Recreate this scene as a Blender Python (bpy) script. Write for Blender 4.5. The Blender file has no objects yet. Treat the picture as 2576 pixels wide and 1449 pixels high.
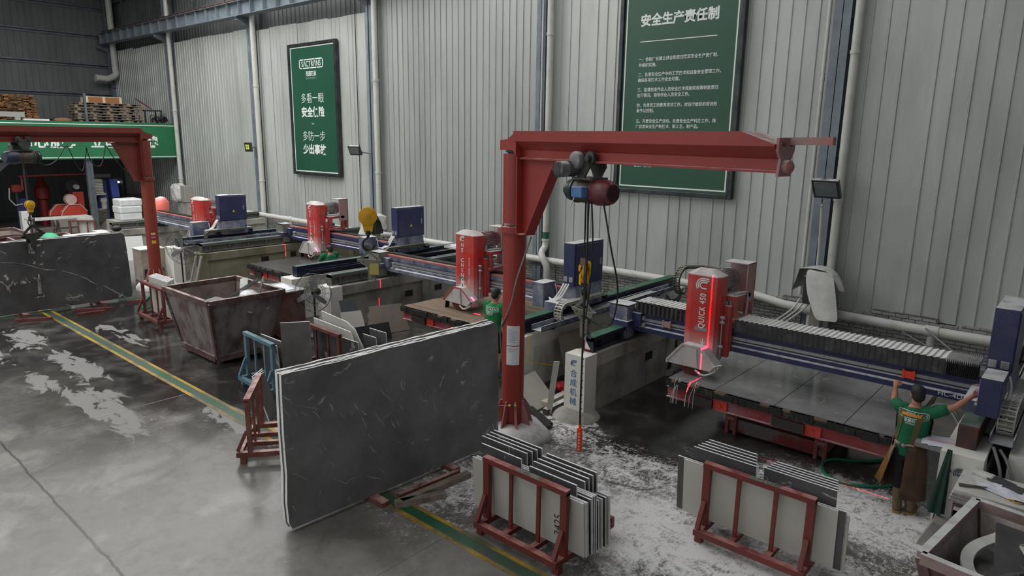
import bpy, bmesh, math, random
from mathutils import Vector, Matrix
random.seed(7)
SC = bpy.context.scene
COL = SC.collection
V = Vector
PI = math.pi

# ---------------------------------------------------------------- camera
def look(f_px, yaw, pit, roll, h):
    cam = bpy.data.cameras.new('camera'); o = bpy.data.objects.new('camera', cam); COL.objects.link(o)
    cam.sensor_width = 36.0; cam.sensor_fit = 'HORIZONTAL'; cam.lens = 36.0 * f_px / 2576.0
    cam.clip_start = 0.05; cam.clip_end = 300
    cy, sy, cp, sp = math.cos(yaw), math.sin(yaw), math.cos(pit), math.sin(pit)
    fwd = V((-sy*cp, cy*cp, -sp)); right = V((cy, sy, 0)); up = right.cross(fwd)
    r2 = right*math.cos(roll) + up*math.sin(roll); u2 = up*math.cos(roll) - right*math.sin(roll)
    m = Matrix((r2, u2, -fwd)).transposed().to_4x4(); m.translation = V((0, 0, h))
    o.matrix_world = m
    return o
SC.camera = look(1730.5, .718086, .215382, .01368, 4.6)
vs = SC.view_settings
vs.view_transform = 'Standard'; vs.look = 'None'; vs.exposure = -1.3; vs.gamma = 1.0
vs.use_curve_mapping = False

# ---------------------------------------------------------------- light
def world():
    w = bpy.data.worlds.new('overcast sky'); SC.world = w; w.use_nodes = True
    bg = w.node_tree.nodes['Background']; bg.inputs[0].default_value = (.93, .97, 1, 1); bg.inputs[1].default_value = 0.5
world()
def area(name, loc, sx, sy, power, rot=(0, 0, 0), col=(1, .99, .97)):
    l = bpy.data.lights.new(name, 'AREA'); l.shape = 'RECTANGLE'; l.size = sx; l.size_y = sy
    l.energy = power; l.color = col
    o = bpy.data.objects.new(name, l); COL.objects.link(o); o.location = loc; o.rotation_euler = rot
    return o
# translucent skylight strips of the hall roof
for i, (x, p) in enumerate(((-29, 5600), (-21, 4300), (-13, 1900), (-4.7, 850))):
    area('skylight', (x, 5.0, 12.9), 4.4, 22, p)
area('open_side_daylight', (-14, -6.9, 5.0), 34, 8, 1300, (math.radians(80), 0, 0))
# line lasers under the roof that mark the cuts: a spot whose emission is a thin fan
def laser(loc, ang, w, lo, hi, power, tilt=0.):
    """fan along the direction ang (0 = along X, 90 deg = along Y), shining down; lo/hi = tangent limits"""
    l = bpy.data.lights.new('line_laser', 'SPOT'); l.energy = power; l.color = (1, .02, .08); l.spot_size = 2.2; l.spot_blend = 0; l.shadow_soft_size = .003; l.use_nodes = True
    o = bpy.data.objects.new('line_laser', l); COL.objects.link(o); o.location = loc; o.rotation_euler = (tilt, 0, ang)
    nt = l.node_tree; N = nt.nodes; L = nt.links; em = N['Emission']
    tc = N.new('ShaderNodeTexCoord'); sp = N.new('ShaderNodeSeparateXYZ'); L.new(tc.outputs['Normal'], sp.inputs[0])
    def m(op, a, b):
        x = N.new('ShaderNodeMath'); x.operation = op
        for i, v in enumerate((a, b)):
            if isinstance(v, (int, float)): x.inputs[i].default_value = v
            elif v is not None: L.new(v, x.inputs[i])
        return x.outputs[0]
    az = m('ABSOLUTE', sp.outputs['Z'], None); tx = m('DIVIDE', sp.outputs['X'], az); ty = m('ABSOLUTE', m('DIVIDE', sp.outputs['Y'], az), None)
    k = m('MULTIPLY', m('MULTIPLY', m('LESS_THAN', ty, w), m('GREATER_THAN', tx, lo)), m('LESS_THAN', tx, hi))
    L.new(m('MULTIPLY', k, 1.0), em.inputs['Strength'])
LZ = 12.4
laser((-4.63, 6.0, LZ), math.radians(90), .0011, .30, .418, 190000)
laser((-2.7, 6.5, LZ), 0, .0013, -.11, .085, 16000, math.atan2(3.06, LZ))
laser((-10.5, 10.58, LZ), 0, .0011, -.2825, -.264, 200000)
laser((-17.5, 11.93, LZ), 0, .0013, -.268, -.243, 240000)
laser((-10.1, 10.42, LZ), 0, .0022, -.016, .008, 300000)
laser((-18.1, 11.72, LZ), 0, .0022, -.016, .008, 300000)

# ---------------------------------------------------------------- materials
def lin(c):
    return tuple(((x/255)/12.92 if x <= 10.3 else ((x/255+.055)/1.055)**2.4) for x in c)
MATS = {}
def mat(name, col, rough=.5, metal=0., col2=None, scale=3., amount=.5, dust=0., dustcol=(205, 206, 206), bump=0., bscale=40.,
        stretch=(1, 1, 1), emit=0., spec=.5, contrast=.15, noise=.0, alpha=1.):
    """plain procedural paint/stone: base colour, blotches of a second colour, dust lying on upward faces, bump"""
    if name in MATS: return MATS[name]
    m = bpy.data.materials.new(name); m.use_nodes = True; MATS[name] = m
    nt = m.node_tree; N = nt.nodes; L = nt.links; b = N['Principled BSDF']
    c1 = lin(col)+(1,)
    b.inputs['Base Color'].default_value = c1; b.inputs['Roughness'].default_value = rough
    b.inputs['Metallic'].default_value = metal; b.inputs['Specular IOR Level'].default_value = spec
    m.diffuse_color = c1
    tc = None
    def coords():
        nonlocal tc
        if tc is None:
            g = N.new('ShaderNodeNewGeometry'); mp = N.new('ShaderNodeMapping'); mp.inputs['Scale'].default_value = stretch
            L.new(g.outputs['Position'], mp.inputs[0]); tc = mp
        return tc.outputs[0]
    out = None
    def ramp(src, lo, hi):
        r = N.new('ShaderNodeMapRange'); r.inputs['From Min'].default_value = lo; r.inputs['From Max'].default_value = hi
        r.clamp = True; L.new(src, r.inputs['Value']); return r.outputs[0]
    def mix(fac, a, bb):
        x = N.new('ShaderNodeMix'); x.data_type = 'RGBA'
        if isinstance(fac, float): x.inputs[0].default_value = fac
        else: L.new(fac, x.inputs[0])
        for s, v in ((6, a), (7, bb)):
            if isinstance(v, tuple): x.inputs[s].default_value = v
            else: L.new(v, x.inputs[s])
        return x.outputs[2]
    out = c1
    if col2 is not None:
        n = N.new('ShaderNodeTexNoise'); n.inputs['Scale'].default_value = scale; n.inputs['Detail'].default_value = 7
        n.inputs['Roughness'].default_value = .65
        L.new(coords(), n.inputs['Vector'])
        out = mix(ramp(n.outputs['Fac'], amount-contrast if False else (1-amount)-contrast, (1-amount)+contrast), out, lin(col2)+(1,))
    if dust > 0:
        g = N.new('ShaderNodeNewGeometry'); sx = N.new('ShaderNodeSeparateXYZ'); L.new(g.outputs['Normal'], sx.inputs[0])
        up = ramp(sx.outputs['Z'], .55, .9)
        n = N.new('ShaderNodeTexNoise'); n.inputs['Scale'].default_value = 6; n.inputs['Detail'].default_value = 6
        L.new(g.outputs['Position'], n.inputs['Vector'])
        nn = ramp(n.outputs['Fac'], .62-.6*dust, .7-.2*dust)
        mu = N.new('ShaderNodeMath'); mu.operation = 'MULTIPLY'; L.new(up, mu.inputs[0]); L.new(nn, mu.inputs[1])
        out = mix(mu.outputs[0], out, lin(dustcol)+(1,))
    if not isinstance(out, tuple): L.new(out, b.inputs['Base Color'])
    if bump > 0:
        n = N.new('ShaderNodeTexNoise'); n.inputs['Scale'].default_value = bscale; n.inputs['Detail'].default_value = 5
        L.new(coords(), n.inputs['Vector'])
        bp = N.new('ShaderNodeBump'); bp.inputs['Strength'].default_value = bump; bp.inputs['Distance'].default_value = .02
        L.new(n.outputs['Fac'], bp.inputs['Height']); L.new(bp.outputs[0], b.inputs['Normal'])
    if emit > 0:
        b.inputs['Emission Color'].default_value = c1; b.inputs['Emission Strength'].default_value = emit
    if alpha < 1: b.inputs['Alpha'].default_value = alpha
    return m

# ---------------------------------------------------------------- mesh builder
class MB:
    def __init__(s): s.bm = bmesh.new()
    def _new(s, fn):
        before = set(s.bm.verts); fn(); return [v for v in s.bm.verts if v not in before]
    def box(s, x0, x1, y0, y1, z0, z1, M=None, bev=0.):
        x0, x1 = min(x0, x1), max(x0, x1); y0, y1 = min(y0, y1), max(y0, y1); z0, z1 = min(z0, z1), max(z0, z1)
        vs_ = [s.bm.verts.new((x, y, z)) for x in (x0, x1) for y in (y0, y1) for z in (z0, z1)]
        F = [(0, 1, 3, 2), (4, 6, 7, 5), (0, 4, 5, 1), (2, 3, 7, 6), (0, 2, 6, 4), (1, 5, 7, 3)]
        fs = [s.bm.faces.new([vs_[i] for i in f]) for f in F]
        if bev > 0:
            es = list({e for f in fs for e in f.edges})
            r = bmesh.ops.bevel(s.bm, geom=es, offset=bev, segments=2, affect='EDGES', profile=.5)
            vs_ = list({v for f in r['faces'] for v in f.verts})
            vs_ = [v for v in vs_ if v.is_valid]
            if M is not None:
                allv = set()
                stack = list(vs_)
                while stack:
                    v = stack.pop()
                    if v in allv: continue
                    allv.add(v); stack += [e.other_vert(v) for e in v.link_edges]
                vs_ = list(allv)
        if M is not None:
            for v in vs_: v.co = M @ v.co
        return vs_
    def cbox(s, c, size, M=None, bev=0., rot=None):
        """box about a centre, optionally turned (Euler tuple) about it"""
        if rot is not None:
            from mathutils import Euler
            R = Matrix.Translation(V(c)) @ Euler(rot).to_matrix().to_4x4()
            if M is not None: R = M @ R
            return s.box(-size[0]/2, size[0]/2, -size[1]/2, size[1]/2, -size[2]/2, size[2]/2, R, bev)
        return s.box(c[0]-size[0]/2, c[0]+size[0]/2, c[1]-size[1]/2, c[1]+size[1]/2, c[2]-size[2]/2, c[2]+size[2]/2, M, bev)
    def bar(s, p0, p1, w, h, up=(0, 0, 1)):
        """rectangular bar from p0 to p1; w across, h along up"""
        p0, p1 = V(p0), V(p1); d = (p1-p0); L = d.length; d.normalize(); u = V(up)
        sd = d.cross(u)
        if sd.length < 1e-4: u = V((1, 0, 0)); sd = d.cross(u)
        sd.normalize(); u = sd.cross(d)
        M = Matrix((d, sd, u)).transposed().to_4x4(); M.translation = p0
        return s.box(0, L, -w/2, w/2, -h/2, h/2, M)
    def ring(s, c, r, ax1, ax2, n): return [s.bm.verts.new(V(c)+V(ax1)*r*math.cos(2*PI*i/n)+V(ax2)*r*math.sin(2*PI*i/n)) for i in range(n)]
    def skin(s, rings, cap=True, close=False):
        n = len(rings[0]); k = len(rings)
        for j in range(k if close else k-1):
            a, b = rings[j], rings[(j+1) % k]
            for i in range(n):
                try: s.bm.faces.new((a[i], a[(i+1) % n], b[(i+1) % n], b[i]))
                except ValueError: pass
        if cap and not close:
            try: s.bm.faces.new(list(reversed(rings[0]))); s.bm.faces.new(rings[-1])
            except ValueError: pass
    def cyl(s, p0, p1, r, n=16, r2=None, cap=True):
        p0, p1 = V(p0), V(p1); d = (p1-p0).normalized()
        a = d.orthogonal().normalized(); b = d.cross(a)
        r2 = r if r2 is None else r2
        s.skin([s.ring(p0, r, a, b, n), s.ring(p1, r2, a, b, n)], cap)
    def lathe(s, p0, axis, prof, n=20):
        """prof: list of (dist along axis, radius)"""
        p0 = V(p0); d = V(axis).normalized(); a = d.orthogonal().normalized(); b = d.cross(a)
        s.skin([s.ring(p0+d*t, max(r, .0005), a, b, n) for t, r in prof])
    def tube(s, pts, r, n=8, close=False, taper=None):
        pts = [V(p) for p in pts]; k = len(pts); rings = []; a = None
        for i, p in enumerate(pts):
            if close: t = pts[(i+1) % k]-pts[i-1]
            else: t = pts[min(i+1, k-1)]-pts[max(i-1, 0)]
            t.normalize()
            if a is None: a = t.orthogonal().normalized()
            a = (a - t*a.dot(t)).normalized(); b = t.cross(a)
            rr = r if taper is None else taper[i]
            rings.append(s.ring(p, rr, a, b, n))
        s.skin(rings, True, close)
    def prism(s, poly, fn, a0, a1):
        """poly: 2-D points; fn(u, v, a) -> 3-D point; extruded from a0 to a1"""
        r0 = [s.bm.verts.new(V(fn(u, v, a0))) for u, v in poly]; r1 = [s.bm.verts.new(V(fn(u, v, a1))) for u, v in poly]
        s.skin([r0, r1])
    def quad(s, *p):
        s.bm.faces.new([s.bm.verts.new(V(q)) for q in p])
    def sphere(s, c, r, n=12, sc=(1, 1, 1), rot=None):
        M = Matrix.Translation(V(c))
        if rot is not None:
            from mathutils import Euler
            M = M @ Euler(rot).to_matrix().to_4x4()
        M = M @ Matrix.Diagonal((r*sc[0], r*sc[1], r*sc[2], 1))
        bmesh.ops.create_uvsphere(s.bm, u_segments=n, v_segments=max(6, n*2//3), radius=1, matrix=M)
    def torus(s, c, R, r, a, b, n=24, m=8, arc=2*PI):
        full = abs(arc-2*PI) < 1e-3; k = n if full else n+1
        pts = [V(c)+V(a)*R*math.cos(arc*i/n)+V(b)*R*math.sin(arc*i/n) for i in range(k)]
        s.tube(pts, r, m, close=full)
    def build(s, name, m, parent=None, smooth=False, loc=None, xf=None):
        me = bpy.data.meshes.new(name)
        bmesh.ops.recalc_face_normals(s.bm, faces=s.bm.faces[:])
        if xf is not None: bmesh.ops.transform(s.bm, matrix=xf, verts=s.bm.verts[:])
        off = V((0, 0, 0)); p = parent
        while p is not None: off += V(p.location); p = p.parent
        if loc is not None: off = V(loc)
        if off.length: bmesh.ops.translate(s.bm, vec=-off, verts=s.bm.verts[:])
        s.bm.to_mesh(me); s.bm.free()
        o = bpy.data.objects.new(name, me); COL.objects.link(o)
        if parent is not None: o.parent = parent
        elif loc is not None: o.location = loc
        for x in (m if isinstance(m, (list, tuple)) else [m]): me.materials.append(x)
        if smooth:
            for p_ in me.polygons: p_.use_smooth = True
            try: me.set_sharp_from_angle(angle=math.radians(smooth if smooth > 1 else 40))
            except Exception: pass
        return o
def add_sub(o, lv=2):
    md = o.modifiers.new('subdivision', 'SUBSURF'); md.levels = lv; md.render_levels = lv
    return o
def thing(name, label, cat, loc=(0, 0, 0), group=None, rotz=0):
    o = bpy.data.objects.new(name, None); COL.objects.link(o); o.empty_display_size = .2
    o.location = loc; o.rotation_euler = (0, 0, rotz)
    return tag(o, label, cat, group)
def tag(o, label, cat, group=None, kind=None):
    o['label'] = label; o['category'] = cat
    if group: o['group'] = group
    if kind: o['kind'] = kind
    return o
def struct(o): o['kind'] = 'structure'; return o
def copy_tree(o, parent=None):
    c = o.copy(); COL.objects.link(c)
    if parent is not None: c.parent = parent
    for ch in list(o.children): copy_tree(ch, c)
    return c

# ---------------------------------------------------------------- lettering
def text(body, size, loc, right, up, m, parent, name='lettering', bold=0., wide=1., align='LEFT', depth=.002, gap=1., line=1.):
    cu = bpy.data.curves.new(name, 'FONT'); cu.body = body; cu.size = size; cu.offset = bold*size; cu.extrude = depth/2
    cu.align_x = align; cu.space_character = gap; cu.space_line = line; cu.resolution_u = 3
    t = bpy.data.objects.new(name+'_curve', cu); COL.objects.link(t)
    dg = bpy.context.evaluated_depsgraph_get()
    me = bpy.data.meshes.new_from_object(t.evaluated_get(dg))
    bpy.data.objects.remove(t); bpy.data.curves.remove(cu)
    r = V(right).normalized(); u = V(up).normalized(); n = r.cross(u)
    off = V((0, 0, 0)); p = parent
    while p is not None: off += V(p.location); p = p.parent
    M = Matrix((r*wide, u, n)).transposed().to_4x4(); M.translation = V(loc)-off
    me.transform(M); me.materials.clear(); me.materials.append(m)
    o = bpy.data.objects.new(name, me); COL.objects.link(o); o.parent = parent; me.name = name
    return o

# ---------------------------------------------------------------- curves for cables
def bez(pts, n=10):
    """Catmull-Rom through points"""
    P = [V(p) for p in pts]; P = [P[0]*2-P[1]] + P + [P[-1]*2-P[-2]]; out = []
    for i in range(1, len(P)-2):
        a, b, c, d = P[i-1:i+3]
        for k in range(n):
            t = k/n
            out.append(.5*((2*b)+(c-a)*t+(2*a-5*b+4*c-d)*t*t+(3*b-a-3*c+d)*t**3))
    out.append(P[-2]); return out
# ---------------------------------------------------------------- colours
GREY_STEEL = mat('grey steel', (108, 116, 122), .45, .3, (84, 90, 96), 2.5)
BLUE_STEEL = mat('blue grey steel', (126, 136, 144), .5, 0, (100, 110, 118), 1.5, dust=.35, dustcol=(160, 160, 160))
PVC = mat('white plastic pipe', (196, 196, 190), .4, 0, (160, 158, 150), 2, amount=.35, dust=.4)
WHITE_LET = mat('white lettering', (226, 232, 228), .5)
GREEN_SIGN = mat('green sign', (30, 78, 58), .35, 0, (40, 84, 66), .35, amount=.5)
GREEN_BANNER = mat('green banner', (44, 116, 78), .4, 0, (36, 100, 66), .3)
DARK = mat('black steel', (22, 22, 24), .5)
CONC = mat('pale concrete', (168, 166, 158), .8, 0, (104, 100, 92), 1.3, amount=.45, bump=.25, bscale=18)
CONCW = mat('white washed concrete', (218, 217, 210), .8, 0, (140, 136, 126), 1.6, amount=.3, bump=.2, bscale=14, stretch=(1, 1, .35))

# ---------------------------------------------------------------- floor
def floor_mat():
    m = bpy.data.materials.new('polished concrete floor'); m.use_nodes = True
    nt = m.node_tree; N = nt.nodes; L = nt.links; b = N['Principled BSDF']
    g = N.new('ShaderNodeNewGeometry'); P = g.outputs['Position']
    def math_(op, a, bb=None, c=None):
        x = N.new('ShaderNodeMath'); x.operation = op
        for i, v in enumerate((a, bb, c)):
            if v is None: continue
            if isinstance(v, (int, float)): x.inputs[i].default_value = v
            else: L.new(v, x.inputs[i])
        return x.outputs[0]
    def noise(scale, detail=6, rough=.6, st=(1, 1, 1), dist=0.):
        mp = N.new('ShaderNodeMapping'); mp.inputs['Scale'].default_value = st; L.new(P, mp.inputs[0])
        n = N.new('ShaderNodeTexNoise'); n.inputs['Scale'].default_value = scale; n.inputs['Detail'].default_value = detail
        n.inputs['Roughness'].default_value = rough; n.inputs['Distortion'].default_value = dist
        L.new(mp.outputs[0], n.inputs['Vector']); return n.outputs['Fac']
    def rng(v, a, bb, c=0., d=1.):
        r = N.new('ShaderNodeMapRange'); r.clamp = True
        for i, x in zip(('From Min', 'From Max', 'To Min', 'To Max'), (a, bb, c, d)): r.inputs[i].default_value = x
        L.new(v, r.inputs['Value']); return r.outputs[0]
    def mixc(f, a, bb):
        x = N.new('ShaderNodeMix'); x.data_type = 'RGBA'
        if isinstance(f, float): x.inputs[0].default_value = f
        else: L.new(f, x.inputs[0])
        for s, v in ((6, a), (7, bb)):
            if isinstance(v, tuple): x.inputs[s].default_value = lin(v)+(1,)
            else: L.new(v, x.inputs[s])
        return x.outputs[2]
    def mixf(f, a, bb):
        return math_('MULTIPLY_ADD', math_('SUBTRACT', bb, a), f, a)
    sp = N.new('ShaderNodeSeparateXYZ'); L.new(P, sp.inputs[0]); X, Y = sp.outputs['X'], sp.outputs['Y']
    def blob(cx, cy, sx, sy, soft=.5):
        """1 inside an ellipse on the floor, falling to 0 over soft"""
        dx = math_('MULTIPLY', math_('SUBTRACT', X, cx), 1/sx); dy = math_('MULTIPLY', math_('SUBTRACT', Y, cy), 1/sy)
        d = math_('SQRT', math_('ADD', math_('MULTIPLY', dx, dx), math_('MULTIPLY', dy, dy)))
        return rng(d, 1+soft, 1-soft)
    def mx(*a):
        r = a[0]
        for v in a[1:]: r = math_('MAXIMUM', r, v)
        return r
    big = noise(.55, 5, .55, dist=.6); mid = noise(1.7, 7, .62, dist=.5); fine = noise(14, 8, .7)
    pit = noise(46, 4, .6)
    base = mixc(rng(big, .35, .66), (131, 129, 124), (97, 95, 90))
    base = mixc(math_('MULTIPLY', rng(noise(3.4, 8, .68, dist=.8), .46, .66), .7), base, (92, 89, 84))
    base = mixc(math_('MULTIPLY', rng(noise(1.1, 6, .6, dist=.4), .52, .7), .6), base, (166, 163, 158))
    base = mixc(math_('MULTIPLY', rng(noise(60, 3, .6), .7, .78), .35), base, (190, 188, 184))
    base = mixc(math_('MULTIPLY', rng(fine, .5, .75), .35), base, (88, 86, 83))
    base = mixc(math_('MULTIPLY', rng(pit, .68, .76), .5), base, (60, 58, 56))
    # stone slurry: dark wet film over the saw side of the hall
    wet = mx(blob(-16.5, 7.2, 9.5, 4.3, .3), blob(-7.6, 11.8, 7.5, 3.6, .35), blob(-9.5, 7.3, 2.6, 2.1, .4), blob(-4.9, 8.9, 2.6, 1.1, .5), blob(-19, 3.4, 5, 1.6, .5))
    wet = math_('MULTIPLY', wet, rng(math_('ADD', math_('MULTIPLY', mid, .55), math_('MULTIPLY', big, .45)), .36, .52, .55, 1))
    col = mixc(wet, base, (44, 42, 41))
    # puddles of pale milky water left on the wet film
    pud = mx(blob(-12.6, 3.75, 1.9, .42, .5), blob(-15.3, 4.15, 1.6, .33, .5), blob(-10.2, 5.0, 1.2, .32, .6), blob(-18.2, 4.0, 1.3, .4, .6), blob(-17.5, 3.2, 1.2, .3, .6),
             blob(-21.5, 10.0, 2.0, 2.0, .5), blob(-14.6, 3.4, .9, .22, .5), blob(-16.8, 5.6, 1.4, .3, .7))
    pudm = rng(math_('ADD', pud, math_('MULTIPLY', math_('SUBTRACT', noise(1.5, 7, .6, (1, 2.2, 1), 1.2), .5), 2.6)), .66, .82)
    col = mixc(math_('MULTIPLY', pudm, .9), col, (150, 149, 147))
    # white cutting dust round the racks and the bed on the right
    dz = mx(blob(-3.7, 6.7, 1.9, 1.2, .6), blob(-2.0, 8.9, 1.8, 1.0, .5), blob(-1.6, 6.6, 1.9, 1.4, .6), math_('MULTIPLY', blob(-6.0, 6.3, .9, 1.4, .6), .8), math_('MULTIPLY', blob(-9.0, 5.4, .9, .5, .6), .8),
            math_('MULTIPLY', blob(-6.3, 8.4, .9, .6, .5), .8), math_('MULTIPLY', blob(-4.4, 7.9, 1.6, .8, .5), .72))
    streak = noise(2.6, 9, .72, (1, 1.6, 1), 1.5); fl = noise(9, 9, .75, (1.7, .8, 1), 1.8)
    dm = math_('ADD', dz, math_('ADD', math_('MULTIPLY', math_('SUBTRACT', streak, .5), 2.1), math_('MULTIPLY', math_('SUBTRACT', fl, .5), 2.2)))
    dm = rng(dm, .50, 1.0)
    col = mixc(math_('MULTIPLY', dm, .92), col, (226, 226, 225))
    # sawn joints and the crack that follows one of them
    wob = math_('MULTIPLY', math_('SUBTRACT', noise(2.2, 6, .7), .5), .10)
    j1 = rng(math_('ABSOLUTE', math_('ADD', math_('SUBTRACT', Y, 2.19), wob)), .022, .008)
    j1 = math_('MULTIPLY', j1, rng(X, -12.3, -12.1))
    j2 = rng(math_('ABSOLUTE', math_('ADD', math_('SUBTRACT', X, -12.1), math_('MULTIPLY', wob, .3))), .014, .005)
    j3 = rng(math_('ABSOLUTE', math_('SUBTRACT', X, -5.35)), .012, .004)
    j = mx(j1, math_('MULTIPLY', j2, .8), math_('MULTIPLY', j3, .5))
    col = mixc(math_('MULTIPLY', j, .85), col, (34, 33, 32))
    L.new(col, b.inputs['Base Color'])
    ro = mixf(rng(big, .35, .65), .34, .22) if False else None
    r0 = rng(big, .3, .7, .42, .24)
    r1 = mixf(wet, r0, .10); r2 = mixf(pudm, r1, .16); r3 = mixf(dm, r2, .85)
    L.new(r3, b.inputs['Roughness'])
    h = math_('ADD', math_('MULTIPLY', fine, .3), math_('MULTIPLY', j, -1.5))
    bp = N.new('ShaderNodeBump'); bp.inputs['Strength'].default_value = .12; bp.inputs['Distance'].default_value = .02
    L.new(h, bp.inputs['Height']); L.new(bp.outputs[0], b.inputs['Normal'])
    return m
mb = MB(); mb.box(-62, 9, -7, 16.6, -.2, 0)
struct(mb.build('floor', floor_mat()))

# painted walkway line: yellow, green, yellow
YEL = mat('worn yellow floor paint', (180, 144, 42), .5, 0, (92, 86, 66), 1.3, amount=.5, contrast=.1)
GRN = mat('worn green floor paint', (34, 88, 60), .45, 0, (70, 78, 72), 1.1, amount=.5, contrast=.12)
mb = MB(); mb.box(-26, 6, 4.96, 5.025, 0, .004); mb.box(-26, 6, 5.175, 5.235, 0, .004)
y = mb.build('trim_1', YEL); struct(y)
mb = MB(); mb.box(-26, 6, 5.025, 5.175, 0, .0035); struct(mb.build('trim_2', GRN))

# ---------------------------------------------------------------- back wall
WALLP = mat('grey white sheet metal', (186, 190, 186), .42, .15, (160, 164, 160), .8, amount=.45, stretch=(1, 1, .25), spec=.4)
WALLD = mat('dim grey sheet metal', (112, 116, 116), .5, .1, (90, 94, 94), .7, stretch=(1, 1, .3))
def sheet(mb, x0, x1, z0, z1, y, pitch, rib, dep, fn=None):
    """ribbed cladding: flat pans with narrow raised ribs, extruded over its height"""
    prof = []; x = x0
    while x < x1-1e-3:
        e = min(x+pitch, x1)
        prof += [(x, 0), (x+(pitch-rib)*.999 if x+pitch-rib < e else e, 0)]
        if x+pitch <= x1: prof += [(x+pitch-rib*.75, -dep), (x+pitch-rib*.25, -dep)]
        x += pitch
    prof.append((x1, 0))
    fn = fn or (lambda u, v, z: (u, y+v, z))
    a = [mb.bm.verts.new(fn(u, v, z0)) for u, v in prof]; b2 = [mb.bm.verts.new(fn(u, v, z1)) for u, v in prof]
    for i in range(len(prof)-1): mb.bm.faces.new((a[i], a[i+1], b2[i+1], b2[i]))
WALLP2 = mat('sheet metal darkened for dimmer middle bay', (166, 169, 166), .42, .1, (146, 149, 147), .8, amount=.45, stretch=(1, 1, .25))  # same sheets, colour darkened for the weaker light on this bay
mb = MB()
rnd = random.Random(3)
for x0, x1, p, z1 in ((-4.6, 6, .315, 9.6), (-12.55, -5.0, .30, 9.6), (-20.4, -12.95, .27, 9.6), (-28.6, -20.7, .26, 8.9), (-36.8, -29.0, .26, 9.02), (-44.9, -37.1, .26, 9.1)):
    x = x0
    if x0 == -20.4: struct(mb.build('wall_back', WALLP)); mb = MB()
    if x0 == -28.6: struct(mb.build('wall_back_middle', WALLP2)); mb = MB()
    while x < x1-.01:                        # sheets about 1 m wide with slightly uneven top ends
        e = min(x+p*4, x1)
        sheet(mb, x, e, 1.02+rnd.uniform(-.03, .02), z1+rnd.uniform(-.05, .05), 16.0+rnd.uniform(-.008, .008), p, .05, .026)
        x = e
struct(mb.build('wall_back_left', WALLP))
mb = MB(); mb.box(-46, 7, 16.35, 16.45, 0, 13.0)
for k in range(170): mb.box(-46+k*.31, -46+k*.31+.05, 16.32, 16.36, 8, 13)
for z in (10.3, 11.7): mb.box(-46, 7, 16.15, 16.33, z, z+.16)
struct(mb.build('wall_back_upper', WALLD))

# low brick wall under the cladding
def brick_mat():
    m = bpy.data.materials.new('dusty rough brick'); m.use_nodes = True; nt = m.node_tree; N = nt.nodes; L = nt.links; b = N['Principled BSDF']
    g = N.new('ShaderNodeNewGeometry'); sp = N.new('ShaderNodeSeparateXYZ'); cb = N.new('ShaderNodeCombineXYZ')
    L.new(g.outputs['Position'], sp.inputs[0]); L.new(sp.outputs['X'], cb.inputs[0]); L.new(sp.outputs['Z'], cb.inputs[1])
    n = N.new('ShaderNodeTexNoise'); n.inputs['Scale'].default_value = 7; L.new(g.outputs['Position'], n.inputs['Vector'])
    ad = N.new('ShaderNodeVectorMath'); ad.operation = 'MULTIPLY_ADD'; L.new(n.outputs['Color'], ad.inputs[0]); ad.inputs[1].default_value = (.05, .05, 0); L.new(cb.outputs[0], ad.inputs[2])
    br = N.new('ShaderNodeTexBrick'); L.new(ad.outputs[0], br.inputs['Vector']); br.inputs['Scale'].default_value = 1
    br.inputs['Brick Width'].default_value = .25; br.inputs['Row Height'].default_value = .075; br.inputs['Mortar Size'].default_value = .009; br.inputs['Mortar Smooth'].default_value = .4
    br.inputs['Color1'].default_value = lin((168, 168, 164))+(1,); br.inputs['Color2'].default_value = lin((132, 132, 129))+(1,); br.inputs['Mortar'].default_value = lin((84, 83, 81))+(1,)
    L.new(br.outputs['Color'], b.inputs['Base Color']); b.inputs['Roughness'].default_value = .9
    bp = N.new('ShaderNodeBump'); bp.inputs['Strength'].default_value = .9; bp.inputs['Distance'].default_value = .03; bp.invert = True
    L.new(br.outputs['Fac'], bp.inputs['Height']); L.new(bp.outputs[0], b.inputs['Normal'])
    return m
BRICK = brick_mat()
mb = MB(); r = random.Random(5); x = -44.5
while x < 6:                                   # stepped uneven top course
    w = r.uniform(.25, .7); mb.box(x, x+w, 15.84+r.uniform(-.02, .02), 16.3, 0, 1.0+r.choice((0, 0, .05, .1))); x += w
struct(mb.build('wall_back_brick', BRICK))

# ---------------------------------------------------------------- end wall
mb = MB()
def endfn(u, v, z): return (-45-v*1., u, z)
y = -6
sheet(mb, -6, 16.3, 0, 13, 0, .31, .04, .02, lambda u, v, z: (-45.0-v, u, z))
mb.box(-45.25, -45.06, -6, 16.3, 0, 13)
struct(mb.build('wall_left', WALLD))
for i, z in enumerate((5.3, 6.72, 8.33, 9.92, 11.4)):
    mb = MB(); mb.box(-44.95, -44.74, -6, 15.9, z-.04, z+.05); mb.box(-44.95, -44.92, -6, 15.9, z-.16, z)
    struct(mb.build('trim_%d' % (3+i), GREY_STEEL))

# ceiling: dark roof sheet; the skylight strips between are the area lights above
mb = MB(); ROOF = mat('dark roof sheet', (74, 76, 78), .6)
for x0, x1 in ((-46, -31), (-26.5, -23.5), (-18.5, -15.5), (-10.5, -7.5), (-2, 9)): mb.box(x0, x1, -7, 16.6, 13.0, 13.1)
struct(mb.build('ceiling', ROOF))

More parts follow.
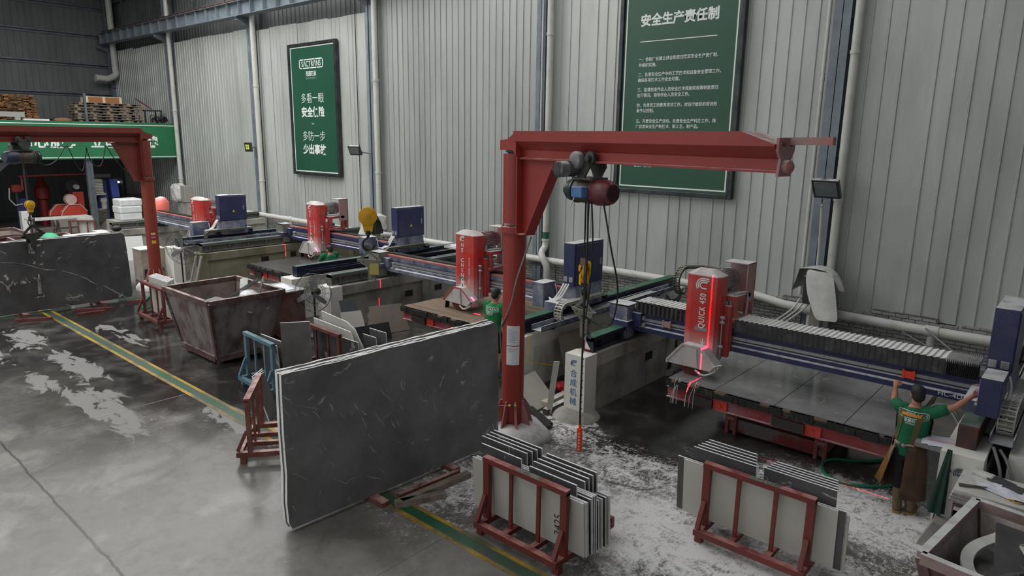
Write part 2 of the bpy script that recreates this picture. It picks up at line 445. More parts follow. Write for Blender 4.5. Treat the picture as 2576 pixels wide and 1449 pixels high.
# ---------------------------------------------------------------- columns and rain pipes
def column_(x, w, label, z1=12.9):
    mb = MB(); y0, y1 = 15.74, 16.08
    mb.box(x-w/2, x+w/2, y0, y0+.016, 0, z1); mb.box(x-w/2, x+w/2, y1, y1+.016, 0, z1); mb.box(x-.008, x+.008, y0, y1, 0, z1)
    for z in (1.5, 4.3, 7.1): mb.box(x-w/2+.01, x+w/2-.01, y0+.016, y1, z, z+.012)
    o = mb.build('steel_column', BLUE_STEEL)
    tag(o, label, 'column', 'steel columns along the back wall')
column_(-4.83, .34, 'blue grey steel column on back wall behind the floodlight on a pole')
column_(-12.8, .32, 'blue grey steel column between big green sign and pale ribbed wall')
column_(-20.55, .32, 'blue grey steel column on back wall right of the narrow green poster')
column_(-28.82, .34, 'blue grey steel column left of narrow poster carrying small lit floodlight')
column_(-37.0, .34, 'blue grey steel column at right end of the long green banner')
column_(-44.7, .34, 'dark steel column in far corner beside the elbowed pipe')
def pipe(pts, r, label, name='drain_pipe', clips=(), m=PVC, n=16):
    mb = MB(); mb.tube(pts, r, n); o = mb.build(name, m, smooth=60)
    tag(o, label, 'pipe', 'white plastic pipes on the back wall')
    for c, ax in clips:
        mb = MB(); mb.cyl(V(c)-V(ax)*.035, V(c)+V(ax)*.035, r*1.18, n); mb.build('pipe_collar', m, o, smooth=60)
    return o
Z = (0, 0, 1)
pipe([(-4.50, 15.72, 0), (-4.50, 15.72, 12.5)], .085, 'wide white rain pipe right of floodlight column on back wall', clips=(((-4.50, 15.72, 3.4), Z), ((-4.5, 15.72, 6.4), Z)))
pipe([(-5.13, 15.85, 1.2), (-5.13, 15.85, 12.5)], .04, 'thin white pipe left of floodlight column on back wall', clips=(((-5.13, 15.85, 5.9), Z), ((-5.13, 15.85, 3.1), Z)))
e = bez([(-12.45, 15.72, 1.62), (-12.45, 15.68, 1.47), (-12.40, 15.48, 1.32), (-12.24, 15.40, 1.12), (-12.13, 15.40, .92), (-12.13, 15.40, .6)], 6)
pipe([(-12.45, 15.72, 12.5), (-12.45, 15.72, 1.63)]+e+[(-12.13, 15.40, 0)], .095, 'white rain pipe with bent foot left of big green sign', clips=(((-12.45, 15.72, 3.2), Z), ((-12.45, 15.72, 7.4), Z), ((-12.45, 15.72, 1.68), Z)))
pipe([(-12.72, 15.7, 1.3), (-12.72, 15.7, 2.0), (-12.70, 15.7, 12.5)], .022, 'thin grey conduit beside bent rain pipe left of big sign', clips=(((-12.71, 15.7, 4.2), Z),))
pipe([(-20.22, 15.72, .3), (-20.22, 15.72, 12.5)], .10, 'white rain pipe right of narrow green poster above yellow hook block', clips=(((-20.22, 15.72, 3.3), Z), ((-20.22, 15.72, 6.5), Z)))
pipe([(-28.42, 15.72, .3), (-28.42, 15.72, 12.5)], .11, 'white rain pipe left of the narrow green poster', clips=(((-28.42, 15.72, 2.6), Z), ((-28.42, 15.72, 6.6), Z)))
pipe([(-36.55, 15.715, .3), (-36.55, 15.715, 12.5)], .105, 'white rain pipe at the right end of long green banner', clips=(((-36.55, 15.715, 2.3), Z), ((-36.55, 15.715, 5.7), Z)))
e = bez([(-43.9, 15.75, 8.0), (-43.9, 15.75, 7.78), (-43.9, 15.35, 7.55), (-43.9, 15.0, 7.55)], 6)
pipe([(-43.9, 15.75, 12.6)]+e+[(-43.9, 14.7, 7.55)], .17, 'elbowed white pipe in far top left corner', clips=(((-43.9, 14.72, 7.55), (0, 1, 0)),))
LAB = mat('green pipe label', (30, 92, 70), .5)
mb = MB(); mb.cyl((-12.45, 15.72, 1.72), (-12.45, 15.72, 1.92), .0975, 16)
lb = mb.build('pipe_label', LAB, bpy.data.objects['drain_pipe.001'] if 'drain_pipe.001' in bpy.data.objects else None)
# low horizontal pipe along the brick wall
def rail_pipe():
    t = thing('water_pipe', 'long white pipe running low along the brick wall', 'pipe', (-12, 15.6, 1.06))
    mb = MB(); mb.tube([(-33, 15.48, 1.14), (-27, 15.48, 1.14), (-20.4, 15.48, 1.10)], .10, 14)
    mb.tube([(-19.98, 15.62, 1.10), (-9.3, 15.62, 1.10), (-6.2, 15.66, 1.07), (-5.3, 15.5, .98), (-2.9, 15.5, .93), (4, 15.5, .93)], .10, 14)
    mb.build('pipe', PVC, t, smooth=60)
    for x, z in ((-30, 1.14), (-25.8, 1.14), (-16, 1.1), (-10.5, 1.1), (-4.75, .96), (-2.4, .93)):
        py = 15.48 if x < -20 else 15.62 if x < -9 else 15.5
        mb = MB(); mb.cyl((x, py, 0), (x, py, z), .07, 12); mb.cyl((x-.12, py, z), (x+.12, py, z), .115, 14); mb.build('pipe_support', PVC, t, smooth=60)
rail_pipe()

# ---------------------------------------------------------------- crane runway girder under the roof
def girder():
    t = thing('crane_runway_girder', 'long blue grey steel girder high on back wall at upper left', 'girder', (-33, 15.4, 9.5))
    mb = MB(); x0, x1 = -44.3, -16; zt, zb = 9.98, 9.4
    mb.box(x0, x1, 15.2, 15.6, zb, zb+.02); mb.box(x0, x1, 15.2, 15.6, zt-.02, zt); mb.box(x0, x1, 15.39, 15.41, zb, zt)
    mb.build('girder', BLUE_STEEL, t)
    x = x0+.02
    while x < x1: mb = MB(); mb.box(x, x+.016, 15.22, 15.58, zb+.02, zt-.02); mb.build('stiffener', BLUE_STEEL, t); x += .98
    mb = MB(); mb.box(x0, x1, 15.36, 15.44, zt, zt+.04); mb.box(x0, x1, 15.37, 15.43, zt+.09, zt+.12); mb.box(x0, x1, 15.39, 15.41, zt+.02, zt+.1)
    x = x0+.3
    while x < x1: mb.cbox((x, 15.4, zt+.06), (.1, .26, .03)); x += .7
    mb.build('crane_rail', mat('rusty rail', (104, 62, 54), .7, .2, (80, 60, 56), 4), t)
    for x in (-44.7, -37, -28.8, -20.55):
        mb = MB(); mb.prism([(16.0, 9.4), (15.2, 9.4), (15.2, 9.25), (15.95, 8.95)], lambda u, v, a: (a, u, v), x-.01, x+.01)
        mb.bar((x, 15.2, 9.25), (x, 15.95, 8.93), .3, .02, (0, 1, 0)); mb.box(x-.15, x+.15, 15.18, 16, 9.37, 9.39)
        mb.build('bracket', BLUE_STEEL, t)
girder()
# roof bracing seen above the girder
mb = MB()
for k, x in enumerate((-43, -40, -37, -34, -31)):
    mb.cyl((x, 15.9, 10.3), (x+3.0, 15.2, 12.9), .03, 8); mb.cyl((x, 15.2, 12.9), (x+3, 15.9, 10.6), .03, 8)
for y in (13.6, 14.4, 15.1): mb.cyl((-45, y, 12.4), (-29, y, 11.9), .028, 8)
tag(mb.build('roof_bracing', GREY_STEEL), 'thin crossing steel rods under the roof above the runway girder', 'bracing')

# ---------------------------------------------------------------- wall signs
def frame_sign(name, label, x0, x1, z0, z1, ins, bw):
    t = thing(name, label, 'sign', ((x0+x1)/2, 15.9, z0))
    mb = MB(); mb.box(x0+.05, x1-.05, 15.86, 15.95, z0+.05, z1-.05); mb.build('panel', GREEN_SIGN, t)
    mb = MB(); f = .11
    FR = mat('dark sign frame', (70, 74, 76), .35, .5, (44, 46, 48), 3)
    for a in ((x0, x0+f, z0, z1), (x1-f, x1, z0, z1), (x0+f, x1-f, z0, z0+f), (x0+f, x1-f, z1-f, z1)): mb.box(a[0], a[1], 15.80, 15.95, a[2], a[3], bev=.015)
    mb.build('frame', FR, t)
    a0, a1, b0, b1 = x0+ins, x1-ins, z0+ins, z1-ins; mb = MB()
    for a in ((a0, a0+bw, b0, b1), (a1-bw, a1, b0, b1), (a0+bw, a1-bw, b0, b0+bw), (a0+bw, a1-bw, b1-bw, b1)): mb.box(a[0], a[1], 15.853, 15.862, a[2], a[3])
    mb.build('border_line', WHITE_LET, t)
    return t
RX, UZ = (1, 0, 0), (0, 0, 1)
t = frame_sign('safety_rules_sign', 'big dark green sign with white Chinese safety rules behind the red crane arm', -10.26, -6.94, 3.22, 8.62, .165, .035)
text('安全生产责任制', .30, (-9.68, 15.855, 7.385), RX, UZ, WHITE_LET, t, 'heading', .035)
mb = MB(); mb.box(-9.67, -7.6, 15.853, 15.862, 6.985, 7.005); mb.build('rule_line', WHITE_LET, t)
for z, a, b2 in ((6.53, '一、协助厂长建立健全和贯彻落实安全生产责任制，', '并组织实施。'), (6.16, '二、负责安全生产中的工艺技术和设备安全管理工作，', '确保各项技术工作安全可靠。'),
                 (5.79, '三、监督检查作业人员安全技术措施和规章制度贯彻', '执行情况，指导作业人员安全工作。'), (5.41, '四、负责员工的教育培训工作，对自行组织的培训效', '果予以控制。'),
                 (5.02, '五、开展安全生产活动，负责安全生产科技工作，推', '广应用安全生产新技术、新工艺、新产品。'), (3.90, '全生产工作。', '')):
    text(a, .104, (-9.68, 15.855, z), RX, UZ, WHITE_LET, t, 'rule_text', .008, .92)
    if b2: text(b2, .104, (-9.68, 15.855, z-.135), RX, UZ, WHITE_LET, t, 'rule_text', .008, .92)
t = frame_sign('safety_poster', 'narrow green framed poster with white Chinese slogan between two rain pipes', -25.98, -22.70, 3.0, 8.1, .13, .04)
text('SΛCTRΛNS', .30, (-24.41, 15.855, 7.21), RX, UZ, WHITE_LET, t, 'brand_lettering', .004, .88, 'CENTER', gap=1.02)
mb = MB()
for a in ((-25.23, -25.19, 7.13, 7.49), (-23.64, -23.6, 7.13, 7.49), (-25.23, -24.95, 7.45, 7.49), (-24.9, -24.15, 7.45, 7.49), (-24.1, -23.6, 7.45, 7.49),
          (-25.23, -25.05, 7.13, 7.17), (-24.98, -24.5, 7.13, 7.17), (-24.45, -24.05, 7.13, 7.17), (-24.0, -23.6, 7.13, 7.17)): mb.box(a[0], a[1], 15.853, 15.862, a[2], a[3])
mb.build('logo_box', WHITE_LET, t)
text('圣超石业', .2, (-24.43, 15.855, 6.865), RX, UZ, WHITE_LET, t, 'company_lettering', .012, .92, 'CENTER')
text('臻美世超越非凡', .09, (-24.43, 15.855, 6.73), RX, UZ, mat('pale green lettering', (120, 158, 140), .5), t, 'motto_lettering', .0, 1.2, 'CENTER')
for s_, z, b_ in (('多看一眼', 5.86, -.006), ('安全保险', 5.33, .03), ('多防一步', 4.40, -.006), ('少出事故', 3.88, .03)):
    text(s_, .41, (-24.43, 15.855, z), RX, UZ, WHITE_LET, t, 'slogan_lettering', b_, .98, 'CENTER')
mb = MB(); mb.box(-24.53, -24.39, 15.853, 15.862, 5.01, 5.035); mb.build('dash', WHITE_LET, t)
# ---------------------------------------------------------------- bridge saws
RED = mat('saw red paint', (176, 46, 42), .4, 0, (160, 70, 66), 2.2, amount=.3, dust=.9, dustcol=(196, 190, 190))
REDM = mat('dusty red paint', (178, 58, 54), .5, 0, (150, 96, 94), 3, amount=.4, dust=.8)
ORANGE = mat('orange red stripe', (166, 68, 54), .5, 0, (150, 126, 122), 2, amount=.45)
NAVY = mat('navy blue paint', (44, 50, 88), .4, 0, (72, 76, 100), 2.4, amount=.35, dust=.85)
NAVYD = mat('navy paint under dust', (66, 72, 104), .55, 0, (140, 144, 152), 3.5, amount=.45, dust=1.)
NAVYK = mat('near black navy paint', (22, 25, 48), .4, 0, (44, 48, 66), 2.5, amount=.3, dust=.35, dustcol=(120, 126, 124))
GREENB = mat('green dust belt', (40, 92, 68), .5, 0, (92, 118, 106), 1.8, amount=.35)
GREENK = mat('dirty green belt', (52, 84, 72), .55, 0, (116, 124, 118), 1.6, amount=.5)
RAILG = mat('dusty grey green steel', (104, 108, 102), .6, .1, (70, 72, 68), 2, amount=.45, dust=.5, dustcol=(170, 172, 168))
PANELG = mat('grey guard plate', (134, 136, 134), .5, .2, (112, 112, 110), 2.5, dust=.8)
SILVER = mat('silver rail', (176, 178, 180), .3, .6, (140, 142, 144), 5, amount=.3)
ALU = mat('dusty motor grey', (176, 172, 172), .55, .1, (140, 136, 136), 5, dust=.8)
MOTRED = mat('dusty red motor', (176, 112, 112), .55, .1, (158, 138, 138), 5, amount=.5, dust=.9)
CHAINM = mat('dusty cable chain', (176, 174, 164), .6, 0, (120, 116, 104), 6, amount=.4, dust=1.)
CHAIND = mat('dark cable chain', (96, 94, 84), .6, 0, (60, 58, 52), 6, amount=.4, dust=.7, dustcol=(160, 158, 140))
WHITEP = mat('white paint', (214, 214, 212), .45, dust=.3)
CABLE = mat('grey cable', (120, 122, 122), .5)
CABLEK = mat('black cable', (28, 28, 30), .5)
GLASS = mat('blue lit screen', (120, 120, 220), .2, emit=.8)
YELLOWP = mat('yellow warning', (210, 180, 60), .5)
BELLOW = mat('dusty bellows top', (226, 226, 224), .7, 0, (150, 150, 148), 4, amount=.35)
BELLOWK = mat('dark bellows side', (52, 53, 54), .6, 0, (96, 96, 96), 5, amount=.35)
CAPW = mat('dust covered cap', (206, 200, 198), .8, 0, (180, 170, 168), 5)
FADE = None
def head_mat(name, z0, z1):
    """red paint worn grey towards the splash zone of the blade (the coat of slurry stays where it dried)"""
    m = mat(name, (190, 44, 40), .42, 0, (180, 92, 88), 1.8, amount=.45, dust=.9)
    nt = m.node_tree; N = nt.nodes; L = nt.links; b = N['Principled BSDF']
    src = b.inputs['Base Color'].links[0].from_socket
    g = N.new('ShaderNodeNewGeometry'); sp = N.new('ShaderNodeSeparateXYZ'); L.new(g.outputs['Position'], sp.inputs[0])
    n = N.new('ShaderNodeTexNoise'); n.inputs['Scale'].default_value = 4; n.inputs['Detail'].default_value = 6; L.new(g.outputs['Position'], n.inputs['Vector'])
    ma = N.new('ShaderNodeMath'); ma.operation = 'MULTIPLY_ADD'; L.new(n.outputs['Fac'], ma.inputs[0]); ma.inputs[1].default_value = .35; L.new(sp.outputs['Z'], ma.inputs[2])
    r = N.new('ShaderNodeMapRange'); L.new(ma.outputs[0], r.inputs['Value'])
    r.inputs['From Min'].default_value = z1+.17; r.inputs['From Max'].default_value = z0+.17; r.inputs['To Max'].default_value = .85
    x = N.new('ShaderNodeMix'); x.data_type = 'RGBA'; L.new(r.outputs[0], x.inputs[0]); L.new(src, x.inputs[6]); x.inputs[7].default_value = lin((186, 180, 178))+(1,)
    L.new(x.outputs[2], b.inputs['Base Color'])
    return m
def logo(c, s, right, up, m, parent, name='logo'):
    mb = MB(); c = V(c); r = V(right); u = V(up); n = r.cross(u).normalized()
    for k, R in enumerate((1.0, .72, .44)):
        a0, a1 = (80, 215) if k < 2 else (80, 285); pts = []
        top = c + r*s*.55 + u*s*R*.62 if k < 2 else c + r*s*.42 + u*s*R*.62
        arc = [c + r*s*R*.62*math.cos(math.radians(a)) + u*s*R*.62*math.sin(math.radians(a)) for a in range(a0, a1+1, 15)]
        pts = [top] + arc + ([c + r*s*.35 - u*s*R*.62] if k == 2 else [])
        for p, q in zip(pts, pts[1:]):
            if (q-p).length > 1e-4: mb.bar(p+n*.002, q+n*.002, s*.11, .003, n)
    return mb.build(name, m, parent)
def chain(parent, pts, w, ax, m, name='cable_chain', h=.06, step=.055):
    """energy chain: link side plates and cross bars along a path; ax = across direction"""
    P = [V(p) for p in pts]; out = [P[0]]; acc = 0
    for a, b in zip(P, P[1:]):
        L = (b-a).length; t = step-acc
        while t <= L: out.append(a+(b-a)*(t/L)); t += step
        acc = L-(t-step)
    mb = MB(); ax = V(ax)
    for a, b in zip(out, out[1:]):
        d = (b-a).normalized(); n = ax.cross(d)
        for s in (-1, 1): mb.bar(a-d*.006+ax*s*w/2, b+d*.002+ax*s*w/2, .014, h, n)
        c = (a+b)/2
        mb.bar(c-ax*w/2+n*h*.42, c+ax*w/2+n*h*.42, .022, .01, n)
        mb.bar(c-ax*w/2-n*h*.42, c+ax*w/2-n*h*.42, .022, .01, n)
        mb.bar(c+n*h*.42-d*.01, c+n*h*.42+d*.03, .02, .008, n)
    return mb.build(name, m, parent)
def arcpts(c, r, a0, a1, n, f):
    return [f(c[0]+r*math.cos(math.radians(a0+(a1-a0)*i/n)), c[1]+r*math.sin(math.radians(a0+(a1-a0)*i/n))) for i in range(n+1)]

def make_saw(name, label, xl, xr, yb, xh, hw, zt, beamm, kind, ctrl, railL, railR):
    t = thing(name, label, 'stone saw', ((xl+xr)/2, yb, 0), 'stone cutting bridge saws in a row along the back wall')
    yf, yend = 9.25, 15.1
    # running rails on the two concrete walls
    mb = MB(); zr = 1.34
    mb.box(xl-.1, xl+.1, yf, yend, zr-.075, zr-.005); mb.box(xl-.07, xl+.07, yf+.02, yend, 1.08, 1.11); mb.box(xl-.02, xl+.02, yf+.02, yend, 1.08, zr-.07)
    mb.box(xl-.1, xl+.1, yf, yf+.02, 1.07, zr)
    rl = mb.build('rail', railL[0], t)
    mb = MB(); mb.box(xl-.1, xl+.1, yf+.05, yend, zr-.005, zr+.004); mb.build('belt', railL[1], rl)
    y = yf+.25
    while y < yend:
        mb = MB(); mb.box(xl-.08, xl+.08, y, y+.04, 1.09, zr-.07); mb.build('stiffener', railL[0], rl); y += .62
    mb = MB(); mb.box(xr-.1, xr+.1, yf, yend, 1.06, zr); mb.box(xr+.1, xr+.106, yf+.05, yend-.05, 1.1, 1.26)
    rr = mb.build('rail', railR[0], t)
    mb = MB(); mb.box(xr-.1, xr+.1, yf+.05, yend, zr, zr+.006); mb.build('belt', railR[1], rr)
    # trough the cable chain lies in
    mb = MB(); tx0, tx1 = xr+.2, xr+.44; ty0, ty1 = yf+.15, yend-.6; zb_ = 1.16
    mb.box(tx0, tx1, ty0, ty1, zb_, zb_+.01); mb.box(tx0, tx0+.012, ty0, ty1, zb_, zb_+.1); mb.box(tx1-.012, tx1, ty0, ty1, zb_, zb_+.1)
    tr = mb.build('chain_trough', NAVYK if kind == 2 else NAVYD, t)
    y = ty0+.4
    while y < ty1:
        mb = MB(); mb.bar((xr+.08, y, 1.1), (tx1-.02, y, 1.14), .05, .03); mb.build('trough_arm', NAVYK, tr); y += 1.3
    # bridge beam, profile swept along X
    zb0, zb1 = (1.24, 1.62); d = .42
    pr = [(yb, zb0+.1), (yb-.035, zb0+.08), (yb-.035, zb0), (yb+d, zb0), (yb+d, zb1), (yb, zb1), (yb, zb1-.09), (yb+.03, zb1-.1), (yb+.03, zb0+.17), (yb, zb0+.155)]
    mb = MB(); mb.prism(pr, lambda u, v, a: (a, u, v), xl-.05, xr+.05); bm_ = mb.build('bridge_beam', beamm, t)
    for z in ((zb0+.20, zb0+.245),):
        mb = MB(); mb.box(xl+.15, xr-.12, yb-.012, yb+.03, z[0], z[1])
        g = mb.build('guide_rail', SILVER, bm_)
    mb = MB()
    for k in range(int((xr-xl-.5)/.6)): mb.cyl((xl+.4+k*.6, yb-.013, zb0+.222), (xl+.4+k*.6, yb-.017, zb0+.222), .008, 8)
    mb.build('bolt_row', DARK, g)
    if kind == 4:
        for x in (xl+.32, xr-.1):
            for z in (zb0+.25, zb0+.13):
                mb = MB(); mb.cyl((x, yb-.05, z), (x, yb+.02, z), .034, 14); mb.build('bolt_cap', MOTRED if x > -3 else ALU, bm_, smooth=40)
    if kind != 4:
        mb = MB(); mb.box(xl, xr, yb-.005, yb+.12, zb1, zb1+.035); mb.build('beam_stripe', ORANGE, bm_)
        mb = MB(); mb.box(xl, xr, yb+.16, yb+.34, zb1, zb1+.05); mb.build('top_track', DARK, bm_)
        for x in (xl+.42,):
            for z in (zb0+.22, zb0+.12):
                mb = MB(); mb.cyl((x, yb-.05, z), (x, yb+.02, z), .03, 12); mb.build('bolt_cap', ALU, bm_, smooth=40)
    # left end truck with its splash plate
    mb = MB(); mb.box(xl-.28, xl+.3, yb-.1, yb+d+.12, zr+.01, zb1-.04, bev=.01); mb.box(xl-.16, xl+.16, yb-.3, yb+.8, zr+.005, zr+.1)
    et = mb.build('end_truck', NAVY if kind == 4 else beamm, t)
    mb = MB(); yp = yb-.24
    mb.prism([(xl-.3, zb1+.1), (xl+.12, zb1+.1), (xl+.12, 1.1), (xl-.18, 1.1), (xl-.2, 1.28), (xl-.3, 1.36)] if kind != 4 else
             [(xl-.26, 1.70), (xl+.12, 1.72), (xl+.12, 1.42), (xl+.13, 1.12), (xl-.2, 1.06), (xl-.14, 1.40), (xl-.26, 1.48)], lambda u, v, a: (u, a, v), yp, yp+.012)
    mb.box(xl+.11, xl+.122, yp, yb, 1.12, zb1+.09); mb.box(xl-.28, xl+.12, yp, yb+.1, zb1+.075, zb1+.1)
    mb.build('splash_plate', NAVYD if kind == 4 else PANELG, et)
    # saw carriage riding on the beam
    yh0 = yb-.38; yh1 = yb-.1
    mb = MB(); mb.box(xh+hw-.04, xh+hw+.1, yb-.14, yb-.06, 1.15, 2.0); mb.box(xh+.02, xh+hw+.12, yb-.1, yb-.04, zb0, zb1+.16)
    mb.box(xh+.02, xh+hw+.16, yb-.08, yb+d+.08, zb1+.12, zb1+.17)
    for x in (xh+.06, xh+hw+.12):
        mb.box(x-.03, x+.03, yb+d-.02, yb+d+.05, zb1+.1, 2.14); mb.box(x-.03, x+.03, yb-.04, yb+.03, zb1+.1, 2.14)
    mb.box(xh+.02, xh+hw+.16, yb-.06, yb+d+.06, 2.08, 2.15)
    ca = mb.build('carriage', REDM, t)
    for x in (xh+.16, xh+hw-.05):
        mb = MB(); mb.cyl((x, yb+.15, zb1+.15), (x, yb+.15, 2.1), .025, 12); mb.build('lift_screw', SILVER, ca, smooth=40)
    mb = MB()
    for k in range(3): mb.torus((xh+hw-.02, yb+.08, zb1+.2+k*.025), .12-.008*k, .011, (1, 0, 0), (0, 1, .1), 20, 6)
    mb.build('hose_coil', CABLE, ca, smooth=60)
    mb = MB(); mb.tube(bez([(xh+hw+.13, yb-.1, 2.2), (xh+hw+.17, yb+.1, 2.2), (xh+hw+.18, yb+.3, 2.15), (xh+hw+.17, yb+.32, 1.8)], 6), .018, 8); mb.build('conduit', ALU, ca, smooth=60)
    mb = MB(); mb.cyl((xh+hw+.03, yh0+.12, 1.12), (xh+hw+.03, yh0+.12, zt-.75), .012, 8)
    for z in (1.35, 1.75, zt-.75): mb.cyl((xh+hw+.0, yh0+.12, z), (xh+hw+.07, yh0+.12, z), .026, 10)
    mb.build('water_pipe', ALU, ca, smooth=60)
    # belt cover: tall red box with chamfered edges
    ch = .11; hz0 = 1.1
    poly = [(xh+ch, yh0), (xh+hw-ch*.4, yh0), (xh+hw, yh0+ch*.6), (xh+hw, yh1), (xh, yh1), (xh, yh0+ch*.55)]
    HM = head_mat('saw head red '+name+label[:6], *((1.12, 1.62) if kind == 4 else (1.05, 1.35) if kind == 2 else (.9, 1.1)))
    mb = MB(); mb.prism(poly, lambda u, v, a: (u, v, a), hz0, zt-.1); hd = mb.build('belt_cover', HM, t)
    mb = MB(); c = V((xh+hw/2, (yh0+yh1)/2, 0))
    rings = []
    for z, k in ((zt-.1, 1.012), (zt-.085, 1.0), (zt-.02, .62), (zt, .5)):
        rings.append([mb.bm.verts.new((c.x+(u-c.x)*k, c.y+(v-c.y)*k, z)) for u, v in poly])
    mb.skin(rings); mb.build('cap', CAPW, hd)
    # motor and its mounting
    my0, my1 = yh1+.02, yh1+.50; mc = (xh+hw-.22, 0, zt-.23)
    mb = MB(); mb.lathe((mc[0], yh1-.01, mc[2]), (0, 1, 0), [(0, .2), (.05, .2), (.13, .16), (.14, .14)], 22)
    mo = mb.build('motor', REDM if kind != 4 else ALU, t, smooth=40)
    mb = MB(); mb.cyl((mc[0], my0+.1, mc[2]), (mc[0], my1, mc[2]), .145, 24)
    for k in range(26):
        a = 2*PI*k/26; mb.bar((mc[0]+.155*math.cos(a), my0+.11, mc[2]+.155*math.sin(a)), (mc[0]+.155*math.cos(a), my1-.01, mc[2]+.155*math.sin(a)), .006, .04, (math.cos(a), 0, math.sin(a)))
    mb.build('finned_housing', MOTRED if kind == 3 else ALU, mo)
    mb = MB(); mb.lathe((mc[0], my1-.01, mc[2]), (0, 1, 0), [(0, .175), (.07, .175), (.09, .15), (.092, .05)], 22); mb.build('fan_cover', MOTRED if kind == 3 else ALU, mo, smooth=40)
    mb = MB(); mb.box(mc[0]-.16, mc[0]+.16, my0+.06, my1+.02, 2.15, 2.175)
    for x in (-.12, .12):
        for y_ in (my0+.12, my1-.08): mb.box(mc[0]+x-.03, mc[0]+x+.03, y_-.04, y_+.04, 2.17, mc[2]-.1)
    mb.build('motor_foot', ALU, mo)
    mb = MB(); mb.torus((mc[0], my0+.2, mc[2]+.205), .03, .008, (1, 0, 0), (0, 0, 1), 14, 6); mb.build('lifting_eye', ALU, mo, smooth=60)
    # white-edged tall back plate behind the motor
    mb = MB(); bx = xh+hw+.02; mb.box(bx+.12, bx+.14, my1-.1, my1+.22, 2.0, zt+.06); mb.box(bx-.28, bx+.14, my1+.2, my1+.22, 1.75, zt+.06); mb.box(bx-.28, bx+.14, my1-.12, my1+.22, zt+.05, zt+.065)
    mb.build('motor_shield', mat('faded pink red steel', (178, 120, 118), .5, .1, (150, 132, 130), 3, amount=.5, dust=1.), t)
    # blade guard and blade
    gc = xh+hw*.47; gy0, gy1 = yh0-.2, yh0+.02; gz = 1.0
    poly = [(gc-.42, gz), (gc-.42, gz+.05), (gc-.16, gz+.36), (gc+.16, gz+.36), (gc+.42, gz+.1), (gc+.42, gz)] if kind != 3 else \
           [(gc-.42, gz+.02), (gc-.42, gz+.06), (gc-.12, gz+.36), (gc+.12, gz+.36), (gc+.42, gz+.12), (gc+.42, gz-.02)]
    GM = mat('dusty pale guard', (190, 184, 182), .6, .1, (150, 136, 132), 3, amount=.35, dust=.9)
    mb = MB(); mb.prism(poly, lambda u, v, a: (u, a, v), gy0, gy1); gd = mb.build('blade_guard', GM, t)
    mb = MB()
    for p, q in zip(poly, poly[1:]): mb.bar((p[0], gy0-.008, p[1]), (q[0], gy0-.008, q[1]), .02, .03, (0, 0, 1) if abs(p[0]-q[0]) > .01 else (1, 0, 0))
    mb.build('guard_rim', REDM if kind == 3 else GM, gd)
    mb = MB(); mb.prism([(gc-.13, gz+.02), (gc-.1, gz+.32), (gc+.1, gz+.32), (gc+.13, gz+.02)], lambda u, v, a: (u, a, v), gy0-.03, gy0); mb.build('guard_boss', GM, gd)
    mb = MB(); mb.cyl((gc, gy0+.03, gz+.06), (gc, gy0+.037, gz+.06), .215, 40); mb.cyl((gc, gy0+.07, gz+.06), (gc, gy0+.12, gz+.06), .09, 20)
    mb.build('saw_blade', mat('rusty dark blade', (70, 52, 48), .4, .6, (120, 60, 50), 6), t, smooth=40)
    mb = MB(); mb.tube(bez([(gc+.1, gy0-.03, gz-.02), (gc+.25, gy0-.05, gz-.07), (gc+.4, gy0-.02, gz), (gc+.46, gy0+.05, gz+.08)], 6), .018, 8)
    mb.tube(bez([(gc+.34, gy0-.02, gz+.0), (gc+.42, gy0-.02, gz+.1), (gc+.52, gy0+.02, gz+.14)], 6), .016, 8); mb.build('water_nozzle', ALU, gd, smooth=60)
    mb = MB(); mb.bar((gc-.41, gy0+.1, gz+.02), (gc-.44, gy0+.1, gz-.16), .02, .12, (0, 1, 0)); mb.build('splash_flap', DARK, gd)
    # electric cabinet over the right rail
    cx0, cx1, cy0, cy1 = xr-.02, xr+.24, yb-.3, yb+.65
    if kind == 3: cy0, cy1 = 10.62, 11.6
    if kind == 2: cy0, cy1 = yb+.2, yb+1.2
    if kind == 1: cy0, cy1 = yb-.18, yb+.75
    mb = MB(); mb.box(cx0, cx1, cy0, cy1, 1.78, 2.62, bev=.008); cb = mb.build('electric_cabinet', NAVY, t)
    mb = MB(); mb.box(cx1, cx1+.012, cy0+.04, cy1-.03, 1.81, 2.58, bev=.004); mb.build('cabinet_door', NAVY, cb)
    mb = MB(); mb.cbox((cx1+.02, cy1-.12, 2.2), (.02, .03, .14)); mb.build('door_handle', SILVER, cb)
    for x in (cx0+.06, cx1-.07):
        mb = MB(); mb.box(x-.045, x+.045, cy0-.012, cy0, 1.86, 1.96, bev=.005); mb.build('vent_cover', SILVER, cb)
    if kind in (1, 2):
        mb = MB(); mb.prism([(-.05, -.04), (.05, -.04), (0, .045)], lambda u, v, a: (cx1+a, (cy0+cy1)/2+u, 2.1+v), .013, .016); mb.build('warning_triangle', YELLOWP, cb)
    mb = MB(); bo_ = .25 if kind != 4 else .03
    mb = MB(); mb.prism([(cx0-bo_, 1.34), (cx0-bo_, 1.45), (cx0, 1.78), (cx1, 1.78), (cx1+.04, 1.55), (cx1+.04, 1.34)], lambda u, v, a: (u, a, v), cy0+.05, cy1-.05)
    mb.box(xr-.16, xr+.16, cy0-.4, cy1+.2, 1.345, 1.5)
    bs = mb.build('cabinet_base', NAVYD, t)
    mb = MB()
    of_ = .25 if kind != 4 else -.05
    for k in range(3): mb = MB(); mb.tube(bez([(cx0+.04+.06*k, cy0-.02, 1.82), (cx0+.04+.06*k, cy0-.09, 1.74), (cx0-of_*.1+.06*k, cy0-.16, 1.58), (cx0-of_*.4+.03*k, cy0-.22, 1.5), (cx0-of_, cy0-.1, 1.5)], 6), .02, 7); mb.build('cabinet_cable', WHITEP, bs, smooth=60)
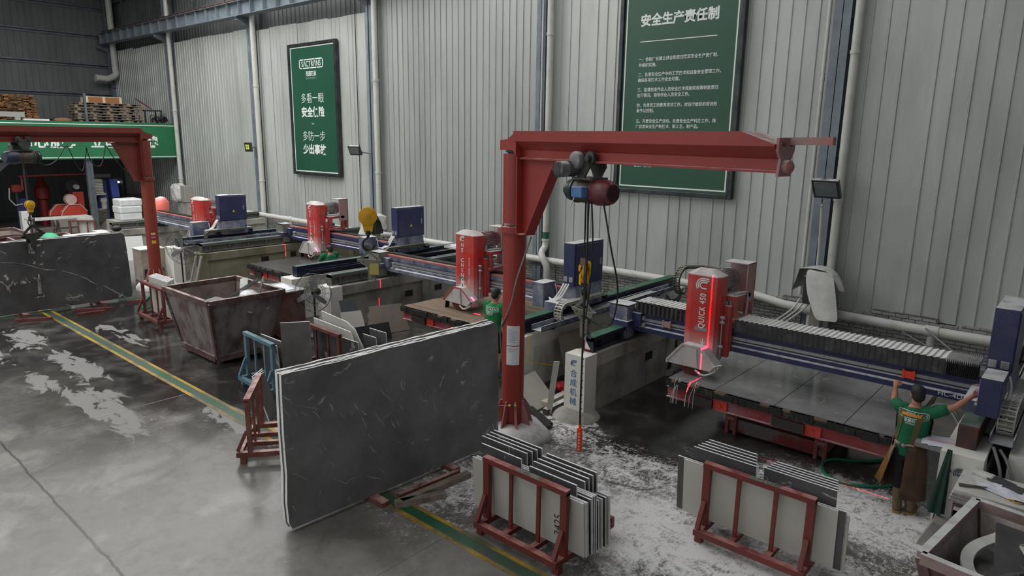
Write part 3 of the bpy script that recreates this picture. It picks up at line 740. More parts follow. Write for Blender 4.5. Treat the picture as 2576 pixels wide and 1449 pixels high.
    # control box on the near side
    x0, x1, y0, y1, z0, z1 = ctrl
    mb = MB(); mb.box(x0, x1, y0, y1, z0, z1, bev=.008); cbx = mb.build('control_box', NAVY if kind == 4 else NAVYD, t)
    mb = MB(); mb.box(x0-.008, x0, y0+.06, y1-.08, (z0+z1)/2-.02, z1-.05); mb.build('screen', GLASS if kind == 4 else SILVER, cbx)
    for k in range(4):
        mb = MB(); mb.cyl((x0, y0+.1+.08*k, z0+.1), (x0-.03, y0+.1+.08*k, z0+.1), .018, 10); mb.build('knob', (WHITEP, ORANGE, SILVER, WHITEP)[k], cbx, smooth=40)
    mb = MB(); mb.tube(bez([(x1+.02, y1-.05, z1-.05), (x1+.05, y1-.02, z0+.25), (x1+.0, y1, z0), (x1-.08, y1+.05, z0-.06)], 6), .014, 7); mb.build('control_cable', WHITEP, cbx, smooth=60)
    mb = MB(); mb.bar(((x0+x1)/2, y1-.05, z0), ((x0+x1)/2, yb+.1, z0+.05), .06, .06); mb.build('control_arm', NAVYD, cbx)
    # cable chain: lower run in the trough, loop at the front, upper run under the cabinet
    cxm = (tx0+tx1)/2; yl = cy0-.42; r_ = .16 if kind != 1 else .15; zl = 1.21
    pts = [(cxm, cy1+2.0, zl), (cxm, yl, zl)] + [(cxm, yl-r_*math.sin(a), zl+r_-r_*math.cos(a)) for a in [PI*k/12 for k in range(1, 13)]] + [(cxm, cy1-.1, zl+2*r_)]
    chain(t, pts, .16, (1, 0, 0), CHAINM if kind in (3, 4) else CHAIND)
    for y_ in (cy0-.1, cy1+.1): mb = MB(); mb.cyl((xr+.11, y_, 1.42), (xr+.3, y_, 1.42), .045, 14); mb.build('drive_shaft', DARK, t, smooth=40)
    # lettering and logo on the belt cover
    n = (yh0-.004)
    if kind == 4:
        text('QUICK 450', .145, (xh+.36, n, 1.62), (0, 0, 1), (-1, 0, 0), WHITE_LET, hd, 'lettering', .012, .74, gap=1.12)
        logo((xh+.30, n, 2.33), .18, (1, 0, 0), UZ, WHITE_LET, hd)
        text('↓', .14, (xh+.3, n, 1.36), (1, 0, 0), UZ, WHITE_LET, hd, 'arrow_mark', .0)
        mb = MB(); mb.box(xh+.2, xh+.42, n, n+.004, 1.58, 1.64); mb.build('name_plate', SILVER, hd)
        text('HC-4D', .088, (xr-.53, yb-.038, zb0+.03), RX, UZ, WHITE_LET, bm_, 'lettering', .0, 1.1)
        for x in (xr-.90, xh-1.0 if xh-1.0 > xl+.5 else xl+.78):
            mb = MB(); mb.box(x-.07, x+.07, yb-.045, yb-.01, zb0+.17, zb0+.27); mb.box(x-.08, x-.05, yb-.05, yb-.01, zb0+.16, zb0+.285); mb.box(x+.05, x+.08, yb-.05, yb-.01, zb0+.16, zb0+.285)
            mb.build('orange_stop', mat('bright orange plastic', (226, 66, 36), .4) if x > -3 else MOTRED, bm_)
    else:
        for i, ch_ in enumerate('HE CHENG'):
            if ch_ != ' ': text(ch_, .125, (xh+.27, n, zt-.36-.112*i), RX, UZ, WHITE_LET, hd, 'lettering', .004, 1, 'CENTER')
        for i, ch_ in enumerate('MACHINERY 600'):
            if ch_ != ' ': text(ch_, .056, (xh+.48, n, zt-.62-.046*i), RX, UZ, WHITE_LET, hd, 'lettering_small', .0, 1, 'CENTER')
        logo((xh+.27, n, zt-.19), .12, RX, UZ, WHITE_LET, hd)
        mb = MB()
        for a in (0, 60, 90, 120): mb.cbox((xh+.28, n, zt-1.22), (.2, .004, .022), rot=(0, math.radians(a), 0))
        mb.build('star_mark', WHITE_LET, hd)
        mb = MB(); mb.box(xh+.16, xh+.38, n, n+.004, zt-1.08, zt-1.02); mb.build('name_plate', mat('worn name plate', (120, 106, 96), .5, .3), hd)
    return t, bm_
CT4 = (-.90, -.68, 9.46, 9.95, 1.44, 1.91)
saw4, beam4 = make_saw('bridge_saw', 'bridge saw lettered QUICK 450 with pleated covers, nearest on the right', -6.35, -.92, 10.5, -5.08, .58, 2.58, NAVY, 4, CT4, (NAVYK, GREENB), (mat('rust brown rail end', (96, 52, 36), .7, 0, (48, 44, 48), 4, amount=.55), GREENK))
saw3, beam3 = make_saw('bridge_saw', 'bridge saw with HE CHENG red head just left of the red crane post', -13.9, -7.93, 10.9, -10.92, .66, 2.60, NAVYD, 3, (-8.62, -8.34, 10.5, 10.9, 1.27, 1.77), (RAILG, GREENK), (NAVYK, GREENB))
saw2, beam2 = make_saw('bridge_saw', 'bridge saw with red head standing below the narrow green poster', -20.6, -15.4, 12.2, -18.9, .68, 2.60, NAVY, 2, (-16.1, -15.82, 11.75, 12.2, 1.3, 1.78), (RAILG, GREENK), (NAVYK, GREENK))
saw1, beam1 = make_saw('bridge_saw', 'farthest bridge saw, pale red head beside a blue cabinet', -27.8, -22.25, 10.8, -23.75, .85, 2.50, NAVYD, 1, (-23.05, -22.78, 10.05, 10.62, 1.18, 1.72), (RAILG, GREENK), (NAVYK, GREENK))
# pleated covers over the beam of the near saw
def bellows(x0, x1, n, closed=0):
    mb = MB(); y0, y1 = 10.44, 10.9; zb, zt = 1.63, 1.79
    prof = []; xs = []
    x = x0; w = (x1-x0-closed*.38)/n
    for k in range(n): prof += [(x, zt-.012), (x+w*.8, zt+.008)]; x += w
    for k in range(16 if closed else 0): prof += [(x, zt-.05), (x+.012, zt+.02)]; x += .38/16
    prof.append((x1, zt-.022))
    a = [mb.bm.verts.new((u, y0, z)) for u, z in prof]; b = [mb.bm.verts.new((u, y1, z)) for u, z in prof]
    for i in range(len(prof)-1): mb.bm.faces.new((a[i], a[i+1], b[i+1], b[i]))
    o = mb.build('bellows_cover', BELLOW if not closed else BELLOW, saw4)
    mb = MB(); c = [(u, y0+(.0 if i % 2 else .05), zb) for i, (u, z) in enumerate(prof)]
    k_ = .03 if closed == 0 else .006
    zz = lambda i: .03 if (closed and i > 2*n) else k_
    a = [mb.bm.verts.new((u, y0+(.0 if i % 2 else zz(i)), z)) for i, (u, z) in enumerate(prof)]; d = [mb.bm.verts.new((u, y0+(.0 if i % 2 else zz(i)), 1.575)) for i, (u, z) in enumerate(prof)]
    for i in range(len(prof)-1): mb.bm.faces.new((a[i], a[i+1], d[i+1], d[i]))
    mb.build('bellows_skirt', BELLOWK, o)
bellows(-6.2, -5.1, 13)
bellows(-4.35, -1.02, 38, 1)
def lastbelt(): pass

# ---------------------------------------------------------------- concrete walls that carry the rails
def bed_wall(label, x0, x1, inner, m, yf=9.0, pockets=(), pil=.34):
    """inner: +1 when the recessed face looks to +X, -1 otherwise"""
    t = thing('concrete_bed_wall', label, 'concrete wall', ((x0+x1)/2, 12, 0))
    mb = MB(); r = .07
    a0, a1 = (x0, x1-r) if inner > 0 else (x0+r, x1)
    mb.box(a0, a1, yf+.05, 15.3, 0, 1.0)
    mb.box(x0, x1, yf+.05, 15.3, .84, 1.06)                       # ledge under the rail
    mb2 = MB(); mb2.box(x0-.006, x1+.006, yf, yf+pil, 0, 1.072); mb2.build('front_pillar', CONCW if m in (CONC, CONCW) else m, t)
    mb.box(x0, x1, yf+2.9, yf+3.1, 0, .85); mb.box(x0, x1, yf+5.4, yf+5.6, 0, .85)
    mb.build('wall', m, t)
    xs = x1-r if inner > 0 else x0+r
    for y, z in pockets:
        mb = MB(); mb.box(xs-.004, xs+.004, y, y+.26, z, z+.16); mb.build('pocket', DARK, t)
        mb = MB(); mb.box(xs-.002, xs+.012, y-.02, y+.28, z-.02, z); mb.build('pocket_sill', m, t)
    return t
w4 = bed_wall('white front concrete wall with blue lettering under left rail of nearest saw', -6.6, -6.2, 1, CONC, 8.95, ((11.03, .5), (12.02, .5)))
bed_wall('whitewashed concrete wall streaked with drips behind the red crane post', -8.15, -7.7, 1, CONCW, 9.1)
bed_wall('stained concrete wall with two pockets and leaning tiles left of crane post', -14.15, -13.65, 1, CONC, 9.1, ((11.43, .46), (12.48, .47)))
bed_wall('grey concrete wall behind the pedestal fan with thin black pole', -15.65, -15.15, 1, CONCW, 9.0)
bed_wall('mossy green stained concrete wall behind the stone waste skip', -20.85, -20.35, 1, mat('mossy concrete', (136, 130, 112), .85, 0, (74, 82, 52), 1.1, amount=.42, bump=.2, bscale=14), 9.0, ((11.1, .58), (12.1, .62)))
bed_wall('grey concrete wall behind grey round fan by far crane post', -22.55, -22.0, 1, CONC, 9.0)
bed_wall('far concrete wall under the rail left of the far red crane post', -28.05, -27.55, 1, CONC, 8.7)
w5 = bed_wall('whitewashed concrete pillar wall behind the paper strewn stone stand', -1.12, -.7, -1, CONCW, 9.0)
bed_wall('pale concrete wall at right edge below the cable troughs', -.5, -.2, 1, CONCW, 9.4)
BLUEINK = mat('blue paint lettering', (70, 120, 160), .6, 0, (150, 170, 180), 9, amount=.3)
for i, s_ in enumerate('合成机械'): text(s_, .145, (-6.42, 8.945, .70-.165*i), RX, UZ, BLUEINK, w4, 'lettering', .0, 1, 'CENTER')
logo((-6.42, 8.946, .92), .1, RX, UZ, BLUEINK, w4)
logo((-.90, 8.996, .84), .11, RX, UZ, mat('faded navy paint', (72, 76, 104), .6, 0, (150, 150, 150), 8, amount=.4), w5)
mb = MB(); mb.bar((-1.03, 8.995, .9), (-.99, 8.995, .84), .01, .004, (0, 1, 0)); mb.bar((-.92, 8.995, .82), (-.84, 8.995, .9), .008, .004, (0, 1, 0)); mb.build('pen_mark', DARK, w5)
mb = MB(); mb.prism([(-6.41, 1.12), (-6.41, 1.27), (-6.30, 1.12)], lambda u, v, a: (u, a, v), 9.243, 9.249)
o = mb.build('warning_sticker', WHITEP, saw4)
mb = MB(); mb.bar((-6.42, 9.244, 1.115), (-6.42, 9.244, 1.275), .02, .004, (0, 1, 0)); mb.bar((-6.42, 9.244, 1.115), (-6.31, 9.244, 1.115), .02, .004, (0, 1, 0)); mb.build('sticker_edge', RED, o)
mb = MB(); mb.lathe((-6.38, 9.0, -.01), (0, 0, 1), [(0, .42), (.05, .38), (.1, .28), (.12, .2), (.122, .01)], 22); mb.build('footing_mound', CONC, w4, smooth=60)

# ---------------------------------------------------------------- cutting tables
REDT = mat('dusty table red', (142, 52, 56), .6, .1, (150, 112, 114), 2.6, amount=.42, dust=.6)
REDW = mat('flaking table red', (138, 56, 58), .6, .1, (120, 112, 110), 2.2, amount=.5, contrast=.03)
EDGEK = mat('chipped black deck edge', (30, 30, 29), .7, 0, (110, 106, 98), 8, amount=.28, bump=.6, bscale=22)
WOOD = mat('worn deck planks', (120, 96, 72), .7, 0, (92, 82, 72), 2.5, stretch=(.5, 4, 1), bump=.2)
WOODD = mat('dark wet deck planks', (92, 86, 78), .55, 0, (66, 62, 58), 2.5, stretch=(.5, 4, 1))
def table(label, x0, x1, y0, y1, deckm, base=True):
    t = thing('cutting_table', label, 'cutting table', ((x0+x1)/2, (y0+y1)/2, 0), 'tilting tables under the saws')
    r = random.Random(int(-x0*10))
    mb = MB(); mb.box(x0+.03, x1-.03, y0+.03, y1-.03, .72, .80); dk = mb.build('deck', EDGEK, t)
    y = y0; k = 0
    while y < y1-.02:
        w = min(r.uniform(.24, .3), y1-y); mb = MB(); mb.box(x0+r.uniform(0, .03), x1-r.uniform(0, .03), y, y+w-.008, .8, .838); mb.build('plank', deckm, dk); y += w
    mb = MB(); x = x0
    while x < x1-.02:                                             # ragged sawn front edge
        w = min(r.uniform(.05, .22), x1-x); mb.box(x, x+w-.004, y0-r.uniform(0, .03), y0+.05, .715+r.uniform(0, .03), .838-r.choice((0, 0, 0, .03)), None); x += w
    mb.build('front_edge', EDGEK, t)
    for yy in (y0+.08, y1-.2):
        mb = MB(); mb.box(x0, x1, yy-.05, yy+.05, .70, .715); mb.box(x0, x1, yy-.05, yy+.05, .53, .545); mb.box(x0, x1, yy-.006, yy+.006, .545, .70); mb.build('beam', REDT, t)
    for k in range(5):
        x = x0+.4+(x1-x0-.8)*k/4; mb = MB(); mb.box(x-.05, x+.05, y0+.1, y1-.2, .56, .70); mb.build('crossbeam', REDT, t)
    if base:
        bx0, bx1 = x0+.86, x0+2.32; by0, by1 = y0+.62, y1-.3
        for yy in (by0, by1-.08):
            mb = MB(); mb.box(bx0, bx1, yy, yy+.08, .30, .50); mb.build('upper_frame', mat('grimy steel', (86, 84, 82), .6, .2, (110, 70, 68), 3, amount=.35), t)
            mb = MB(); mb.box(bx0-.02, bx1+.02, yy-.02, yy+.08, .03, .24); mb.build('base_frame', REDW, t)
        for xx in (bx0, bx1-.08):
            mb = MB(); mb.box(xx-.02, xx+.08, by0, by1, .03, .24); mb.build('base_frame', REDW, t)
            mb = MB(); mb.box(xx, xx+.06, by0-.06, by0, .2, .42); mb.cyl((xx-.03, by0-.06, .24), (xx+.1, by0-.06, .24), .035, 10); mb.box(xx-.05, xx+.0, by0-.08, by0-.02, 0, .3); mb.box(xx+.08, xx+.13, by0-.08, by0-.02, 0, .3)
            hg = mb.build('hinge', REDT, t)
            mb = MB(); mb.box(xx-.06, xx+.16, y0+.04, y0+.06, .54, .70); mb.cyl((xx+.05, y0+.02, .62), (xx+.05, y0+.05, .62), .022, 12); mb.build('orange_bracket', mat('orange red bracket', (198, 62, 46), .5, 0, (170, 84, 70), 4, amount=.3), t)
            mb = MB(); mb.bar((xx-.52, y0+.02, .63), (xx-.06, y0+.0, .62), .02, .14, (0, 0, 1)); mb.build('side_bracket', mat('sooty steel', (58, 56, 54), .6, .3), t)
        mb = MB(); mb.cyl((bx0+.3, (by0+by1)/2, .2), (bx0+.8, (by0+by1)/2, .6), .06, 14); mb.build('lifting_ram', ALU, t, smooth=40)
        for xx in (bx0+.1, bx1-.1):
            for yy in (by0+.1, by1-.1):
                mb = MB(); mb.box(xx-.05, xx+.05, yy-.05, yy+.05, .0, .56); mb.build('leg', REDT, t)
    return t
table('red framed cutting table carrying grey slabs in front of the worker', -5.03, -1.62, 9.56, 11.9, WOOD)
table('cutting table with bare brown planks behind the big leaning dark slab', -11.85, -8.55, 9.75, 12.2, mat('brown deck planks', (142, 120, 98), .7, 0, (96, 84, 72), 2.0, stretch=(.5, 4, 1), bump=.2))
table('far cutting table with one chalk marked dark slab left of the fan', -19.05, -16.6, 9.9, 12.7, WOODD)
def stone_mat(name, c1, c2, rough, vein=.0, veincol=(196, 192, 186), scale=1.4, seed=0.):
    m = mat(name, c1, rough, 0, c2, scale, amount=.5, bump=.0)
    nt = m.node_tree; N = nt.nodes; L = nt.links; b = N['Principled BSDF']; src = b.inputs['Base Color'].links[0].from_socket
    g = N.new('ShaderNodeNewGeometry'); mp = N.new('ShaderNodeMapping'); mp.inputs['Location'].default_value = (seed, seed*2, seed*3); mp.inputs['Rotation'].default_value = (.6, .3, .5)
    L.new(g.outputs['Position'], mp.inputs[0])
    def vn(sc, th, w, dist):
        n = N.new('ShaderNodeTexNoise'); n.inputs['Scale'].default_value = sc; n.inputs['Detail'].default_value = 4; n.inputs['Distortion'].default_value = dist; L.new(mp.outputs[0], n.inputs['Vector'])
        a = N.new('ShaderNodeMath'); a.operation = 'SUBTRACT'; L.new(n.outputs['Fac'], a.inputs[0]); a.inputs[1].default_value = .5
        ab = N.new('ShaderNodeMath'); ab.operation = 'ABSOLUTE'; L.new(a.outputs[0], ab.inputs[0])
        r = N.new('ShaderNodeMapRange'); L.new(ab.outputs[0], r.inputs['Value']); r.inputs['From Min'].default_value = w; r.inputs['From Max'].default_value = 0
        k = N.new('ShaderNodeTexNoise'); k.inputs['Scale'].default_value = sc*1.6; k.inputs['Detail'].default_value = 3; L.new(mp.outputs[0], k.inputs['Vector'])
        r2 = N.new('ShaderNodeMapRange'); L.new(k.outputs['Fac'], r2.inputs['Value']); r2.inputs['From Min'].default_value = th; r2.inputs['From Max'].default_value = th+.06
        mu = N.new('ShaderNodeMath'); mu.operation = 'MULTIPLY'; L.new(r.outputs[0], mu.inputs[0]); L.new(r2.outputs[0], mu.inputs[1]); return mu.outputs[0]
    v = vn(1.7, .57, .018, 1.2)
    sp = N.new('ShaderNodeTexNoise'); sp.inputs['Scale'].default_value = 34; sp.inputs['Detail'].default_value = 3; L.new(mp.outputs[0], sp.inputs['Vector'])
    r3 = N.new('ShaderNodeMapRange'); L.new(sp.outputs['Fac'], r3.inputs['Value']); r3.inputs['From Min'].default_value = .70; r3.inputs['From Max'].default_value = .78; r3.inputs['To Max'].default_value = .35
    mxx = N.new('ShaderNodeMath'); mxx.operation = 'MAXIMUM'; L.new(v, mxx.inputs[0]); L.new(r3.outputs[0], mxx.inputs[1])
    sc = N.new('ShaderNodeMath'); sc.operation = 'MULTIPLY'; L.new(mxx.outputs[0], sc.inputs[0]); sc.inputs[1].default_value = vein
    x = N.new('ShaderNodeMix'); x.data_type = 'RGBA'; L.new(sc.outputs[0], x.inputs[0]); L.new(src, x.inputs[6]); x.inputs[7].default_value = lin(veincol)+(1,)
    L.new(x.outputs[2], b.inputs['Base Color'])
    return m
STONE = stone_mat('dark grey marble', (88, 87, 88), (62, 61, 62), .5, .9)
STONEB = stone_mat('grey marble of the big slabs', (128, 127, 128), (100, 99, 100), .5, .95)
STONEW = stone_mat('wet grey marble', (140, 140, 140), (106, 106, 106), .1, .6, seed=3.)
EDGEW = mat('rough pale slab edge', (236, 236, 234), .85, 0, (130, 128, 126), 9, amount=.3, stretch=(1, 1, .3), bump=.7, bscale=30)
BACKG = mat('pale slab back', (192, 192, 184), .6, 0, (182, 181, 172), .8)
EDGEG = mat('pale grey sawn edge', (228, 230, 232), .7, 0, (180, 182, 184), 6, amount=.4)
def flat_slab(label, x0, x1, y0, y1, z, m=STONEW, group=None):
    mb = MB(); mb.box(x0, x1, y0, y1, z, z+.02, bev=.002); o = mb.build('stone_slab', m, loc=((x0+x1)/2, (y0+y1)/2, z)); tag(o, label, 'stone slab', group)
for l, x0, x1 in (('wet grey slab on near table under the saw blade', -5.01, -4.22), ('wet grey slab on near table, second from the blade', -4.21, -3.3),
                  ('wet grey slab on near table, third from the blade', -3.29, -2.35), ('wet grey slab on near table beside the worker', -2.34, -1.66)):
    flat_slab(l, x0, x1, 9.6, 11.66, .839, group='slabs on the near cutting table')
flat_slab('dark slab with chalk marks on the far cutting table', -19.02, -16.65, 9.93, 12.4, .839, mat('chalk marked slab', (70, 68, 66), .25, 0, (92, 90, 88), 1.6, amount=.35))
# ---------------------------------------------------------------- jib cranes
CRANE = mat('crane red', (150, 54, 48), .42, 0, (132, 46, 42), 1.2, amount=.4, dust=.55, dustcol=(206, 190, 186))
CRANEL = mat('crane red rust streaked', (148, 50, 42), .45, 0, (108, 40, 34), 1.6, amount=.42, stretch=(1, 1, .18))
CRANED = mat('old crane red', (116, 46, 38), .5, 0, (104, 38, 30), 1.2, amount=.4)
PALEFOOT = mat('dust paled red', (166, 92, 90), .7, 0, (150, 122, 120), 3, amount=.5, dust=.9)
PAPER = mat('white paper', (222, 224, 230), .7)
INK = mat('grey print', (130, 132, 138), .7)
HGREY = mat('grimy hoist grey', (74, 74, 74), .5, .3, (50, 48, 46), 5, amount=.4, dust=.5, dustcol=(140, 138, 136))
HLIGHT = mat('dusty light grey casting', (150, 148, 150), .5, .2, (112, 112, 114), 5, dust=.6)
HMAROON = mat('maroon motor cover', (112, 44, 50), .4, 0, (96, 46, 50), 4)
HGREEN = mat('dark green gearbox', (30, 62, 56), .4, 0, (38, 56, 52), 4)
HBLUE = mat('light blue junction box', (66, 116, 176), .45, 0, (96, 134, 180), 5, dust=.6)
HYEL = mat('yellow hook block', (206, 158, 30), .4, 0, (176, 130, 30), 6, amount=.35)
def jib(label, base, ang, L, ls, m_up, m_low, gus=True, endfit=True, top=4.69):
    t = thing('jib_crane', label, 'crane', (base[0], base[1], 0), 'red pillar jib cranes')
    B = V((base[0], base[1], 0)); u = V((math.cos(ang), math.sin(ang), 0)); w = V((-u.y, u.x, 0))
    F = lambda s, v, z: B+u*s+w*v+V((0, 0, z))
    mb = MB(); mb.cyl(B+V((0, 0, .02)), B+V((0, 0, 3.24)), .172, 32); mb.build('lower_post', m_low, t, smooth=40)
    mb = MB(); mb.cyl(B+V((0, 0, 3.36)), B+V((0, 0, 4.37)), .185, 32); up_ = mb.build('upper_post', m_up, t, smooth=40)
    mb = MB(); mb.lathe(B+V((0, 0, 3.22)), Z, [(0, .21), (.09, .21), (.1, .2), (.1, .17)], 32); cl = mb.build('collar', m_up, t, smooth=40)
    mb = MB()
    for k in range(8):
        a = PI*2*k/8+.3; p = B+V((.195*math.cos(a), .195*math.sin(a), 3.32)); mb.cyl(p, p+V((0, 0, .02)), .016, 8)
    mb.build('collar_bolts', m_up, cl)
    mb = MB(); mb.cyl(B+V((0, 0, 4.39)), B+V((0, 0, 4.47)), .15, 28); mb.cyl(B+V((0, 0, 4.37)), B+V((0, 0, 4.40)), .12, 24)
    mb.cyl(B+V((0, 0, 4.55)), B+V((0, 0, 4.6)), .12, 24); mb.build('top_bearing', DARK, up_, smooth=40)
    mb = MB()                                                       # arm: lipped top channel, sloping cheeks, web, lower flange
    prof = [(-.16, top), (.16, top), (.16, top-.14), (.045, top-.25), (.03, top-.26), (.03, top-.365), (.09, top-.37), (.09, top-.39), (-.09, top-.39), (-.09, top-.37), (-.03, top-.365), (-.03, top-.26), (-.045, top-.25), (-.16, top-.14)]
    def sec(s, drop=0., raise_=0.):
        return [mb.bm.verts.new(F(s, v, min(z, top-drop))) for v, z in prof]
    mb.skin([sec(.14), sec(L-.38), sec(L, .12)]); am = mb.build('arm', m_up, t)
    mb = MB(); mb.prism([(-.2, 4.42), (-.2, 4.56), (.0, 4.58), (.2, top), (.2, 4.34), (.12, 4.42)], lambda s, z, a: F(s, a, z), -.15, .15); mb.build('arm_root', m_up, am)
    mb = MB(); mb.prism([(.19, 4.4), (.19, 3.22), (.36, 3.22), (.98, 4.30), (.98, 4.32)], lambda s, z, a: F(s, a, z), -.014, .014); mb.build('web_plate', m_up, am)
    mb = MB(); mb.bar(F(.36, 0, 3.22), F(1.0, 0, 4.31), .17, .016, F(-.5, 0, .4)-B); mb.build('gusset_flange', m_up, am)
    mb = MB(); mb.box(-.012, .012, -.13, .13, 0, 1.14, Matrix.Translation(F(.2, 0, 3.22)) @ Matrix.Rotation(ang, 4, 'Z')); mb.build('back_plate', m_up, am)
    mb = MB(); mb.box(-.008, .008, -.13, .13, 0, .012, Matrix.Translation(F(.28, 0, 3.22)) @ Matrix.Rotation(ang, 4, 'Z') @ Matrix.Scale(10, 4, (1, 0, 0))); mb.build('bottom_plate', m_up, am)
    mb = MB(); mb.bar(F(.2, 0, 4.305), F(1.1, 0, 4.305), .2, .012); mb.build('gusset_top_flange', m_up, am)
    if endfit:
        mb = MB(); R = Matrix.Translation(F(L, 0, 0)) @ Matrix.Rotation(ang, 4, 'Z')
        mb.prism([(-.13, top-.06), (.13, top-.06), (.13, top-.18), (.08, top-.26), (.1, top-.42), (-.1, top-.42), (-.08, top-.26), (-.13, top-.18)], lambda v, z, a: F(L+a, v, z), 0, .03)
        ep = mb.build('end_plate', PALEFOOT, am)
        mb = MB(); mb.bar(F(L-.05, .06, top-.09), F(L+.46, .06, top-.085), .05, .07); mb.build('stub_bar', PALEFOOT, ep)
        mb = MB(); mb.lathe(F(L+.03, .0, top-.33), u, [(0, .07), (.05, .065), (.08, .03), (.081, .005)], 16); mb.build('bumper', PALEFOOT, ep, smooth=40)
        mb = MB()
        for v in (-.06, .06): mb.cyl(F(L+.02, v, top-.12), F(L+.045, v, top-.12), .018, 10)
        mb.build('end_bolts', HMAROON, ep, smooth=40)
    if gus:
        for k in range(8):
            a = PI*2*k/8+.15; d = V((math.cos(a), math.sin(a), 0)); n = V((-d.y, d.x, 0))
            mb = MB(); mb.prism([(.165, .06), (.165, .58), (.2, .58), (.36, .1), (.36, .06)], lambda s, z, q: B+d*s+n*q+V((0, 0, z)), -.011, .011); mb.build('base_gusset', PALEFOOT, t)
        mb = MB(); r = random.Random(4); rings = []
        for z, rr in ((-.01, .62), (.06, .6), (.13, .53), (.19, .40), (.21, .2), (.212, .02)):
            rings.append([mb.bm.verts.new(B+V((rr*(1+.08*math.sin(a*3+z*9))*math.cos(a), rr*(1+.08*math.cos(a*2+1))*math.sin(a), z+(.012*math.sin(a*5) if z > .05 else 0)))) for a in [2*PI*k/28 for k in range(28)]])
        mb.skin(rings); mb.build('footing', mat('slurry covered footing', (198, 198, 196), .8, 0, (110, 108, 106), 2.4, amount=.4, bump=.3, bscale=16), t, smooth=60)
    return t, F
A1 = math.atan2(-1.01, 4.26)
crane1, F1 = jib('tall red pillar jib crane in the middle, arm reaching right over big sign', (-6.70, 7.72), A1, 4.36, 0, CRANE, CRANEL)
# notices taped on the post, facing the camera
def post_sheet(z0, z1, label, lines):
    t = thing('paper_notice', label, 'notice', (-6.70, 7.72, z0)); c = V((-6.70, 7.72, 0)); a0 = math.atan2(-7.72, 6.70)-.52; da = 1.2; n = 8
    mb = MB(); r0, r1 = .1735, .1755
    rings = [[mb.bm.verts.new(c+V((r*math.cos(a), r*math.sin(a), z))) for r, z in ((r0, z0), (r1, z0), (r1, z1), (r0, z1))] for a in [a0-.12+da*k/n for k in range(n+1)]]
    mb.skin(rings); mb.build('sheet', PAPER, t)
    for k, (f0, f1) in enumerate(lines):
        z = z1-.035-.0175*k; mb = MB(); A = [a0-.12+da*(f0+(f1-f0)*i/6) for i in range(7)]
        mb.skin([[mb.bm.verts.new(c+V((r*math.cos(a), r*math.sin(a), zz))) for r, zz in ((.1752, z), (.1762, z), (.1762, z+.005), (.1752, z+.005))] for a in A]); mb.build('text_line', INK, t)
post_sheet(1.50, 1.81, 'upper white printed notice taped on the red crane post', [(.4, .65), (.1, .4)]+[(.1, .55+.35*((k*7) % 5)/5) for k in range(12)])
post_sheet(1.19, 1.487, 'lower white notice on red crane post, mostly blank', [(.1, .35), (.1, .88), (.12, .6), (.12, .55)])
def screwdriver():
    t = thing('screwdriver', 'yellow and black screwdriver stuck at foot of the red crane post', 'screwdriver', (-6.54, 7.52, .55)); d = V((.75, .66, 0)); p = V((-6.60, 7.50, .555))
    mb = MB(); mb.lathe(p, d, [(0, .014), (.02, .019), (.11, .02), (.13, .014)], 10); mb.build('handle', HYEL, t, smooth=40)
    mb = MB(); mb.cyl(p+d*.04, p+d*.09, .0215, 10); mb.build('grip_band', DARK, t, smooth=40)
    mb = MB(); mb.cyl(p-d*.17, p, .005, 6); mb.build('blade', ALU, t)
screwdriver()
mb = MB(); mb.tube(bez([(-6.30, 7.62, 3.2), (-6.45, 7.5, 2.6), (-6.56, 7.50, 2.2), (-6.72, 7.53, 1.9), (-6.86, 7.60, 1.7), (-6.9, 7.66, 1.4), (-6.89, 7.7, 1.0)], 8), .012, 6)
mb.build('power_cable', CABLE, crane1, smooth=60)

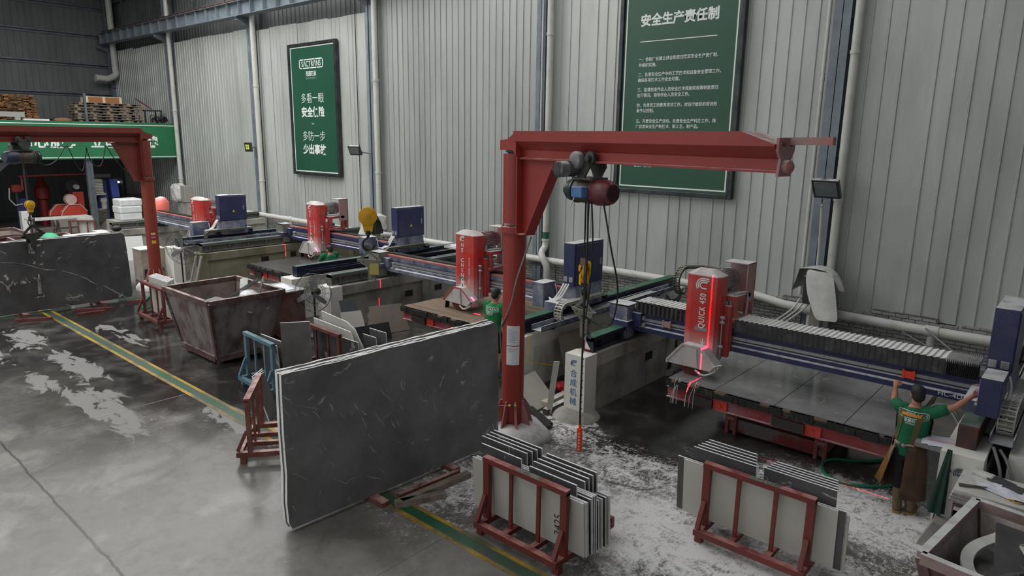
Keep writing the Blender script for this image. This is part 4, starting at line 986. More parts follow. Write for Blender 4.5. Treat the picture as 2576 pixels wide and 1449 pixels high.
def hoist(label, O, ang, hookz, pend, kind):
    """wire rope hoist on a trolley; O is the point under the arm flange"""
    t = thing('electric_hoist', label, 'hoist', O, 'electric hoists on the jib arms'); O = V(O)
    u = V((math.cos(ang), math.sin(ang), 0)); w = V((-u.y, u.x, 0)); F = lambda s, v, z: O+u*s+w*v+V((0, 0, z))
    for v in (-.14, .14):
        tr = MB(); tr.prism([(-.15, -.03), (-.13, .1), (.13, .1), (.15, -.03), (.06, -.16), (-.06, -.16)], lambda s, z, a: F(s, a, z), v-.012, v+.012); trolley = tr.build('trolley_plate', HGREY, t)
    for s in (-.12, .12):
        for v in (-.1, .1):
            mb = MB(); mb.cyl(F(s, v-.025, .09), F(s, v+.025, .09), .085, 20); mb.cyl(F(s, v*1.5-.03*(1 if v > 0 else -1), .09), F(s, v*1.75, .09), .04, 14); mb.build('wheel', HGREY, trolley, smooth=40)
    mb = MB(); mb.lathe(F(-.05, -.15, .06), -w, [(0, .11), (.05, .115), (.08, .1), (.1, .04)], 20); mb.build('gear_case', HLIGHT, trolley, smooth=40)
    if kind == 1:
        mb = MB(); mb.lathe(F(-.12, -.1, -.05), (-w), [(0, .06), (.05, .085), (.2, .085), (.2, .1), (.33, .1), (.345, .085), (.346, .01)], 22); tm = mb.build('trolley_motor', HLIGHT, trolley, smooth=40)
        mb = MB()
        for k in range(18):
            a = 2*PI*k/18; p = F(-.12+.088*math.cos(a), -.16, -.05+.088*math.sin(a)); mb.bar(p, p-w*.13, .006, .02, (u*math.cos(a)+V((0, 0, math.sin(a)))))
        mb.build('cooling_fins', HGREY, tm)
        mb = MB(); c = F(-.12, -.447, -.05)
        for k in range(-4, 5): h = math.sqrt(max(.01, .075**2-(k*.017)**2)); mb.bar(c+u*k*.017-V((0, 0, h)), c+u*k*.017+V((0, 0, h)), .005, .004, w)
        mb.build('fan_grille', DARK, tm)
    zc = -.33
    mb = MB(); mb.cyl(F(-.22, 0, zc), F(.16, 0, zc), .15, 28); dr = mb.build('drum_housing', HGREY, t, smooth=40)
    mb = MB(); mb.cyl(F(-.1, 0, zc), F(.1, 0, zc), .156, 28); mb.build('drum_window', mat('brown grease', (70, 58, 46), .6), dr, smooth=40)
    mb = MB(); mb.box(-.2, .2, -.13, .13, -.02, .02, Matrix.Translation(F(0, 0, -.17)) @ Matrix.Rotation(ang, 4, 'Z')); mb.build('hanger', HGREY, t)
    mb = MB(); mb.lathe(F(-.2, 0, zc), -u, [(0, .165), (.03, .165), (.05, .15), (.14, .14), (.15, .1), (.22, .09), (.23, .06)], 24); mb.build('gearbox', HGREEN if kind == 1 else HGREY, t, smooth=40)
    mb = MB(); mb.lathe(F(.14, 0, zc), u, [(0, .16), (.05, .17), (.12, .165), (.2, .16), (.27, .14), (.30, .11), (.305, .01)], 26); mo = mb.build('hoist_motor', HMAROON if kind == 1 else mat('dark blue motor end', (40, 46, 66), .4), t, smooth=40)
    if kind == 1:
        mb = MB(); c = F(.448, 0, zc)
        for k in range(-5, 6): h = math.sqrt(.11**2-(k*.019)**2); mb.bar(c+w*k*.019-V((0, 0, h)), c+w*k*.019+V((0, 0, h)), .006, .004, u); mb.bar(c+V((0, 0, k*.019))-w*h, c+V((0, 0, k*.019))+w*h, .006, .004, u)
        mb.build('motor_grille', mat('dark maroon grille', (60, 30, 34), .5), mo)
        mb = MB(); mb.box(-.1, .1, -.06, .06, -.07, .07, Matrix.Translation(F(.04, -.2, zc-.0)) @ Matrix.Rotation(ang, 4, 'Z'), bev=.015); mb.build('junction_box', HBLUE, t)
        mb = MB(); mb.box(-.14, .14, -.13, .1, 0, .012, Matrix.Translation(F(.05, -.03, zc+.16)) @ Matrix.Rotation(ang, 4, 'Z')); mb.build('cover_cloth', mat('grey rag', (120, 116, 110), .9), t)
        mb = MB(); mb.tube(bez([F(-.08, -.17, zc-.06), F(-.1, -.2, zc-.15), F(-.13, -.2, zc-.22)], 4), .008, 6); mb.build('cable_tail', WHITEP, t)
    else:
        mb = MB(); mb.box(-.2, .14, -.1, .1, -.11, .11, Matrix.Translation(F(.0, -.2, -.13)) @ Matrix.Rotation(ang, 4, 'Z'), bev=.03); mb.build('control_box', mat('old green cover', (58, 70, 64), .5, 0, (76, 84, 78), 4), t)
        mb = MB(); mb.sphere(F(.12, -.2, zc+.02), .05, 12, (1, .6, 1)); mb.build('yellow_knob', HYEL, t, smooth=60)
        mb = MB()
        for k in range(4): mb.torus(F(-.22-.05*k, 0, zc), .155, .01, w, Z, 20, 6)
        mb.build('cable_wrap', CABLEK, t, smooth=60)
    # rope, hook block and hook
    mb = MB(); hp = F(-.02, .0, 0); hx, hy = hp.x, hp.y
    for d in (-.03, .03): mb.cyl((hx+u.x*d, hy+u.y*d, O.z+zc), (hx+u.x*d*.8, hy+u.y*d*.8, hookz+.05), .007, 6)
    mb.build('wire_rope', DARK, t)
    hook_block(t, V((hx, hy, hookz)), V((.86, -.5, 0)) if kind == 1 else u, .11, HYEL)
    # pendant control on its cable
    if pend is not None:
        p0 = F(.17, -.16, zc-.1); pz0, pz1 = pend; q = V((p0.x, p0.y, 0))
        mb = MB(); mb.tube(bez([p0, q+V((.01, 0, 3.2)), q+V((-.01, .01, 2.2)), q+V((0, -.01, 1.2)), q+V((0, 0, pz1))], 8), .013, 7); mb.tube(bez([p0+V((.03, .03, 0)), q+V((.06, .04, 3.4)), q+V((.07, .03, 2.9)), q+V((.02, 0, 2.3))], 8), .01, 6)
        mb.tube(bez([p0+V((-.04, 0, 0)), q+V((-.05, .02, 3.4)), q+V((-.03, .02, 2.6)), q+V((-.01, 0, 2.2))], 8), .008, 6)
        for k in range(14): mb.torus(q+V((0, 0, 2.25-.1*k)), .016, .005, (1, 0, .4), (0, 1, .2), 8, 5)
        pc = mb.build('pendant_cable', CABLEK, t, smooth=60)
        mb = MB(); mb.box(-.03, .03, -.028, .028, pz0, pz1-.02, Matrix.Translation(q), bev=.008); mb.cyl(q+V((0, 0, pz1-.03)), q+V((0, 0, pz1+.03)), .02, 10)
        for k in range(4): mb.sphere(q+V((-.03, 0, pz0+.05+.09*k)), .016, 8)
        pd = mb.build('pendant_control', mat('orange pendant', (236, 70, 30), .4, emit=.0), t)
        for k in range(6):
            mb = MB(); c = q+V((.012, -.028, pz0+.045+.045*k)); mb.cyl(c, c+V((0, -.008, 0)), .013, 12); mb.build('button', WHITEP, pd, smooth=40)
        mb = MB(); mb.box(-.04, .04, -.004, .004, -.05, .05, Matrix.Translation(q+V((-.05, 0, 3.05)))); mb.build('tag', mat('rusty tag', (112, 86, 78), .7), t)
        mb = MB(); mb.tube(bez([F(.38, -.1, zc-.1), F(.5, -.05, -1.0), F(.6, 0, -1.5), F(.55, .0, -1.9), F(.4, 0, -2.05), F(.25, -.08, -2.0), q+V((0, 0, 2.35))], 8), .011, 6); mb.build('loop_cable', CABLEK, t, smooth=60)
    return t
def hook_block(t, P, u, r, m, hookonly=False):
    w = V((-u.y, u.x, 0))
    mb = MB()
    for s in (-1, 1): mb.lathe(P+w*s*.02, w*s, [(0, r), (.03, r*.97), (.045, r*.7), (.05, .02)], 24)
    mb.prism([(-r*.75, -.02), (r*.75, -.02), (r*.42, -r*1.7), (-r*.42, -r*1.7)], lambda a, z, q: P+u*a+w*q+V((0, 0, z)), -.035, .035)
    hb = mb.build('hook_block', m, t, smooth=40)
    mb = MB(); mb.cyl(P-w*.085, P+w*.085, r*.25, 14); mb.prism([(-r*.27, r*.3), (r*.27, r*.3), (r*.27, -r*1.9), (-r*.27, -r*1.9)], lambda a, z, q: P+u*a-w*(.075-q)+V((0, 0, z)), 0, .012); mb.build('side_plate', m, hb, smooth=40)
    mb = MB(); mb.bar(P+u*r*.5+w*-.074+V((0, 0, r*.4)), P-u*r*.3+w*-.074-V((0, 0, r*.6)), .03, .006, w); mb.bar(P-u*r*.5+w*-.074+V((0, 0, r*.55)), P-u*r*.1+w*-.074+V((0, 0, r*.85)), .03, .006, w); mb.build('black_stripe', DARK, hb)
    c = P+V((0, 0, -r*3.0)); R = r*.62; mb = MB()
    pts = [P+V((0, 0, -r*1.6)), P+V((0, 0, -r*2.15))]+[c+u*R*math.sin(a)+V((0, 0, R*math.cos(a))) for a in [PI*2*k/24 for k in range(1, 19)]]
    tp = [r*.17]*2+[r*(.19-.011*abs(k-9)) for k in range(18)]
    mb.tube(pts, r*.17, 8, taper=tp); mb.cyl(P+V((0, 0, -r*1.95)), P+V((0, 0, -r*1.55)), r*.3, 12); mb.build('hook', mat('dark forged hook', (52, 46, 42), .5, .5), t, smooth=60)
def slab_clamp(label, P, u, sc=1., col=None):
    """scissor clamp for lifting slabs: ring, two crossed arms, hanging jaws"""
    t = thing('slab_clamp', label, 'lifting clamp', P); P = V(P); w = V((-u.y, u.x, 0)); m = col or mat('worn grey green clamp steel', (126, 128, 116), .5, .3, (96, 96, 86), 6, dust=.4)
    F = lambda s, v, z: P+u*s*sc+w*v*sc+V((0, 0, z*sc))
    mb = MB(); mb.torus(F(0, 0, -.09), .085*sc, .014*sc, u, Z, 22, 8); mb.build('ring', m, t, smooth=60)
    for s in (-1, 1):
        mb = MB(); mb.bar(F(.03*s, .015*s, -.16), F(-.26*s, .015*s, -.40), .016*sc, .06*sc, (0, 0, 1)); mb.cyl(F(.03*s, -.03, -.17), F(.03*s, .04, -.17), .028*sc, 12); mb.cyl(F(-.25*s, -.03, -.40), F(-.25*s, .04, -.40), .03*sc, 12); mb.build('scissor_arm', m, t)
    mb = MB(); mb.prism([(-.28, -.36), (.28, -.38), (.27, -.46), (.16, -.5), (.15, -.75), (.06, -.86), (-.02, -.84), (-.03, -.55), (-.18, -.46)], lambda a, z, q: F(a, q, z), -.05, -.03)
    mb.prism([(-.28, -.36), (.24, -.38), (.2, -.48), (.13, -.5), (.12, -.72), (.05, -.8), (-.0, -.78), (-.02, -.55), (-.18, -.46)], lambda a, z, q: F(a, q, z), .05, .07); bd = mb.build('clamp_body', m, t)
    for q in (-.015, .03):
        mb = MB(); mb.box(-.035*sc, .035*sc, -.01*sc, .01*sc, -.26*sc, 0, Matrix.Translation(F(.1, q, -.62)) @ Matrix.Rotation(math.atan2(u.y, u.x), 4, 'Z') @ Matrix.Rotation(.15 if q > 0 else -.1, 4, 'X')); mb.build('jaw', HLIGHT, t)
    for a, z in ((.02, -.47), (.1, -.78), (-.12, -.42)):
        mb = MB(); mb.cyl(F(a, -.065, z), F(a, .085, z), .02*sc, 10); mb.build('pin', HGREY, bd, smooth=40)
    return t
u1 = V((math.cos(A1), math.sin(A1), 0))
H1 = F1(1.62, 0, 4.27)
hoist('electric hoist with maroon motor and blue box under the middle crane arm', tuple(H1), A1, 2.92, (.44, .80), 1)
slab_clamp('grey green scissor slab clamp hanging from the yellow hook in the middle', (H1.x-.02, H1.y, 2.66), u1, .78)
A2 = math.atan2(-3.84, 1.45)
crane2, F2 = jib('dull red pillar jib crane at left, arm reaching out of the picture', (-21.62, 8.30), A2, 6.2, 0, CRANED, mat('old crane red rusty', (134, 54, 40), .55, 0, (160, 112, 104), .9, amount=.3, stretch=(1, 1, .4)), endfit=False, top=4.72)
H2 = F2(3.55, 0, 4.30)
hoist('grimy electric hoist with green cover under the left crane arm', tuple(H2), A2, 2.80, None, 2)
slab_clamp('black scissor slab clamp below the yellow striped hook at left edge', (H2.x, H2.y, 2.46), V((math.cos(A2), math.sin(A2), 0)), 1.0, mat('black clamp steel', (46, 46, 44), .5, .3, (70, 68, 62), 6))
# pendant rope with a wrapped handle and the looping supply cable on the left arm
mb = MB(); q = F2(3.45, -.15, 0); mb.tube(bez([(q.x, q.y, 3.9), (q.x+.03, q.y-.02, 2.8), (q.x+.02, q.y, 1.6), (q.x+.0, q.y, .95)], 8), .02, 7)
pc = mb.build('pendant_cable', mat('brown wrapped cable', (84, 70, 64), .7), bpy.data.objects['electric_hoist.001'], smooth=60)
mb = MB(); mb.cyl((q.x, q.y, .95), (q.x, q.y-.02, .50), .045, 12); mb.build('pendant_handle', mat('taped handle', (150, 146, 142), .8, 0, (110, 106, 102), 9), pc, smooth=40)
mb = MB(); mb.torus((q.x+.03, q.y, .93), .07, .016, u1, Z, 16, 6); mb.build('pendant_loop', mat('pale rope', (150, 132, 122), .8), pc, smooth=60)
mb = MB(); zf = 4.28
S = [(3.2, -.05), (2.9, -.25), (2.6, -.1), (2.35, .28), (2.25, .3), (2.05, -.3), (1.9, -.45), (1.75, .1), (1.72, .28), (1.62, -.2), (1.35, -.32), (1.15, .25), (1.1, .3), (.9, -.1), (.55, -.55), (.3, -.4), (.22, .35)]
mb.tube(bez([F2(s, -.12, 3.95+z*.8) for s, z in S], 8), .012, 6); mb.cyl(F2(2.9, -.12, 4.21), F2(1.0, -.12, 4.23), .005, 5)
mb.build('festoon_cable', CABLEK, crane2, smooth=60)
for z, c, s in ((1.62, (206, 190, 120), .06), (1.52, (190, 110, 150), .05), (1.36, (210, 176, 60), .09)):
    c0 = V((-21.62, 8.30, 0)); a0 = math.atan2(-8.3, 21.62)-.15; mb = MB()
    rings = [[mb.bm.verts.new(c0+V((r*math.cos(a), r*math.sin(a), zz))) for r, zz in ((.172, z), (.1745, z), (.1745, z+s), (.172, z+s))] for a in [a0+.7*k/6 for k in range(7)]]
    mb.skin(rings); mb.build('sticker', mat('sticker %d' % c[0], c, .6), crane2)
# overhead crane hook between the saws
P = V((-11.05, 8.3, 3.05)); ang = A1
t = thing('crane_hook', 'large yellow striped hook block hanging in front of the middle saws', 'hook', tuple(P))
mb = MB()
for d in (-.12, .12): mb.cyl(P+V((d*.3, d, 0)), P+V((d*.3-.0, d, 9.5)), .008, 6)
mb.build('wire_rope', DARK, t)
hook_block(t, P, V((-.6, -.8, 0)), .185, HYEL)
slab_clamp('grey scissor slab clamp with a yellow pad below the large yellow hook', (P.x, P.y, P.z-.55), V((.75, .66, 0)), .85)
mb = MB(); mb.box(-.09, .09, -.02, .02, -.11, .11, Matrix.Translation((P.x+.12, P.y+.03, P.z-1.05)) @ Matrix.Rotation(.7, 4, 'Z')); o = mb.build('yellow_pad', mat('dull yellow pad', (170, 160, 90), .7), [x for x in bpy.data.objects if x.name.startswith('slab_clamp')][-1])
# ---------------------------------------------------------------- slab racks
OFFDULL = mat('dull grey slab', (112, 112, 110), .6, 0, (92, 92, 90), 3)
RACKR = mat('red oxide rack', (112, 46, 43), .5, 0, (92, 44, 42), 3, amount=.4, dust=.45, dustcol=(176, 120, 116))
RACKB = mat('old maroon rack', (96, 46, 44), .55, 0, (122, 84, 78), 4, amount=.4)
RACKP = mat('brown rusted rack', (112, 66, 56), .6, .1, (150, 100, 92), 4, amount=.4, dust=.5, dustcol=(190, 160, 154))
RACKC = mat('blue grey rack', (82, 116, 130), .5, 0, (104, 130, 138), 3, amount=.4)
TEALTX = mat('teal stencil', (70, 130, 116), .6, 0, (120, 90, 84), 14, amount=.35)
def rack(label, W, H, D, m, loc, rotz=0, mids=(1/3, 2/3), top_text=None):
    t = thing('slab_rack', label, 'slab rack', loc, 'steel racks for stone slabs', rotz)
    def b(name, *bars):
        mb = MB()
        for a in bars: mb.bar(*a)
        o = mb.build(name, m, None); o.parent = t; return o
    w = .085; x0, x1 = w/2, W-w/2; zb = .17
    o = b('top_bar', ((0, 0, H), (W, 0, H), w, .06))
    if top_text:
        cu = text(top_text, .09, (W*.42, -.035, H+.0325), (1, 0, 0), (0, 1, 0), TEALTX, None, 'stencil_text', .015, .95); cu.parent = o
    for x in (x0, x1): b('upright', ((x, 0, zb), (x, 0, H), .06, w, (1, 0, 0)))
    for f in mids: b('mid_bar', ((W*f, .01, zb), (W*f, .01, H-.03), .03, .045, (1, 0, 0)))
    for x in (x0, x1): b('front_brace', ((x, -.03, H*.52), (x, -.17, zb+.02), .05, .05, (0, 1, 0)))
    b('base_front', ((0, -.15, zb-.03), (W, -.15, zb-.03), .08, .07))
    for x in (x0, x1): b('base_end', ((x, -.17, zb-.035), (x, D, zb-.035), .08, .07))
    for f in mids: b('base_crossbar', ((W*f, -.13, zb-.035), (W*f, D-.03, zb-.035), .07, .06))
    b('base_back', ((0, D-.03, zb+.0), (W, D-.03, zb+.0), .05, .13))
    for x in (x0, x1):
        for y in (-.1, D-.12): b('foot', ((x, y, 0), (x, y, zb-.07), .08, .08, (1, 0, 0)))
    return t
def lean_slab(label, x0, x1, y, h, lean, z0=.168, face='dark', group=None, th=.02, rotz=0, origin=None, cut=None):
    """a slab standing on edge, its foot at y, its head lean nearer; -Y face first"""
    F = {'dark': (STONE, EDGEG, BACKG), 'pale': (BACKG, EDGEG, STONE), 'grey': (BACKG, EDGEG, BACKG), 'dull': (OFFDULL, EDGEG, OFFDULL)}[face]
    mb = MB(); w = x1-x0
    poly = cut or [(0, 0), (w, 0), (w, h), (0, h)]
    mb.prism([(u-w/2, v) for u, v in poly], lambda u, v, a: (u, a, v), 0, th)
    a = math.atan2(lean, h); R = Matrix.Rotation(a, 4, 'X')
    o = mb.build('stone_slab', F, xf=R)
    for p in o.data.polygons:
        n = R.to_3x3().inverted() @ p.normal; p.material_index = 0 if n.y < -.9 else 2 if n.y > .9 else 1
    L_ = V(((x0+x1)/2, y, z0))
    if rotz: L_ = V(origin)+Matrix.Rotation(rotz, 3, 'Z') @ (L_-V(origin)); o.rotation_euler = (0, 0, rotz)
    o.location = L_; tag(o, label, 'stone slab', group); return o
ORD = ('first', 'second', 'third', 'fourth', 'fifth', 'sixth', 'seventh', 'eighth', 'ninth', 'tenth', 'eleventh', 'twelfth', 'thirteenth', 'fourteenth')
# A: loaded rack in front of the crane
rack('red slab rack stencilled in teal, loaded, right of the big leaning dark slabs', 1.22, .92, .95, RACKR, (-5.13, 5.43, 0), 0, top_text='圣超石业')
G = 'slabs in the rack right of the big dark slabs'; R_ = 'in the rack right of the big dark slabs'
yy = 5.52
def nxt(d=.0235):
    global yy; yy += d; return yy
s0 = lean_slab('pale backed slab with pen numbers, frontmost '+R_, -5.40, -3.76, nxt(), .66, .05, face='pale', group=G)
text('2425-4', .15, (-4.05, yy-.03, .3), (0, 0, 1), (-1, 0, 0), DARK, s0, 'pen_number', -.012, .9)
lean_slab('pale backed long slab, second from the front '+R_, -5.36, -3.74, nxt(), .67, .05, face='pale', group=G)
lean_slab('pale backed long slab, third from the front '+R_, -5.37, -3.74, nxt(), .66, .05, face='pale', group=G)
y_ = nxt()
lean_slab('tall dark slab with white vein, frontmost of left pile '+R_, -5.31, -4.68, y_, .84, .06, group=G)
lean_slab('tall dark slab, frontmost of the right pile '+R_, -4.56, -3.90, y_, .80, .06, group=G)
lean_slab('long dark slab, fifth layer from the front '+R_, -5.35, -3.73, nxt(), .68, .05, group=G)
for k in range(3): lean_slab('long dark slab, %s behind the front tall pair %s' % (ORD[k+1], R_), -5.36+.01*k, -3.73+.008*k, nxt(), .70+.005*k, .05, group=G)
for k in range(4):
    y_ = nxt(.03)
    lean_slab('tall dark slab, %s of left pile counted from the front %s' % (ORD[k+1], R_), -5.42+.015*k, -4.70+.03*k, y_, .86+.012*k, .06, group=G)
    lean_slab('tall dark slab, %s of right pile counted from the front %s' % (ORD[k+1], R_), -4.60+.02*k, -3.88+.014*k, y_, .80+.02*k, .06, group=G)
    lean_slab('low long slab between the tall ones, %s counted from the front %s' % (ORD[k], R_), -5.33, -3.72+.01*k, nxt(.024), .62, .045, face='grey' if k % 2 else 'dark', group=G)
lean_slab('rearmost low slab '+R_, -4.9, -3.70, nxt(), .58, .04, group=G)
# B: second loaded rack
rack('red slab rack with faded stencil, loaded, in front of the near cutting table', 1.25, .93, .95, RACKR, (-3.14, 7.04, 0), 0, top_text='圣超石业')
G = 'slabs in the rack in front of the near table'; R_ = 'in the rack before the near table'
yy = 7.14
lean_slab('pale backed long slab, frontmost '+R_, -3.44, -1.69, nxt(), .70, .05, face='pale', group=G)
lean_slab('long slab showing a dark strip at both ends, second '+R_, -3.53, -1.62, nxt(), .705, .05, group=G)
lean_slab('pale slab sticking out furthest right '+R_, -3.2, -1.59, nxt(), .66, .05, face='pale', group=G)
for k in range(5):
    y_ = nxt(.034)
    lean_slab('tall dark slab, %s of left pile counted from the front %s' % (ORD[k], R_), -3.36+.03*k, -2.60-.014*k, y_, .86+.02*k, .06, group=G)
    lean_slab('tall dark slab, %s of right pile counted from the front %s' % (ORD[k], R_), -2.51+.02*k, -1.74-.01*k, y_, .88+.012*k, .06, group=G)
# C: blue rack
rack('blue grey slab rack on castors behind the leaning dark slabs', 1.12, .98, .8, RACKC, (-11.86, 6.02, 0), -.06, top_text='LOGSY')
G = 'slabs in the blue grey rack'
lean_slab('dark slab leaning low in the blue grey rack', -11.5, -10.95, 6.18, .72, .05, group=G)
lean_slab('grey slab behind the dark one in the blue grey rack', -11.62, -10.85, 6.26, .80, .06, face='dull', group=G)
for k in range(3): lean_slab('tall grey slab standing edge on at right end of blue grey rack, %s one' % ('nearest', 'middle', 'rearmost')[k], -10.88, -10.38, 6.2+.07*k, 1.18-.1*k, .1, face='dull', group=G, rotz=.95, origin=(-10.88, 6.2, 0))
yy = 5.25
for k in range(3): lean_slab('small grey offcut slab leaning in front of blue grey rack, %s from the left' % ORD[k], -10.45+.09*k, -10.05+.09*k, 5.62+.05*k, .72, .22, z0=.0, face='dull' if k else 'dark', group='offcuts before the blue grey rack', rotz=-.9, origin=(-10.3, 5.6, 0))
# D: empty rack by the big slab
rack('empty brown rusted slab rack left of the big leaning dark slabs', 1.10, .95, .95, RACKP, (-9.60, 5.06, 0), math.radians(-38), mids=(.36, .64))
# E: rack by the fan
rack('maroon slab rack with two cut white slabs, behind the leaning dark slabs', 1.32, .92, .8, RACKB, (-11.9, 7.28, 0), -.04)
yy = 7.40; G = 'slabs in the maroon rack near the fan'
lean_slab('dark slab in the maroon rack near the fan, frontmost', -11.75, -10.25, nxt(.03), .66, .05, group=G)
lean_slab('white slab with angled corner in maroon rack near the fan, lower one', -11.75, -10.45, nxt(.05), .84, .06, face='grey', group=G, cut=[(0, 0), (1.3, 0), (1.3, .6), (1.22, .8), (0, .86)])
lean_slab('white slab with cut corner in maroon rack near the fan, taller one', -11.75, -10.35, nxt(.12), .96, .07, face='grey', group=G, cut=[(.15, 0), (1.4, 0), (1.4, .5), (1.2, .82), (.95, .93), (.12, 1.0)])
lean_slab('narrow dark slab at right end of maroon rack near the fan', -10.5, -10.1, nxt(.14), .72, .06, group=G)
lean_slab('narrow pale edged slab rearmost in maroon rack near the fan', -10.45, -9.95, nxt(.12), .82, .06, group=G)
# F: rack beside the left crane
rack('maroon slab rack with pale tiles between left crane and the stone skip', 1.38, .92, .85, RACKB, (-18.2, 6.62, 0), -.03, mids=(.38, .68))
yy = 6.72; G = 'tiles in the rack by the left crane'
for k in range(6): lean_slab('pale grey slab %s from the front in the rack by the left crane' % ORD[k], -17.95+.01*k, -16.85, nxt(.03), .93+.01*k, .05, face='grey', group=G)

# ---------------------------------------------------------------- stacks of big slabs
# veins of the front slabs: (width, points along and up the face)
VEINS_A = [(0.03, [(0.548, 1.546), (0.484, 1.495), (0.442, 1.457)]), (0.008, [(0.431, 1.431), (0.399, 1.381)]), (0.022, [(0.596, 1.434), (0.619, 1.368), (0.634, 1.314)]), (0.012, [(0.369, 1.39), (0.418, 1.347), (0.465, 1.244)]), (0.016, [(0.926, 1.343), (0.958, 1.282), (0.979, 1.235)]), (0.018, [(1.035, 1.219), (1.068, 1.168), (1.102, 1.137)]), (0.012, [(1.011, 1.164), (1.055, 1.067), (1.098, 0.959)]), (0.012, [(1.218, 1.167), (1.263, 1.048), (1.321, 0.988), (1.368, 0.887)]), (0.01, [(1.281, 1.454), (1.373, 1.335), (1.492, 1.207)]), (0.016, [(1.465, 0.955), (1.501, 0.879), (1.538, 0.824)]), (0.01, [(1.539, 0.966), (1.575, 0.879), (1.612, 0.801)]), (0.008, [(1.602, 1.133), (1.664, 1.039)]), (0.016, [(1.649, 1.477), (1.629, 1.396), (1.666, 1.311)]), (0.009, [(1.679, 1.448), (1.678, 1.318)]), (0.01, [(2.051, 1.21), (2.012, 1.153)]), (0.012, [(2.159, 1.057), (2.187, 0.935), (2.215, 0.847)]), (0.008, [(1.946, 1.16), (1.973, 1.063)]), (0.009, [(1.119, 0.868), (1.164, 0.789)]), (0.01, [(1.128, 0.726), (1.185, 0.632), (1.255, 0.565)]), (0.01, [(0.606, 0.452), (0.702, 0.374), (0.789, 0.32), (0.856, 0.349), (1.016, 0.322)]), (0.012, [(1.073, 0.312), (1.178, 0.252), (1.333, 0.161)]), (0.008, [(-0.02, 1.568), (0.033, 1.496), (0.094, 1.383)]), (0.007, [(0.137, 1.476), (0.181, 1.377)]), (0.006, [(0.073, 0.718), (0.188, 0.626), (0.304, 0.522)]), (0.008, [(1.264, 0.353), (1.359, 0.252)]), (0.009, [(0.064, 0.3), (0.109, 0.2)]), (0.007, [(0.433, 0.36), (0.409, 0.286)]), (0.012, [(2.872, 1.053), (2.916, 1.089)]), (0.006, [(1.536, 0.659), (1.636, 0.571)]), (0.006, [(0.485, 0.937), (0.564, 0.798)]), (0.006, [(0.402, 0.924), (0.481, 0.827)]), (0.006, [(0.707, 1.293), (0.791, 1.187)]), (0.007, [(0.869, 1.267), (0.9, 1.196)]), (0.006, [(0.581, 0.679), (0.632, 0.599)]), (0.006, [(-0.026, 1.066), (0.01, 1.015)]), (0.007, [(2.203, 0.724), (2.231, 0.669)]), (0.006, [(0.222, 1.432), (0.317, 1.347)]), (0.005, [(0.187, 1.519), (0.541, 1.36)]), (0.006, [(1.333, 1.005), (1.528, 1.1)])]
VEINS_B = [(0.014, [(0.904, 1.281), (1.137, 1.177), (1.329, 1.087)]), (0.02, [(1.329, 1.087), (1.497, 1.032), (1.654, 1.005)]), (0.018, [(1.765, 0.981), (2.049, 0.846), (2.176, 0.78)]), (0.022, [(2.176, 0.78), (2.321, 0.691), (2.447, 0.574), (2.594, 0.472)]), (0.022, [(2.714, 0.434), (2.814, 0.369), (3.015, 0.195), (3.204, 0.052), (3.308, -0.031)]), (0.05, [(1.28, 1.649), (1.346, 1.684), (1.403, 1.709)]), (0.035, [(1.147, 1.554), (1.205, 1.593)]), (0.04, [(1.387, 1.48), (1.428, 1.497), (1.471, 1.535)]), (0.035, [(1.173, 1.228), (1.206, 1.251), (1.233, 1.285)]), (0.03, [(1.362, 1.399), (1.396, 1.423)]), (0.03, [(1.31, 1.201), (1.404, 1.198)]), (0.02, [(2.07, 0.219), (2.132, 0.248)]), (0.02, [(2.5, 1.651), (2.569, 1.664)]), (0.02, [(2.593, 1.554), (2.631, 1.589)]), (0.012, [(0.497, 1.35), (0.669, 1.319), (0.904, 1.281)])]
VEIN = mat('white calcite vein', (176, 172, 166), .5)
